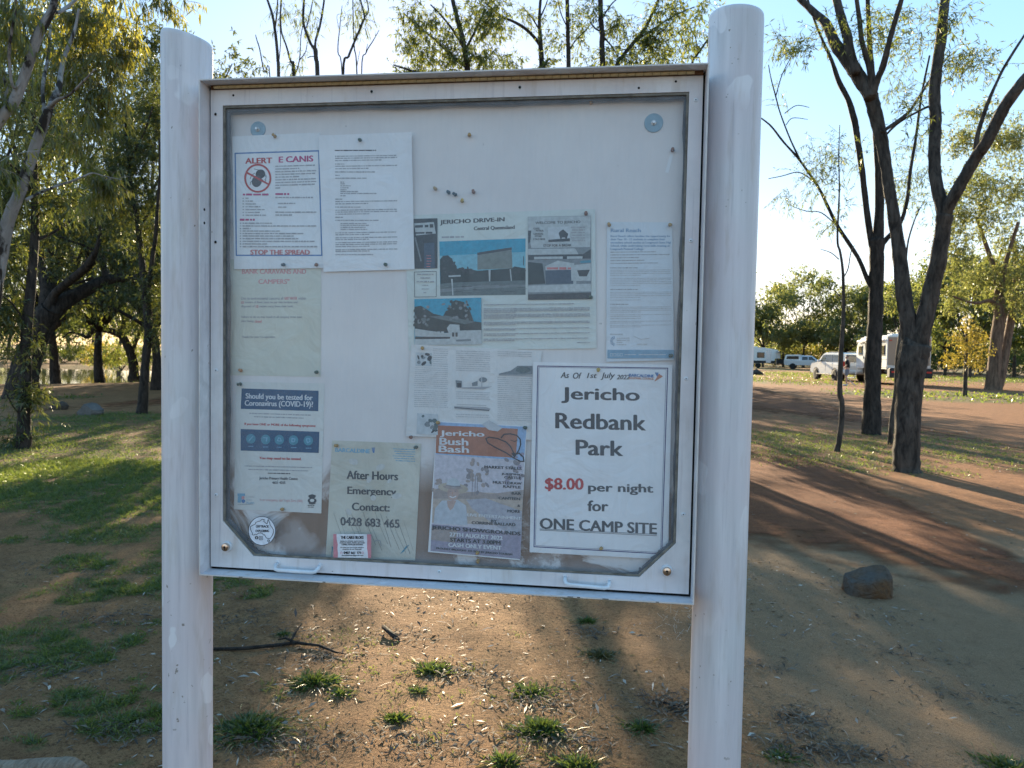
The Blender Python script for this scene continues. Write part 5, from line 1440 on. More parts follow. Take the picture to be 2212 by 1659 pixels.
# ================================================================== TREES
def py_ground(px, D, z=GZ):
    rz = (z - CP[2]) / D
    return H2 / 2 + (FW[2] + RI[2] * (px - W2 / 2) / FPX - rz) / UP[2] * FPX
def D_at(px, py):
    return depth_of(onZ(px, py))
def spline(P, k=5):
    P = [np.asarray(p, float) for p in P]
    if len(P) < 3: return P
    out = []
    for i in range(len(P) - 1):
        p0, p1, p2, p3 = P[max(i - 1, 0)], P[i], P[i + 1], P[min(i + 2, len(P) - 1)]
        for j in range(k):
            t = j / k
            out.append(.5 * (2 * p1 + (p2 - p0) * t + (2 * p0 - 5 * p1 + 4 * p2 - p3) * t * t + (3 * p1 - p0 - 3 * p2 + p3) * t ** 3))
    out.append(P[-1])
    return out
def limb_mb(mb, pts, D0, D1, mat, n=9, wob=.005, base=False):
    """pts: (px, py, width px); depth runs from D0 to D1"""
    arr = []
    for i, a in enumerate(pts):
        t = i / max(1, len(pts) - 1)
        D = D0 + (D1 - D0) * t
        q = dep(a[0], a[1], D)
        arr.append(np.array([q[0], q[1], q[2], a[2] / 2 * D / FPX]))
    sp = spline(arr)
    ctr, rr = [], []
    for i, s_ in enumerate(sp):
        w = s_[3] * wob * 8
        ctr.append(Vector((s_[0] + random.uniform(-w, w), s_[1] + random.uniform(-w, w), s_[2])))
        rr.append(max(.003, s_[3] * random.uniform(.96, 1.04)))
    if base:
        d = (ctr[1] - ctr[0]).normalized()
        ctr.insert(0, ctr[0] - Vector((0, 0, .25))); rr.insert(0, rr[0] * 1.28)
        rr[1] *= 1.14
    mb.tube(ctr, rr, mat, n, jit=.035)
def sprigs(C, nleaf, slen, L, Wd, droop, out=None, leafdroop=.6, spread=1.0):
    """C (n,3) sprig bases -> leaf quads and stem quads"""
    n = len(C)
    d = rng.normal(0, 1, (n, 3)) * spread
    if out is not None: d += out
    d[:, 2] -= droop
    d /= np.linalg.norm(d, axis=1, keepdims=True)
    sl = slen * rng.uniform(.5, 1.3, n)
    t = rng.uniform(.1, 1.05, (n, nleaf))
    P_ = C[:, None, :] + d[:, None, :] * (sl[:, None] * t)[..., None]
    P_[..., 2] -= (droop * .25 * sl[:, None] * t ** 2)
    ld = d[:, None, :] * .55 + rng.normal(0, .55, (n, nleaf, 3))
    ld[..., 2] -= leafdroop
    ld /= np.linalg.norm(ld, axis=2, keepdims=True)
    m_ = n * nleaf
    V = blades(P_.reshape(-1, 3), ld.reshape(-1, 3), L * rng.uniform(.55, 1.25, m_), Wd * rng.uniform(.6, 1.25, m_), .12)
    sd = np.cross(d, np.array([0.3, .8, .2])); sd /= np.maximum(np.linalg.norm(sd, axis=1, keepdims=True), 1e-4)
    w = sd * .0035 * max(1, slen / .35)
    e = C + d * sl[:, None]; e[:, 2] -= droop * .25 * sl
    mid = C + d * sl[:, None] * .5; mid[:, 2] -= droop * .06 * sl
    return V, np.stack([C - w, mid - w * .8, e, mid + w * .8], 1)
def cloud(px, py, rx, ry, D, n, dz=None):
    if px < 350: n = int(n * (1.6 if D > 8 else 1.0))
    """sprig bases in a lumpy ellipsoid round a point of the crown"""
    c = dep(px, py, D); k = D / FPX
    g = rng.normal(0, 1, (n, 3)); g /= np.linalg.norm(g, axis=1, keepdims=True)
    g *= (rng.uniform(0, 1, n) ** .45)[:, None]
    sub = rng.normal(0, .45, (max(3, n // 12), 3)); pick = rng.integers(0, len(sub), n)
    g = g * .46 + sub[pick] * .95
    rz = (dz if dz is not None else min(rx * k, 1.6))
    return c + g[:, :1] * RI * rx * k + g[:, 1:2] * UP * ry * k + g[:, 2:] * FW * rz

def tree(label, bark, D, trunk, limbs=(), clumps=(), leaf=L_MID, L=.11, Wd=.016, slen=.35, nleaf=10, droop=.4, leafdroop=.6, group=None, cat='tree', name='gum_tree', Dtop=None, twn=9):
    """trunk: (px, py, w) from the ground up"""
    b = dep(trunk[0][0], trunk[0][1], D)
    o = empty(name, (b[0], b[1], GZ), label, cat, group)
    mb = MB(); limb_mb(mb, trunk, D, Dtop if Dtop else D, bark, twn, base=True); mb.build('trunk', o, True)
    for lb in limbs:
        pts, d1 = lb[0], lb[1]; bk = lb[2] if len(lb) > 2 else bark
        d0 = lb[3] if len(lb) > 3 else D
        mb = MB(); limb_mb(mb, pts, d0, D + d1, bk, 7); mb.build('limb', o, True)
    if clumps:
        Ls, Ts = [], []
        for c in clumps:
            dd = c[5] if len(c) > 5 else 0
            C = cloud(c[0], c[1], c[2], c[3], D + dd, c[4])
            v, s_ = sprigs(C, nleaf, slen, L, Wd, droop, None, leafdroop)
            Ls.append(v); Ts.append(s_)
        cr = link('crown', quads_mesh('crown', np.concatenate(Ls), leaf), o); cr['kind'] = 'stuff'
        tw = link('twig', quads_mesh('twig', np.concatenate(Ts), bark), o); tw['kind'] = 'stuff'
    return o

GA = 'bare trunked gums standing right of the board'
# forked tree nearest on the right
D = D_at(1960, 1018)
tree('forked grey barked gum nearest on the right, splitting low into two trunks', B_GREY, D,
     [(1958, 1020, 56), (1959, 960, 53), (1962, 880, 52), (1968, 810, 55), (1974, 765, 62), (1978, 742, 58)],
     [([(1972, 760, 40), (1962, 700, 35), (1952, 640, 33), (1945, 575, 30), (1938, 516, 27), (1926, 440, 25), (1918, 392, 24), (1910, 335, 25), (1901, 289, 27), (1888, 235, 29), (1880, 204, 31)], .3),
      ([(1882, 212, 26), (1860, 172, 30), (1836, 136, 30), (1805, 95, 25), (1785, 52, 20), (1760, 28, 16), (1726, -4, 13)], .8),
      ([(1850, 160, 20), (1838, 120, 20), (1829, 75, 20), (1818, 40, 18), (1806, -4, 17)], .3),
      ([(1884, 206, 18), (1896, 170, 14), (1908, 140, 14), (1922, 85, 12), (1935, 40, 11), (1948, -4, 10)], -.4),
      ([(1884, 205, 14), (1878, 150, 12), (1862, 90, 11), (1856, 40, 10), (1850, -4, 9)], -.2),
      ([(1982, 765, 40), (1993, 705, 37), (2008, 645, 37), (2018, 600, 35), (2027, 560, 34), (2036, 500, 32), (2041, 462, 36)], -.3),
      ([(2040, 468, 28), (2030, 425, 27), (2020, 380, 25), (2018, 320, 25), (2021, 260, 24), (2018, 200, 24), (2024, 140, 23), (2033, 80, 22), (2038, 30, 20), (2042, -6, 19)], .2, B_GREY, D - .3),
      ([(2042, 466, 25), (2056, 432, 26), (2083, 384, 26), (2108, 340, 25), (2126, 315, 25), (2150, 270, 25), (2175, 222, 25), (2212, 175, 24), (2260, 120, 22)], -1.2, B_GREY, D - .3),
      ([(2108, 322, 14), (2112, 290, 10), (2124, 250, 9), (2137, 214, 8), (2152, 180, 6), (2172, 140, 6), (2214, 74, 5)], -.6, B_GREY, D - .5),
      ([(1905, 285, 8), (1960, 245, 7), (1985, 210, 6), (2018, 160, 5), (2050, 120, 4)], 1.2), ([(2018, 225, 6), (1985, 240, 5), (1935, 270, 5), (1890, 320, 4)], .9)],
     [(1700, 112, 48, 34, 34), (1755, 92, 60, 30, 34), (1870, 60, 70, 46, 60), (1960, 70, 60, 55, 60), (2072, 140, 60, 46, 70), (2130, 118, 50, 26, 50), (1965, 250, 60, 60, 40), (1905, 30, 80, 30, 46), (2010, 20, 60, 30, 40), (2060, 50, 40, 40, 30)],
     L_MID, .085, .016, .30, 9, .1, .3, GA, twn=14)
# dark trunk behind it, many stemmed
D = D_at(1880, 938)
tree('black trunked gum with a fan of stems behind the forked tree', B_DARK, D,
     [(1881, 940, 40), (1884, 860, 35), (1887, 760, 33), (1891, 685, 31), (1893, 610, 30), (1894, 545, 30), (1896, 520, 34)],
     [([(1890, 545, 20), (1880, 510, 14), (1870, 440, 13), (1862, 370, 13), (1852, 300, 13), (1846, 262, 14), (1832, 215, 12), (1813, 178, 11), (1796, 130, 8), (1778, 90, 6), (1760, 46, 5), (1744, -4, 4)], .6),
      ([(1896, 530, 24), (1899, 460, 20), (1900, 390, 19), (1896, 330, 17), (1892, 270, 15), (1888, 200, 13), (1880, 120, 12), (1876, 40, 10), (1874, -6, 9)], .2),
      ([(1898, 535, 14), (1916, 515, 11), (1945, 480, 9), (1960, 430, 8), (1966, 372, 7), (1978, 300, 6), (1990, 210, 5), (2008, 120, 4)], -.5),
      ([(1886, 630, 9), (1872, 600, 10), (1858, 566, 9), (1844, 541, 9), (1811, 491, 8), (1788, 446, 7), (1768, 405, 6), (1728, 347, 5), (1692, 306, 4.5), (1666, 273, 4), (1644, 255, 3)], .9),
      ([(1730, 350, 5), (1712, 312, 3.6), (1699, 281, 3.4), (1684, 240, 3), (1675, 206, 3), (1666, 172, 2.4), (1660, 140, 2)], .7, B_DARK, D + .6),
      ([(1676, 207, 2.4), (1690, 160, 2.2), (1712, 118, 1.8)], .7, B_DARK, D + .7), ([(1695, 245, 2.2), (1720, 228, 1.8), (1748, 232, 1.4)], .8, B_DARK, D + .7), ([(1698, 270, 2), (1712, 255, 1.8), (1745, 258, 1.2)], .6, B_DARK, D + .7),
      ([(1765, 400, 3.2), (1745, 382, 3), (1722, 372, 2.4), (1690, 380, 2), (1660, 386, 1.6)], .9, B_DARK, D + .7), ([(1812, 492, 3), (1775, 460, 2.4), (1742, 456, 2), (1712, 446, 1.4)], .9, B_DARK, D + .5)],
     [(1770, 330, 46, 50, 60), (1762, 420, 44, 60, 60), (1800, 480, 40, 40, 26), (1842, 330, 30, 60, 30), (1700, 90, 26, 30, 20), (1975, 372, 40, 26, 70), (1960, 420, 36, 34, 40), (1940, 310, 36, 44, 30), (1690, 200, 22, 40, 8), (1940, 180, 60, 50, 40)],
     L_MID, .10, .016, .42, 9, .5, .6, GA, twn=12)
D = D_at(1809, 975)
tree('thin crooked sapling standing alone left of the black trunk', B_GREY, D,
     [(1808, 976, 13), (1816, 929, 11), (1819, 873, 11), (1814, 845, 11), (1817, 760, 10), (1822, 680, 8), (1821, 592, 6), (1815, 545, 5), (1809, 516, 4.5), (1813, 413, 3.4), (1812, 340, 2.4), (1814, 270, 1.6)],
     [([(1822, 600, 3), (1832, 580, 2.4), (1838, 545, 2), (1846, 530, 1.4)], .3), ([(1812, 560, 2.6), (1795, 546, 2), (1772, 538, 1.4)], .3), ([(1815, 640, 2.6), (1800, 626, 2), (1786, 628, 1.4)], -.2)],
     [(1812, 330, 26, 60, 26), (1800, 420, 30, 40, 22)], L_MID, .08, .013, .25, 8, .3, .5, GA)
D = D_at(1923, 960)
tree('leaning sapling half hidden against the forked tree trunk', B_GREY, D,
     [(1922, 962, 11), (1927, 901, 10), (1935, 845, 9), (1938, 775, 8), (1948, 690, 6), (1955, 600, 5), (1962, 520, 3.5), (1985, 450, 2.5)], [([(1962, 520, 2.6), (1978, 470, 2), (1999, 430, 1.4)], .2)], [(1985, 440, 26, 34, 14)], L_MID, .08, .013, .25, 8, .3, .5, GA)

# leafy tree further right, and the golden sapling
D = D_at(2147, 842)
tree('leafy gum with a red brown double trunk at the right edge of the clearing', B_RED, D,
     [(2144, 844, 34), (2147, 800, 27), (2150, 755, 25), (2156, 710, 25), (2160, 676, 24), (2156, 640, 20)],
     [([(2153, 842, 22), (2164, 800, 20), (2174, 746, 17), (2184, 690, 16), (2192, 640, 14), (2196, 580, 11), (2190, 520, 8)], .8), ([(2158, 668, 14), (2140, 650, 9), (2110, 655, 6), (2080, 648, 5), (2060, 640, 4)], -.8), ([(2156, 650, 14), (2150, 590, 11), (2130, 530, 9), (2110, 470, 7)], .6), ([(2160, 640, 12), (2175, 560, 9), (2200, 480, 7)], -.6)],
     [(2150, 600, 70, 60, 420), (2070, 560, 50, 70, 340), (2190, 520, 50, 70, 340), (2120, 480, 60, 60, 380), (2060, 460, 36, 50, 220), (2180, 400, 60, 60, 340), (2110, 390, 60, 50, 300), (2200, 300, 60, 50, 280), (2125, 300, 55, 45, 240), (2065, 300, 36, 40, 140), (2230, 600, 40, 70, 220), (2060, 650, 34, 36, 140), (2180, 660, 40, 30, 120), (2110, 250, 40, 30, 100)],
     L_FAR, .17, .055, .55, 10, .3, .4)
D = D_at(2085, 856)
tree('small golden leaved sapling at the edge of the clearing', B_GREY, D, [(2084, 857, 9), (2086, 800, 8), (2088, 750, 6), (2087, 700, 3)], [([(2087, 770, 4), (2105, 745, 3), (2122, 735, 2)], .3), ([(2087, 775, 4), (2065, 750, 3), (2050, 742, 2)], -.3)],
     [(2085, 710, 24, 22, 70), (2072, 745, 30, 26, 90), (2100, 740, 26, 30, 80), (2056, 770, 20, 20, 50), (2110, 775, 26, 20, 60), (2085, 780, 24, 14, 40)], L_GOLD, .12, .03, .35, 10, .35, .5)

# -------- left side
GL = 'trees on the creek side left of the board'
D = D_at(50, 968)
tree('dark straight trunk nearest on the left with small shoots at its foot', B_DARK, D,
     [(51, 970, 33), (52, 925, 28), (52, 889, 26), (54, 840, 24), (55, 799, 23), (58, 708, 22), (66, 633, 20), (72, 558, 18), (76, 498, 17), (75, 440, 14), (74, 360, 13), (74, 270, 11), (66, 200, 9), (60, 120, 7)],
     [([(75, 520, 8), (110, 505, 6), (150, 480, 5), (190, 450, 4)], .8), ([(56, 700, 5), (30, 660, 4), (8, 640, 3)], -.5), ([(60, 880, 4), (75, 862, 3), (95, 850, 2)], .2), ([(48, 900, 4), (30, 880, 3), (14, 850, 2.4)], -.3), ([(72, 420, 8), (40, 370, 6), (10, 350, 5)], -.6), ([(74, 330, 7), (100, 270, 5), (120, 200, 4)], .6)],
     [(40, 380, 60, 60, 130), (110, 300, 60, 60, 120), (60, 200, 70, 60, 130), (120, 430, 50, 40, 90), (10, 560, 40, 60, 100), (20, 690, 36, 60, 130), (70, 860, 22, 34, 46), (40, 930, 30, 34, 46), (60, 770, 24, 30, 24), (10, 450, 40, 60, 100)], L_DARK, .11, .018, .34, 10, .3, .5, GL)
D = 21.0
yb = py_ground(48, D)
tree('massive leaning creek gum whose thick limb sweeps over toward the board', B_DARK, D,
     [(44, yb, 66), (50, 820, 60), (60, 780, 54), (76, 735, 50), (96, 690, 50), (112, 665, 44)],
     [([(104, 682, 44), (128, 660, 38), (155, 642, 32), (182, 628, 28), (204, 616, 27), (226, 607, 24), (252, 602, 17), (278, 603, 13), (300, 594, 10), (330, 580, 7)], 1.5),
      ([(100, 680, 34), (116, 640, 20), (130, 624, 18), (152, 606, 18), (172, 590, 18), (190, 573, 18), (200, 556, 14), (208, 540, 10), (216, 505, 7), (214, 470, 5)], -1.0),
      ([(98, 690, 34), (98, 650, 26), (98, 618, 24), (92, 590, 20), (88, 572, 18), (80, 540, 10), (70, 500, 7)], .6),
      ([(232, 606, 18), (226, 585, 14), (220, 562, 12), (214, 545, 9), (230, 500, 6), (260, 480, 4)], .8, B_DARK, D + .8),
      ([(214, 545, 8), (180, 530, 6), (150, 520, 5), (120, 505, 4)], -.5), ([(200, 600, 6), (160, 612, 5), (130, 600, 3)], .8), ([(255, 600, 8), (280, 570, 6), (300, 540, 4)], 1.5, B_DARK, D + 1)],
     [(230, 480, 60, 36, 130), (150, 480, 50, 36, 110), (280, 560, 50, 30, 90), (90, 500, 60, 40, 110), (250, 630, 40, 22, 40), (190, 520, 60, 20, 60), (300, 640, 40, 30, 70), (130, 570, 50, 26, 36)], L_DARK, .14, .028, .45, 10, .3, .5, GL, twn=14)
D = D_at(308, 893)
tree('slim dark trunk beside the thinner post with a long shadow on the lawn', B_DARK, D,
     [(307, 895, 24), (310, 850, 20), (313, 800, 18), (318, 750, 17), (320, 708, 17), (317, 650, 18), (313, 610, 17), (306, 565, 13), (301, 510, 11), (296, 470, 10), (288, 436, 9), (280, 380, 8), (275, 320, 6), (270, 250, 5)],
     [([(318, 640, 13), (324, 597, 10), (330, 550, 9), (336, 510, 9), (340, 450, 7), (345, 380, 6), (345, 300, 4)], -.5), ([(288, 436, 5), (250, 410, 4), (215, 400, 3)], .6), ([(300, 500, 6), (330, 440, 5), (345, 400, 4)], .6), ([(278, 350, 5), (310, 290, 4), (330, 230, 3)], -.6)],
     [(250, 370, 60, 46, 210), (310, 330, 50, 60, 210), (290, 430, 56, 46, 190), (330, 240, 36, 60, 150), (210, 420, 46, 40, 110), (280, 260, 50, 46, 100), (330, 500, 36, 46, 120), (255, 480, 50, 30, 80), (330, 150, 26, 44, 70), (335, 620, 22, 60, 90), (345, 700, 20, 60, 70), (250, 310, 46, 30, 60)], L_DARK, .11, .020, .36, 10, .25, .4, GL)
D = D_at(290, 812)
tree('bent old tree leaning over the water on the far side of the track', B_DARK, D,
     [(290, 814, 22), (288, 785, 19), (282, 762, 18), (270, 735, 17), (258, 722, 16), (238, 714, 14)],
     [([(242, 715, 13), (216, 712, 12), (198, 716, 11), (190, 728, 9), (172, 722, 6), (150, 718, 4), (136, 730, 3)], -1), ([(200, 712, 9), (178, 700, 7), (150, 704, 5), (128, 722, 4), (110, 742, 3)], .8), ([(262, 722, 12), (268, 690, 9), (260, 650, 7), (240, 620, 5)], .6), ([(285, 765, 9), (300, 720, 7), (320, 680, 5)], .5), ([(196, 716, 5), (200, 700, 4), (220, 682, 3)], .3)],
     [(180, 690, 60, 30, 120), (250, 660, 60, 40, 170), (310, 690, 46, 50, 150), (150, 745, 40, 24, 60), (245, 760, 40, 30, 80), (120, 700, 40, 30, 70), (310, 770, 30, 30, 60), (210, 640, 50, 26, 80)], L_MID, .17, .045, .5, 10, .4, .5, GL)
D = 6.6
tree('white barked gum with hanging olive leaves at the upper left', B_WHITE, D,
     [(-74, py_ground(-74, D), 40), (-50, 900, 34), (-26, 720, 32), (-6, 590, 30), (8, 520, 28), (18, 475, 25), (38, 427, 23), (60, 366, 22), (80, 306, 21), (96, 262, 21), (106, 236, 18)],
     [([(106, 236, 14), (116, 214, 15), (127, 190, 13), (131, 160, 11), (140, 120, 9), (160, 70, 7), (170, 20, 5)], .5), ([(112, 228, 10), (126, 215, 8), (148, 206, 6), (178, 178, 4.5), (205, 150, 3)], -.4),
      ([(56, 432, 7), (74, 422, 6), (90, 415, 6), (125, 401, 5.4), (156, 391, 5), (178, 382, 4), (200, 374, 3), (224, 380, 2.2), (262, 388, 1.5)], .6), ([(98, 262, 9), (92, 190, 8), (104, 120, 6), (110, 50, 5)], .4),
      ([(40, 425, 6), (28, 405, 5), (20, 400, 3)], -.2)],
     [(185, 70, 80, 70, 110, .9), (225, 20, 90, 40, 90, .9), (150, 140, 70, 50, 70, .9), (245, 130, 40, 50, 60, .9), (190, 205, 46, 34, 44, .9), (120, 60, 70, 70, 60, .9), (215, 245, 46, 18, 40, .9), (250, 215, 22, 22, 24, .9), (228, 392, 34, 22, 50, .9), (195, 350, 40, 20, 22, .9), (175, 425, 44, 20, 22, .9), (110, 195, 50, 40, 34, .9), (320, 6, 60, 12, 26, .9), (370, 12, 28, 12, 14, .9), (60, 120, 60, 80, 36, .9), (275, 60, 34, 50, 36, .9), (150, 300, 60, 30, 30, .9)],
     L_GUM, .115, .016, .22, 11, .35, 1.5, GL)
D = 6.1
tree('second white gum stem crossing the very corner of the view', B_WHITE, D,
     [(-150, py_ground(-150, D), 46), (-110, 700, 36), (-70, 440, 30), (-30, 310, 26), (2, 255, 22), (30, 219, 22), (54, 162, 20), (78, 87, 20), (99, 45, 19), (112, 22, 16), (120, -10, 14)],
     [([(112, 26, 9), (128, 26, 8), (146, 14, 7), (168, -4, 6)], .3), ([(58, 155, 8), (30, 190, 6), (20, 130, 6), (22, 90, 6), (32, 30, 5), (34, -4, 5)], -.3), ([(8, 248, 8), (14, 190, 7), (0, 150, 6), (-20, 110, 5)], .3)],
     [(20, 60, 60, 60, 60), (10, 180, 40, 60, 50), (40, 20, 60, 30, 50), (-10, 340, 40, 60, 40)], L_GUM, .115, .014, .30, 10, .7, 1.4, GL)

# -------- above the board
GT = 'slender bare stems rising behind the board top'
def stem(label, D, pts, limbs=(), clumps=(), **kw):
    x0, w0 = pts[0][0], pts[0][2]
    tr = [(x0 + 3, py_ground(x0 + 3, D), w0 * 1.5), (x0 + 4, 500, w0 * 1.15)] + pts
    return tree(label, B_GREY, D, tr, limbs, clumps, kw.pop('leaf', L_MID), .12, .014, .35, 8, .8, 1.3, GT, **kw)
stem('whip thin dead stem nearest the thinner post above the board', 12.5, [(583, 166, 2.4), (571, 156, 2.4), (561, 106, 2.6), (555, 87, 2.4), (552, 75, 1.6)])
stem('slender grey gum stem above the board, second from the thinner post', 14, [(602, 170, 7), (600, 130, 6.6), (597, 90, 6.4), (593, 59, 6), (588, 31, 5.4), (576, -5, 4.6)], [([(594, 62, 4), (598, 30, 3.4), (600, -4, 3)], .2), ([(602, 140, 2), (606, 90, 2), (604, 40, 2)], .1)], [(612, 20, 12, 24, 12), (600, 60, 6, 16, 4)])
stem('V forked leafy stem rising above the board beside the slender grey stem', 14.6, [(635, 168, 7), (628, 134, 4.6), (618, 98, 4), (608, 69, 3.6), (606, 30, 3.6), (608, -5, 4)], [([(637, 160, 4), (643, 146, 3), (648, 120, 2.4), (650, 79, 2), (654, 56, 2)], .2), ([(647, 130, 2.2), (660, 112, 2), (664, 90, 1.6)], -.2)], [(635, 145, 14, 16, 24), (628, 30, 22, 30, 22), (650, 60, 10, 20, 12), (638, 110, 14, 14, 7)])
stem('Y shaped grey trunk above the board, thickest of the bare stems', 13.4, [(686, 170, 9.5), (683, 130, 9), (681, 108, 9.5), (677, 102, 7), (671, 94, 6), (660, 66, 5.6), (655, 42, 5.4), (657, -6, 5)], [([(681, 108, 6), (682, 86, 5), (690, 60, 5), (696, 30, 4.6), (701, -6, 4)], .3), ([(680, 122, 2), (672, 122, 2), (664, 125, 1.6)], -.1), ([(662, 60, 3), (672, 20, 2.6), (676, -4, 2.2)], .2)], [(668, 16, 14, 18, 12), (680, 26, 14, 26, 10)])
stem('bare upright stick beside the leaning stem above the board', 14.2, [(739, 165, 2.6), (730, 112, 2.4), (734, 59, 2), (739, 12, 1.4)], [([(733, 65, 1.2), (728, 34, 1), (742, 30, .8)], .1)])
stem('leaning grey stem with leafy top right of the Y shaped trunk', 13.8, [(741, 165, 5.4), (753, 122, 5), (765, 92, 5), (783, 49, 4.6), (787, 35, 4), (777, -6, 3.4)], [([(787, 37, 3.2), (796, 24, 3), (792, -4, 2.4)], .2)], [(782, 40, 16, 18, 20), (764, 14, 10, 20, 14), (796, 10, 16, 16, 14)])
stem('thin straight stem crossing behind the leaning stem above the board', 14.8, [(771, 163, 3), (765, 98, 2.6), (762, -5, 2.2)], [([(770, 150, 1.4), (777, 110, 1.2)], .1)], [(762, 12, 10, 16, 8)])
stem('bare twig stem leaning out toward the leafy canopy above the board', 14.0, [(781, 163, 2.6), (791, 114, 2.4), (806, 88, 2), (819, 65, 1.4)], [([(790, 116, 1.8), (794, 95, 1.2)], .1)])
GC = 'leafy gums in a stand behind the board'
def low(x0, x1, y0, y1, n, dens, holes=(), dz=1.5):
    """unseen low foliage added to a crown to shade the ground"""
    r = random.Random(int(x0 * 3 + y0)); out = []
    gx_, gy_ = max(1, round((x1 - x0) / 72)), max(1, round((y1 - y0) / 60))
    for a in range(gx_):
        for b in range(gy_):
            x = x0 + (a + .5 + r.uniform(-.35, .35)) * (x1 - x0) / gx_; y = y0 + (b + .5 + r.uniform(-.35, .35)) * (y1 - y0) / gy_
            if any(((x - h[0]) / h[2]) ** 2 + ((y - h[1]) / h[3]) ** 2 < 1 for h in holes): continue
            out.append((x, y, r.uniform(46, 66), r.uniform(32, 46), int(dens * 1.7), r.uniform(-1.2, dz)))
    return out
HOLE = [(946, 560, 78, 90), (1280, 642, 60, 72), (1408, 650, 48, 30)]  # gaps left in the added foliage so sun patches reach the ground
def canopy(label, D, pts, limbs, clumps, bark=B_DARK):
    x0, w0 = pts[0][0], pts[0][2]
    tr = [(x0 + 2, py_ground(x0 + 2, D), w0 * 1.7), (x0 + 2, 500, w0 * 1.3), (x0, 300, w0 * 1.1)] + pts
    return tree(label, bark, D, tr, limbs, clumps, L_MID, .13, .028, .42, 10, .35, .6, GC)
canopy('leafy gum whose low crown fills the sky left of the middle trunk above the board', 17.0, [(1010, 160, 13), (1000, 90, 12), (985, 30, 10), (975, -10, 9)],
       [([(1014, 150, 8), (985, 128, 7), (955, 100, 6), (930, 78, 5), (905, 60, 4)], .5), ([(1000, 100, 7), (975, 60, 5), (950, 30, 4), (930, 10, 3)], -.6), ([(1012, 170, 6), (950, 170, 5), (880, 150, 4), (850, 140, 3)], -.6), ([(1004, 110, 6), (1030, 60, 5), (1050, 20, 4)], .6)],
       [(1020, 40, 60, 50, 170), (1055, 30, 34, 40, 90), (960, 110, 60, 34, 120), (890, 110, 50, 30, 70), (870, 60, 40, 40, 70), (925, 40, 50, 34, 90), (1030, 120, 46, 34, 110), (865, 150, 34, 16, 40), (915, 148, 26, 16, 44), (985, 150, 50, 20, 80)] + low(490, 1010, 230, 700, 34, 130, HOLE))
canopy('middle gum with one long branch reaching left above the board', 19.0, [(1170, 150, 12), (1167, 84, 10), (1165, 40, 7), (1168, -8, 6)],
       [([(1166, 96, 8), (1150, 76, 7), (1131, 59, 7), (1108, 46, 6), (1086, 37, 6), (1066, 22, 5), (1047, 4, 4)], -.6), ([(1168, 70, 4), (1150, 40, 3), (1130, 16, 2)], .4), ([(1166, 40, 4), (1178, 14, 3), (1184, -4, 2)], .3), ([(1172, 150, 6), (1185, 128, 5), (1198, 140, 4)], .3)],
       [(1105, 130, 40, 24, 60), (1140, 40, 26, 20, 26), (1085, 60, 30, 20, 24), (1190, 140, 30, 16, 44), (1160, 60, 20, 20, 14), (1200, 90, 18, 24, 18)] + low(1010, 1200, 210, 700, 15, 130, HOLE))
canopy('straight dark gum trunk right of the middle gum above the board', 18.0, [(1228, 150, 10), (1227, 90, 9), (1226, 40, 9), (1225, -8, 8.6)], [([(1228, 110, 4), (1245, 85, 3), (1268, 62, 2.6), (1290, 30, 2)], .3), ([(1226, 60, 3), (1212, 30, 2.4), (1205, 0, 2)], -.3)],
       [(1255, 80, 24, 26, 30), (1205, 60, 14, 30, 16), (1250, 30, 26, 26, 30), (1262, 120, 18, 18, 14), (1215, 10, 20, 12, 14)] + low(1190, 1310, 210, 700, 10, 120, HOLE))
canopy('thicker dark gum trunk above the middle of the board, twin of the straight one', 16.0, [(1302, 150, 13), (1300, 100, 12), (1301, 78, 12), (1298, 40, 11), (1297, -8, 11)], [([(1300, 70, 4), (1284, 60, 3.4), (1274, 46, 2.4)], -.3), ([(1304, 80, 4), (1325, 105, 3), (1336, 128, 2.4)], .3), ([(1300, 40, 4), (1320, 10, 3), (1335, -4, 2.4)], .3)],
       [(1330, 40, 26, 36, 50), (1280, 24, 20, 20, 26), (1335, 110, 24, 24, 34), (1278, 130, 20, 14, 16)] + low(1300, 1420, 210, 700, 14, 120, HOLE, 4))
canopy('leaning gum with yellowing leaves toward the thicker post above the board', 15.5, [(1332, 150, 9), (1345, 122, 8), (1362, 100, 8), (1390, 66, 7.6), (1405, 38, 7), (1420, 4, 6), (1425, -8, 5)], [([(1372, 88, 4), (1400, 70, 4), (1430, 50, 3.4), (1460, 32, 3), (1500, 15, 2.4)], .4), ([(1390, 110, 3), (1420, 75, 2.6), (1440, 60, 2)], -.4)],
       [(1385, 60, 34, 50, 80), (1420, 100, 40, 30, 60), (1430, 30, 44, 30, 70), (1465, 70, 30, 40, 46), (1360, 130, 30, 16, 36), (1410, 135, 40, 12, 36)] + low(1380, 1490, 200, 700, 18, 120, HOLE, 6))
canopy('sparse gum close beside the thicker post above the board', 16.5, [(1494, 150, 6), (1505, 120, 5), (1520, 98, 4.6), (1540, 70, 3.6), (1560, 40, 3)], [([(1510, 115, 3), (1500, 60, 2.6), (1515, 20, 2)], .4)], [(1490, 60, 24, 50, 36), (1515, 30, 20, 30, 26), (1480, 120, 26, 16, 26), (1530, 90, 12, 30, 12)])

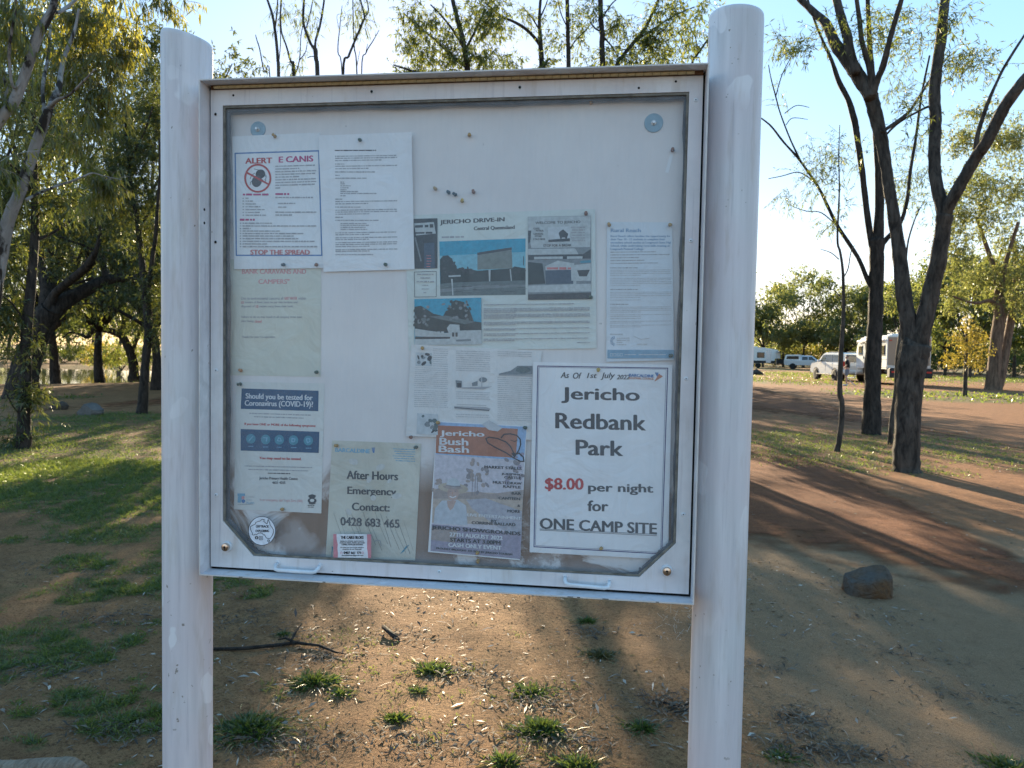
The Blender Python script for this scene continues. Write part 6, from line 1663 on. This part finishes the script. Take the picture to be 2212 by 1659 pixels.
# -------- general tree: trunk, limbs to clumps of foliage
def gen_tree(px, D, H, spread, leaf, L, Wd, nspr, label, group, bark=B_GREY, seed=0, lo=.38, nclump=9, nleaf=9, slen=.6, name='gum_tree', lean=0.0, parts=True, cat='tree'):
    r = random.Random(seed * 131 + int(px))
    py = py_ground(px, D); b = Vector(dep(px, py, D)); b.z = GZ
    o = empty(name, b, label, cat, group)
    fork = b + Vector((lean * H * .3, r.uniform(-.3, .3), H * lo * r.uniform(.8, 1.1)))
    tr = .011 * H + .02
    mb = MB(); sp = spline([np.array([b.x, b.y, b.z - .2, tr * 1.3]), np.array([b.x + r.uniform(-.1, .1), b.y, b.z + (fork.z - b.z) * .5, tr]), np.array([*fork, tr * .8])], 4)
    mb.tube([s_[:3] for s_ in sp], [s_[3] for s_ in sp], bark, 7, jit=.06); mb.build('trunk', o, True)
    Ls, Ts = [], []
    lm = MB()
    for k in range(nclump):
        a = 2.4 * k + r.uniform(-.5, .5); rr = spread * math.sqrt((k + .6) / nclump) * r.uniform(.7, 1.05)
        zz = H * r.uniform(lo + .08, .98) if k else H * .97
        rr *= .5 + .8 * math.sin(math.pi * min(1, max(.05, (zz / H - lo * .7) / (1.08 - lo * .7))))
        c = Vector((b.x + lean * H + rr * math.cos(a), b.y + rr * math.sin(a) * .8, b.z + zz))
        mid = fork.lerp(c, .5) + Vector((r.uniform(-.2, .2), r.uniform(-.2, .2), r.uniform(0, .25) * spread))
        sp = spline([np.array([*fork, tr * .55]), np.array([*mid, tr * .35]), np.array([*c, tr * .12])], 4)
        lm.tube([s_[:3] for s_ in sp], [s_[3] for s_ in sp], bark, 5)
        m_ = max(6, nspr // nclump)
        cr_ = spread * r.uniform(.26, .44)
        g = rng.normal(0, 1, (m_, 3)); g /= np.linalg.norm(g, axis=1, keepdims=True); g *= (rng.uniform(0, 1, m_) ** .5)[:, None]
        sub = rng.normal(0, .5, (max(2, m_ // 10), 3)); g = g * .65 + sub[rng.integers(0, len(sub), m_)] * .6
        C = np.array(c) + g * np.array([cr_, cr_, cr_ * .72])
        v, s_ = sprigs(C, nleaf, slen, L, Wd, .3, None, .5)
        Ls.append(v); Ts.append(s_)
    lb = lm.build('limb', o, True); lb['kind'] = 'stuff'
    cr = link('crown', quads_mesh('crown', np.concatenate(Ls), leaf), o); cr['kind'] = 'stuff'
    if parts:
        tw = link('twig', quads_mesh('twig', np.concatenate(Ts), bark), o); tw['kind'] = 'stuff'
    return o
GF = 'gums of the far tree line beyond the clearing'
for i, (px, D, H, sp_, leaf, lab) in enumerate((
        (1602, 112, 9.0, 4.2, L_FAR, 'far gum right behind the thicker post edge above the caravan'),
        (1648, 108, 9.5, 4.4, L_FAR, 'far pale gum straight above the white caravan'),
        (1692, 113, 10.6, 4.6, L_FAR, 'far gum above the gap between caravan and parked ute'),
        (1735, 107, 12.0, 5.4, L_FAR, 'tallest broad crowned far gum above the parked ute'),
        (1778, 112, 11.6, 5.0, L_MID, 'darker far gum between the tall broad one and the thin sapling'),
        (1826, 106, 9.0, 4.4, L_FAR, 'lower far gum above the white wagon roof'),
        (1862, 100, 9.6, 4.4, L_FAR, 'far gum above the nose of the big camper trailer'),
        (1905, 98, 9.0, 4.4, L_MID, 'far gum right behind the black trunk and camper'),
        (1950, 92, 9.6, 4.6, L_FAR, 'far gum seen in the fork of the forked tree'),
        (2000, 84, 9.0, 4.4, L_MID, 'far gum just right of the forked tree above the camper rear'),
        (2040, 72, 9.5, 4.4, L_FAR, 'far gum left of the golden sapling'),
        (2095, 66, 8.5, 4.2, L_MID, 'far gum directly behind the golden sapling'),
        (2190, 70, 10.0, 5.0, L_FAR, 'far gum behind the double red brown trunk'),
        (2260, 62, 9.0, 4.6, L_MID, 'far gum cut by the right edge of the photo'))):
    gen_tree(px, D, H * 1.15, sp_ * 1.15, leaf, .34, .15, 1300, lab, GF, B_GREY, i + 3, .24, 14, 9, .8, parts=False)
def shrub(px, D, H, W_, leaf, label, n=150, L=.2, Wd=.07, group='low shrubs under the far tree line'):
    b = Vector(dep(px, py_ground(px, D), D)); b.z = GZ
    o = empty('shrub', b, label, 'shrub', group)
    mb = MB()
    for k in range(5):
        a = k * 1.3; mb.tube([b, b + Vector((math.cos(a) * W_ * .3, math.sin(a) * W_ * .2, H * .7))], [.03, .01], B_GREY, 4)
    st = mb.build('stem', o); st['kind'] = 'stuff'
    g = rng.normal(0, 1, (n, 3)); g /= np.linalg.norm(g, axis=1, keepdims=True); g *= (rng.uniform(0, 1, n) ** .4)[:, None]
    C = np.array(b) + g * np.array([W_ / 2, W_ / 2.4, H * .42]) + np.array([0, 0, H * .52])
    v, s_ = sprigs(C, 9, L * 2, L, Wd, .1, None, .2)
    cr = link('foliage', quads_mesh('foliage', v, leaf), o); cr['kind'] = 'stuff'
    return o
for i, (px, D, H, W_, leaf, lab) in enumerate((
        (1626, 116, 3.6, 8, L_MID, 'dark scrub behind the white caravan'), (1672, 118, 4.0, 9, L_FAR, 'olive scrub between the caravan and its awning'),
        (1715, 116, 4.2, 9, L_DARK, 'dark scrub right behind the parked ute'), (1765, 115, 4.0, 9, L_GOLD, 'golden scrub beyond the bonnet of the parked ute'),
        (1812, 112, 4.4, 9, L_MID, 'green scrub above the white wagon bonnet'), (1865, 108, 4.2, 9, L_DARK, 'dark scrub behind the white wagon tail'),
        (1925, 100, 4.2, 9, L_MID, 'olive scrub behind the camper trailer'), (2010, 92, 4.0, 9, L_DARK, 'dark scrub right of the camper trailer rear'),
        (2062, 86, 3.6, 8, L_MID, 'green scrub left behind the golden sapling'), (2118, 80, 3.6, 8, L_DARK, 'dark scrub between golden sapling and double trunk'), (2200, 78, 3.4, 8, L_MID, 'green scrub right of the double trunk'))):
    shrub(px, D, H, W_, leaf, lab, 420, .28, .12)
# woods beyond and an added shading stand, read as one mass
Vs = []
for k in range(90):
    px = random.uniform(1450, 2500); D = random.uniform(130, 175); H = random.uniform(6, 9.5)
    b = dep(px, py_ground(px, D), D)
    m_ = 60; g = rng.normal(0, .45, (m_, 3)); C = np.array([b[0], b[1], GZ]) + g * np.array([4.5, 3.5, H * .45]) + np.array([0, 0, H * .5])
    Vs.append(sprigs(C, 7, 1.4, .6, .25, .2, None, .3)[0])
wt_ = MB()
for k in range(120):  # unseen stand behind the board, added to cast shade on the roads
    px = random.uniform(400, 1510); D = random.uniform(30, 46); H = random.uniform(6, 8.5)
    b = dep(px, py_ground(px, D), D)
    if k % 2: wt_.tube([(b[0], b[1], GZ - .1), (b[0] + random.uniform(-.2, .2), b[1], GZ + H * .4), (b[0] + random.uniform(-.5, .5), b[1], GZ + H * .9)], [.11, .08, .02], B_DARK, 6)
    m_ = 110; g = rng.normal(0, .42, (m_, 3)); C = np.array([b[0], b[1], GZ]) + g * np.array([2.2, 2.2, H * .4]) + np.array([0, 0, H * .55])
    Vs.append(sprigs(C, 8, .7, .26, .10, .2, None, .3)[0])
for k in range(110):
    px = random.uniform(-700, 1500); D = random.uniform(85, 130); H = random.uniform(6, 10)
    b = dep(px, py_ground(px, D), D)
    m_ = 60; g = rng.normal(0, .45, (m_, 3)); C = np.array([b[0], b[1], GZ]) + g * np.array([4.5, 3.5, H * .45]) + np.array([0, 0, H * .5])
    Vs.append(sprigs(C, 7, 1.4, .5, .2, .2, None, .3)[0])
tag(wt_.build('shade_stand_trunks', None, True), kind='stuff')  # trunks of the unseen stand added for shade
tag(link('distant_and_shade_woods', quads_mesh('distant_and_shade_woods', np.concatenate(Vs), L_FAR)), kind='stuff')

GW = 'trees on the far bank of the creek'
for i, (px, D, H, sp_, leaf, lab) in enumerate((
        (-60, 66, 12, 5.5, L_MID, 'far bank gum at the left edge behind the straight dark trunk'),
        (20, 70, 13, 5.5, L_FAR, 'pale far bank gum left of the massive leaning trunk'),
        (95, 64, 11, 5.2, L_MID, 'far bank gum above the water beside the leaning trunk'),
        (150, 68, 12, 5.2, L_GOLD, 'golden far bank gum straight over the bright water'),
        (200, 64, 11, 5.0, L_FAR, 'far bank gum behind the bent old tree branches'),
        (258, 58, 12, 5.2, L_MID, 'far bank gum behind the bent old tree trunk'),
        (318, 60, 13, 5.4, L_DARK, 'dark far bank gum between slim trunk and post'))):
    gen_tree(px, D, H, sp_, leaf, .28, .11, 700, lab, GW, B_GREY, i + 40, .20, 14, 9, .7, parts=False)
GM = 'trees filling the middle distance on the left'
for i, (px, D, H, sp_, leaf, lab) in enumerate((
        (-90, 24, 12, 4.6, L_DARK, 'dense dark tree off the left edge behind the white gum'),
        (120, 30, 14, 5.4, L_DARK, 'tall dark tree filling the sky behind the white gum trunk'),
        (215, 34, 15, 5.8, L_DARK, 'tall olive tree behind the massive leaning gum'),
        (335, 26, 12, 4.6, L_DARK, 'dense dark tree mostly hidden by the thinner post'),
        (430, 30, 11.6, 3.6, L_MID, 'tree whose crown tip shows just right of the thinner post'))):
    gen_tree(px, D, H, sp_, leaf, .18, .055, 2000, lab, GM, B_DARK, i + 70, .16, 22, 10, .5)
shrub(222, 47, 1.9, 3.2, L_GOLD, 'rounded straw coloured bush on the near bank of the creek', 160, .2, .05, 'bushes along the creek bank')
shrub(262, 45, 1.5, 3.0, L_MID, 'low green bush beside the straw coloured bush', 130, .2, .05, 'bushes along the creek bank')
for px, lab in ((70, 'dark reedy scrub on the far bank below the leaning trunk'), (140, 'dark reedy scrub on the far bank above the bright water'), (200, 'dark reedy scrub on the far bank near the bent tree')):
    shrub(px, 62, 1.6, 7, L_DARK, lab, 170, .25, .08, 'scrub lining the far creek bank')
# ================================================================== VEHICLES AND CAMPERS
def local(mb, name, parent, smooth=False):
    o = bpy.data.objects.new(name, mb.mesh(name, smooth)); COL.objects.link(o); o.parent = parent
    return o
def place(name, px, D, az, label, cat, group=None):
    q = dep(px, py_ground(px, D), D)
    o = empty(name, (q[0], q[1], GZ), label, cat, group)
    o.rotation_euler = (0, 0, rad(90 - az))
    return o
V_WHITE = plain('vehicle_white', (.72, .72, .70), .25, var=.02, spec=.5)
V_SILV = plain('vehicle_silver', (.48, .53, .58), .25, .3, var=.03, spec=.5)
V_BEIGE = plain('camper_rear_panel', (.36, .27, .20), .6, var=.06)
V_GLASS = plain('vehicle_glass', (.018, .024, .028), .06, var=.05, spec=.6)
V_TRIM = plain('vehicle_trim', (.03, .03, .032), .6)
V_TYRE = plain('tyre_rubber', (.02, .02, .02), .85)
V_RIM = plain('alloy_rim', (.42, .42, .43), .35, .8)
V_RED = plain('tail_lamp_red', (.50, .03, .02), .3)
V_CLEAR = plain('head_lamp_clear', (.6, .62, .65), .12, spec=.6)
V_CHEQ = plain('chequer_plate', (.45, .45, .46), .4, .7, var=.3, scale=8)
def wheel(parent, x, y, r, w):
    s = 1 if y > 0 else -1
    M = Matrix.Translation((x, y, r)) @ Matrix.Rotation(rad(-90 * s), 4, 'X')
    mb = MB(); mb.lathe([(r * .62, -w / 2), (r * .93, -w / 2), (r, -w * .3), (r, w * .3), (r * .93, w / 2), (r * .62, w / 2)], V_TYRE, M, 24); t = local(mb, 'wheel', parent, True)
    mb = MB(); mb.lathe([(r * .62, w * .1), (r * .62, w * .46), (r * .56, w * .47), (r * .50, w * .30), (r * .2, w * .34), (r * .16, w * .46)], V_RIM, M, 18)
    for k in range(6):
        a = k * math.pi / 3; mb.box(M @ Vector((r * .35 * math.cos(a), r * .35 * math.sin(a), w * .36)), (.045, w * .12, r * .34), V_RIM, Matrix.Rotation(-a * s + math.pi / 2, 3, 'Y'))
    local(mb, 'rim', t)
def car_body(parent, prof, half, mat, tumble, belt):
    """loft of a side outline across the car; the upper part leans inwards"""
    ys = [-half, -half * .96, -half * .6, half * .6, half * .96, half]
    sc = [.94, 1, 1, 1, 1, .94]
    mb = MB(); vs = []; n = len(prof)
    cz = sum(p[1] for p in prof) / n; cx = sum(p[0] for p in prof) / n
    for y, s_ in zip(ys, sc):
        for x, z in prof:
            zz = cz + (z - cz) * (s_ if s_ == 1 else .975); xx = cx + (x - cx) * (1 if s_ == 1 else .985)
            lean = max(0, z - belt) * tumble
            vs.append((xx, y * (1 - lean), zz))
    fs = [(i * n + k, i * n + (k + 1) % n, (i + 1) * n + (k + 1) % n, (i + 1) * n + k) for i in range(5) for k in range(n)]
    fs += [tuple(range(n))[::-1], tuple(5 * n + k for k in range(n))]
    mb.add(vs, fs, mat)
    return local(mb, 'body', parent)
def side_quad(mb, pts, half, tumble, belt, mat, off=.012, sides=(-1, 1)):
    for s in sides:
        vs = [(x, s * (half * (1 - max(0, z - belt) * tumble) + off), z) for x, z in pts]
        bk = [(x, y - s * .03, z) for x, y, z in vs]; n = len(pts)
        mb.add(vs + bk, [tuple(range(n)), tuple(range(n, 2 * n))[::-1]] + [(i, (i + 1) % n, (i + 1) % n + n, i + n) for i in range(n)], mat)

# white wagon towing the camper
suv = place('parked_car', 1812, 51.2, -9, 'white four wheel drive wagon hitched ahead of the big camper trailer', 'car')
pr = [(-2.42, .55), (-2.45, 1.05), (-2.40, 1.25), (-2.22, 1.84), (-2.05, 1.90), (.35, 1.90), (.62, 1.82), (1.28, 1.26), (2.25, 1.14), (2.42, 1.0), (2.46, .55), (2.2, .45), (-2.2, .45)]
car_body(suv, pr, .96, V_WHITE, .17, 1.2)
for pts in ([(.98, 1.30), (.55, 1.74), (.10, 1.76), (.10, 1.28)], [(.02, 1.28), (.02, 1.76), (-.92, 1.76), (-.92, 1.28)], [(-1.02, 1.28), (-1.02, 1.75), (-2.05, 1.73), (-2.2, 1.32)]):
    for s_ in (-1, 1):
        mb = MB(); side_quad(mb, pts, .96, .17, 1.2, V_GLASS, sides=(s_,)); local(mb, 'side_window', suv)
mb = MB(); mb.add([(-2.43, -.72, 1.30), (-2.43, .72, 1.30), (-2.26, .62, 1.76), (-2.26, -.62, 1.76), (-2.38, -.72, 1.30), (-2.38, .72, 1.30), (-2.2, .62, 1.76), (-2.2, -.62, 1.76)], [(0, 1, 2, 3), (0, 4, 5, 1), (3, 2, 6, 7)], V_GLASS); local(mb, 'rear_window', suv)
mb = MB(); mb.add([(1.30, -.78, 1.27), (1.30, .78, 1.27), (.66, .66, 1.80), (.66, -.66, 1.80), (1.25, -.78, 1.25), (1.25, .78, 1.25), (.6, .66, 1.78), (.6, -.66, 1.78)], [(0, 1, 2, 3), (0, 4, 5, 1)], V_GLASS); local(mb, 'windscreen', suv)
for s in (-1, 1):
    mb = MB(); mb.box((-2.45, s * .82, 1.16), (.08, .20, .34), V_RED, None, .02); local(mb, 'tail_lamp', suv)
    mb = MB(); mb.box((2.38, s * .75, .98), (.14, .34, .18), V_CLEAR, None, .03); local(mb, 'headlight', suv)
    mb = MB(); mb.box((.85, s * 1.06, 1.32), (.16, .20, .16), V_WHITE, None, .03); local(mb, 'wing_mirror', suv)
    mb = MB(); mb.box((0, s * 1.0, .42), (2.5, .14, .06), V_TRIM, None, .02); local(mb, 'side_step', suv)
    mb = MB(); mb.tube([(-1.9, s * .62, 1.90), (-1.8, s * .62, 1.97), (.2, s * .62, 1.97), (.3, s * .62, 1.90)], [.02] * 4, V_TRIM, 6); local(mb, 'roof_rail', suv)
    for x in (1.5, -1.38):
        mb = MB(); mb.lathe([(.46, -.02), (.46, .02)], V_TRIM, Matrix.Translation((x, s * .955, .42)) @ Matrix.Rotation(rad(-90 * s), 4, 'X'), 24); local(mb, 'wheel_arch', suv)
        wheel(suv, x, s * .85, .40, .27)
mb = MB(); mb.box((-2.47, 0, .62), (.16, 1.86, .24), V_WHITE, None, .05); local(mb, 'rear_bumper', suv)
mb = MB(); mb.box((2.46, 0, .62), (.2, 1.9, .3), V_TRIM, None, .05); local(mb, 'bull_bar', suv)
mb = MB(); side_quad(mb, [(.06, .62), (.06, 1.22), (.045, 1.22), (.045, .62)], .96, .17, 1.2, V_TRIM, .004); side_quad(mb, [(-.96, .7), (-.96, 1.22), (-.975, 1.22), (-.975, .7)], .96, .17, 1.2, V_TRIM, .004); local(mb, 'door_gap', suv)

# silver ute with a canopy
ute = place('parked_car', 1741, 95, 108, 'silver ute with a white canopy parked in front of the far trees', 'car')
pr = [(-2.6, .65), (-2.62, 1.12), (-.62, 1.14), (-.55, 1.78), (.55, 1.78), (.8, 1.70), (1.45, 1.18), (2.35, 1.08), (2.58, .92), (2.6, .55), (-2.5, .5)]
car_body(ute, pr, .92, V_SILV, .15, 1.12)
mb = MB(); mb.prism([(-2.6, 1.14), (-2.45, 1.76), (-2.3, 1.86), (-.62, 1.88), (-.6, 1.14)], -.84, .84, V_WHITE); cap = local(mb, 'canopy', ute)
for pts in ([(-2.35, 1.28), (-2.25, 1.66), (-.85, 1.68), (-.85, 1.28)],):
    for s_ in (-1, 1):
        mb = MB(); side_quad(mb, pts, .84, 0, 1, V_GLASS, sides=(s_,)); local(mb, 'window', cap)
for pts in ([(1.15, 1.2), (.72, 1.62), (.32, 1.64), (.32, 1.2)], [(.24, 1.2), (.24, 1.64), (-.45, 1.64), (-.45, 1.2)]):
    for s_ in (-1, 1):
        mb = MB(); side_quad(mb, pts, .92, .15, 1.12, V_GLASS, sides=(s_,)); local(mb, 'side_window', ute)
mb = MB(); mb.add([(1.48, -.76, 1.2), (1.48, .76, 1.2), (.86, .68, 1.68), (.86, -.68, 1.68), (1.4, -.76, 1.17), (1.4, .76, 1.17), (.8, .68, 1.66), (.8, -.68, 1.66)], [(0, 1, 2, 3), (0, 4, 5, 1)], V_GLASS); local(mb, 'windscreen', ute)
mb = MB(); mb.box((2.6, 0, .66), (.24, 1.86, .36), V_TRIM, None, .06); local(mb, 'bull_bar', ute)
for s in (-1, 1):
    mb = MB(); mb.box((2.50, s * .74, .92), (.14, .34, .18), V_CLEAR, None, .03); local(mb, 'headlight', ute)
    mb = MB(); mb.box((1.0, s * 1.02, 1.24), (.16, .2, .18), V_TRIM, None, .03); local(mb, 'wing_mirror', ute)
    for x in (1.62, -1.55): wheel(ute, x, s * .82, .39, .27)

# white caravan mostly behind the post
cv = place('caravan', 1638, 101, 100, 'white touring caravan far off, half hidden by the thicker post', 'caravan')
mb = MB(); mb.prism([(-3.2, .62), (-3.25, 2.3), (-2.9, 2.72), (.6, 2.78), (2.3, 2.48), (2.72, 2.1), (2.75, 1.35), (2.1, 1.3), (1.95, .62)], -1.15, 1.15, V_WHITE); body = local(mb, 'body', cv)
for x in (-1.6, .25):
    mb = MB()
    for s in (-1, 1): mb.box((x, s * 1.16, 1.75), (.95, .05, .72), V_TRIM)
    w_ = local(mb, 'window', cv)
    mb = MB()
    for s in (-1, 1): mb.box((x, s * 1.175, 1.75), (.82, .05, .60), V_GLASS)
    local(mb, 'pane', w_)
mb = MB()
for s in (-1, 1): mb.box((-.4, s * 1.155, .82), (5.0, .03, .36), V_TRIM)
local(mb, 'skirt', cv)
mb = MB(); mb.box((1.25, -1.165, 1.6), (.62, .03, 1.75), V_SILV); local(mb, 'door', cv)
mb = MB(); mb.box((-.6, 0, 2.83), (.8, .7, .14), V_WHITE, None, .03); mb.box((-2.2, 0, 2.78), (.5, .5, .12), V_WHITE, None, .03); local(mb, 'roof_hatch', cv)
mb = MB(); mb.box((2.9, 0, .95), (1.3, 1.9, .62), V_TRIM, None, .04); local(mb, 'front_box', cv)
mb = MB(); mb.tube([(2.0, .8, .55), (4.4, 0, .55), (2.0, -.8, .55)], [.06] * 3, V_TRIM, 6); local(mb, 'drawbar', cv)
for s in (-1, 1):
    for x in (-.9, -.05): wheel(cv, x, s * 1.0, .36, .22)
# awning poles and sheet at the caravan nose
aw = place('awning', 1696, 99, 100, 'grey awning sloping down from the nose of the white caravan', 'awning')
mb = MB(); mb.add([(-1.2, -1.3, 2.3), (-1.2, 1.3, 2.3), (1.6, 1.5, 1.35), (1.6, -1.5, 1.35), (-1.2, -1.3, 2.26), (-1.2, 1.3, 2.26), (1.6, 1.5, 1.31), (1.6, -1.5, 1.31)], [(0, 1, 2, 3), (7, 6, 5, 4), (0, 4, 5, 1), (1, 5, 6, 2), (2, 6, 7, 3), (3, 7, 4, 0)], plain('awning_cloth', (.16, .145, .12), .9)); local(mb, 'sheet', aw)
for x, y, h in ((1.55, -1.45, 1.34), (1.55, 1.45, 1.34), (-1.15, -1.25, 2.28), (-1.15, 1.25, 2.28)):
    mb = MB(); mb.tube([(x, y, 0), (x, y, h)], [.025, .025], V_RIM, 6); local(mb, 'pole', aw)

# the big camper trailer
ct = place('camper_trailer', 1924, 45.4, 0, 'tall white camper trailer with a beige rear wall behind the two dark trunks', 'camper trailer')
# body: rear wall at x = -2.7
mb = MB(); mb.prism([(-2.6, .95), (-2.6, 2.86), (1.9, 2.86), (2.6, 2.45), (2.75, 2.0), (2.7, .95)], -1.2, 1.2, V_WHITE); local(mb, 'body', ct)
mb = MB(); mb.box((-2.63, 0, 2.0), (.06, 2.30, 1.62), V_BEIGE, None, .02); local(mb, 'rear_panel', ct)
mb = MB(); mb.box((-.4, 0, 2.89), (4.3, 2.2, .07), V_WHITE, None, .02); mb.box((-1.2, .3, 2.98), (.7, .6, .12), V_WHITE, None, .03); local(mb, 'roof', ct)
mb = MB(); mb.box((-2.66, 0, 1.10), (.06, 2.36, .14), V_CHEQ); local(mb, 'chequer_strip', ct)
mb = MB(); mb.box((-2.85, 0, .74), (.44, 2.34, .56), V_TRIM, None, .05); local(mb, 'rear_locker', ct)
for s in (-1, 1):
    mb = MB(); mb.box((-2.67, s * 1.05, 2.62), (.03, .16, .06), V_RED); local(mb, 'marker_lamp', ct)
    mb = MB(); mb.box((-3.08, s * .95, .80), (.03, .26, .10), V_RED); local(mb, 'tail_lamp', ct)
    mb = MB(); mb.box((-.1, s * 1.17, .70), (1.9, .06, .40), V_TRIM); local(mb, 'wheel_arch', ct)
    for x in (-.58, .38): wheel(ct, x, s * 1.02, .40, .26)
for x, w in ((-1.9, .8), (.1, .8), (1.9, .7)):
    mb = MB(); mb.box((x, 1.215, 2.05), (w, .04, .62), V_TRIM); w_ = local(mb, 'window', ct)
    mb = MB(); mb.box((x, 1.232, 2.05), (w - .1, .03, .52), V_GLASS); local(mb, 'pane', w_)
mb = MB(); mb.box((1.05, 1.21, 1.75), (.66, .03, 1.5), V_SILV); d_ = local(mb, 'door', ct)
mb = MB(); mb.box((1.28, 1.24, 1.6), (.08, .04, .14), V_TRIM); local(mb, 'handle', d_)
mb = MB(); mb.tube([(-2.3, 1.28, 2.66), (2.3, 1.28, 2.62)], [.075, .075], V_WHITE, 10); local(mb, 'rolled_awning', ct)
for z in (1.05, 1.52, 2.42): 
    mb = MB(); mb.box((0, 1.205, z), (5.1, .018, .03), V_SILV); local(mb, 'trim_strip', ct)
mb = MB(); mb.tube([(2.6, .7, .62), (4.3, 0, .62), (2.6, -.7, .62)], [.07] * 3, V_TRIM, 8); mb.box((3.1, 0, .85), (.7, 1.2, .45), V_TRIM, None, .04); local(mb, 'drawbar', ct)
mb = MB(); mb.tube([(3.9, .15, 1.0), (3.9, .15, .16)], [.035, .035], V_RIM, 8); mb.lathe([(.12, -.04), (.12, .04)], V_TYRE, Matrix.Translation((3.9, .15, .12)) @ Matrix.Rotation(rad(90), 4, 'X'), 14); local(mb, 'jockey_wheel', ct)

# ---- person standing by the wagon
def skin(name, verts, edges, radii, mat, parent, sub=2):
    me = bpy.data.meshes.new(name); me.from_pydata(verts, edges, [])
    o = bpy.data.objects.new(name, me); COL.objects.link(o)
    o.modifiers.new('s', 'SKIN').use_smooth_shade = True
    o.modifiers.new('u', 'SUBSURF').levels = sub
    for v, r in zip(me.skin_vertices[0].data, radii): v.radius = (r, r) if not hasattr(r, '__len__') else r
    me.skin_vertices[0].data[0].use_root = True
    dg = bpy.context.evaluated_depsgraph_get()
    m2 = bpy.data.meshes.new_from_object(o.evaluated_get(dg)); m2.name = name
    bpy.data.objects.remove(o); m2.materials.clear(); m2.materials.append(mat)
    o = bpy.data.objects.new(name, m2); COL.objects.link(o); o.parent = parent
    return o
SK = plain('skin', (.42, .26, .19), .55); CL_B = plain('black_cloth', (.014, .014, .016), .9); CL_S = plain('grey_shorts', (.15, .17, .20), .9); HAIR = plain('dark_hair', (.03, .022, .016), .7); SHOE = plain('white_shoe', (.6, .58, .55), .6)
pe = place('person', 1829, 41.2, -60, 'person in a black top and grey shorts standing beside the white wagon', 'person')
vs = [(0, 0, .90), (0, 0, 1.10), (.01, 0, 1.30), (.02, 0, 1.42), (.03, 0, 1.50), (.045, 0, 1.60), (.05, 0, 1.67),
      (0, .09, .84), (.03, .11, .48), (-.02, .12, .09), (.10, .13, .04), (0, -.09, .84), (.08, -.10, .48), (.02, -.11, .09), (.14, -.12, .04),
      (.01, .17, 1.38), (.0, .23, 1.12), (.16, .20, .98), (.24, .18, .96), (.01, -.17, 1.38), (-.02, -.24, 1.12), (.12, -.22, .95), (.20, -.20, .93)]
ed = [(0, 1), (1, 2), (2, 3), (3, 4), (4, 5), (5, 6), (0, 7), (7, 8), (8, 9), (9, 10), (0, 11), (11, 12), (12, 13), (13, 14), (3, 15), (15, 16), (16, 17), (17, 18), (3, 19), (19, 20), (20, 21), (21, 22)]
rr = [(.13, .10), .12, .14, .10, .055, .095, .085, .085, .058, .040, .04, .085, .058, .040, .04, .055, .042, .032, .035, .055, .042, .032, .035]
skin('body', vs, ed, rr, SK, pe)
skin('shirt', [(0, 0, .95), (0, 0, 1.10), (.01, 0, 1.30), (.02, 0, 1.43), (.01, .18, 1.38), (0, .23, 1.18), (.01, -.18, 1.38), (-.02, -.24, 1.18)], [(0, 1), (1, 2), (2, 3), (2, 4), (4, 5), (2, 6), (6, 7)], [.15, .145, .165, .09, .075, .062, .075, .062], CL_B, pe)
skin('shorts', [(0, 0, .98), (0, 0, .90), (.01, .095, .80), (.03, .11, .55), (.01, -.095, .80), (.06, -.105, .55)], [(0, 1), (1, 2), (2, 3), (1, 4), (4, 5)], [.145, .145, .105, .09, .105, .09], CL_S, pe)
skin('hair', [(.0, 0, 1.60), (.02, 0, 1.70)], [(0, 1)], [.085, .085], HAIR, pe)
for y, x in ((.125, .06), (-.115, .10)):
    mb = MB(); mb.box((x, y, .045), (.27, .10, .09), SHOE, None, .035); local(mb, 'shoe', pe)
# pale folding chair beside
ch = place('camp_chair', 1837, 41.6, -70, 'pale folding camp chair standing beside the person in black', 'camp chair')
CH = plain('chair_cloth', (.62, .62, .60), .8)
mb = MB(); mb.box((0, 0, .46), (.48, .50, .03), CH, None, .01); local(mb, 'seat', ch)
mb = MB(); mb.box((-.27, 0, .78), (.03, .50, .56), CH, Matrix.Rotation(rad(-12), 3, 'Y'), .01); local(mb, 'backrest', ch)
for y in (-.25, .25):
    mb = MB(); mb.tube([(.24, y, 0), (-.22, y, .52)], [.013, .013], V_RIM, 6); local(mb, 'leg', ch)
    mb = MB(); mb.tube([(-.26, y, 0), (.22, y, .46)], [.013, .013], V_RIM, 6); local(mb, 'leg', ch)
    mb = MB(); mb.box((-.02, y, .66), (.46, .05, .025), V_TRIM); local(mb, 'armrest', ch)
# ---- spider threads between the cabinet corner and the thicker post
M_WEB = plain('cobweb_thread', (.75, .75, .72), .5)
r_ = random.Random(2); mb = MB()
for k in range(10, 34):
    a = onY(1500 - r_.uniform(0, 6), 1306 + r_.uniform(0, 110), .03); b = onY(1418 + r_.uniform(0, 60), 1300 + r_.uniform(-2, 6), .0)
    if k > 9: a = onY(1430 + r_.uniform(0, 60), 1310 + r_.uniform(0, 70), .01); b = a + np.array([r_.uniform(-.02, .02), .006, r_.uniform(-.014, .02)])
    mb.tube([a, b], [.00016, .00016], M_WEB, 3)
tag(mb.build('cobweb'), 'fine white cobweb threads in the corner between cabinet base and thicker post', 'cobweb')
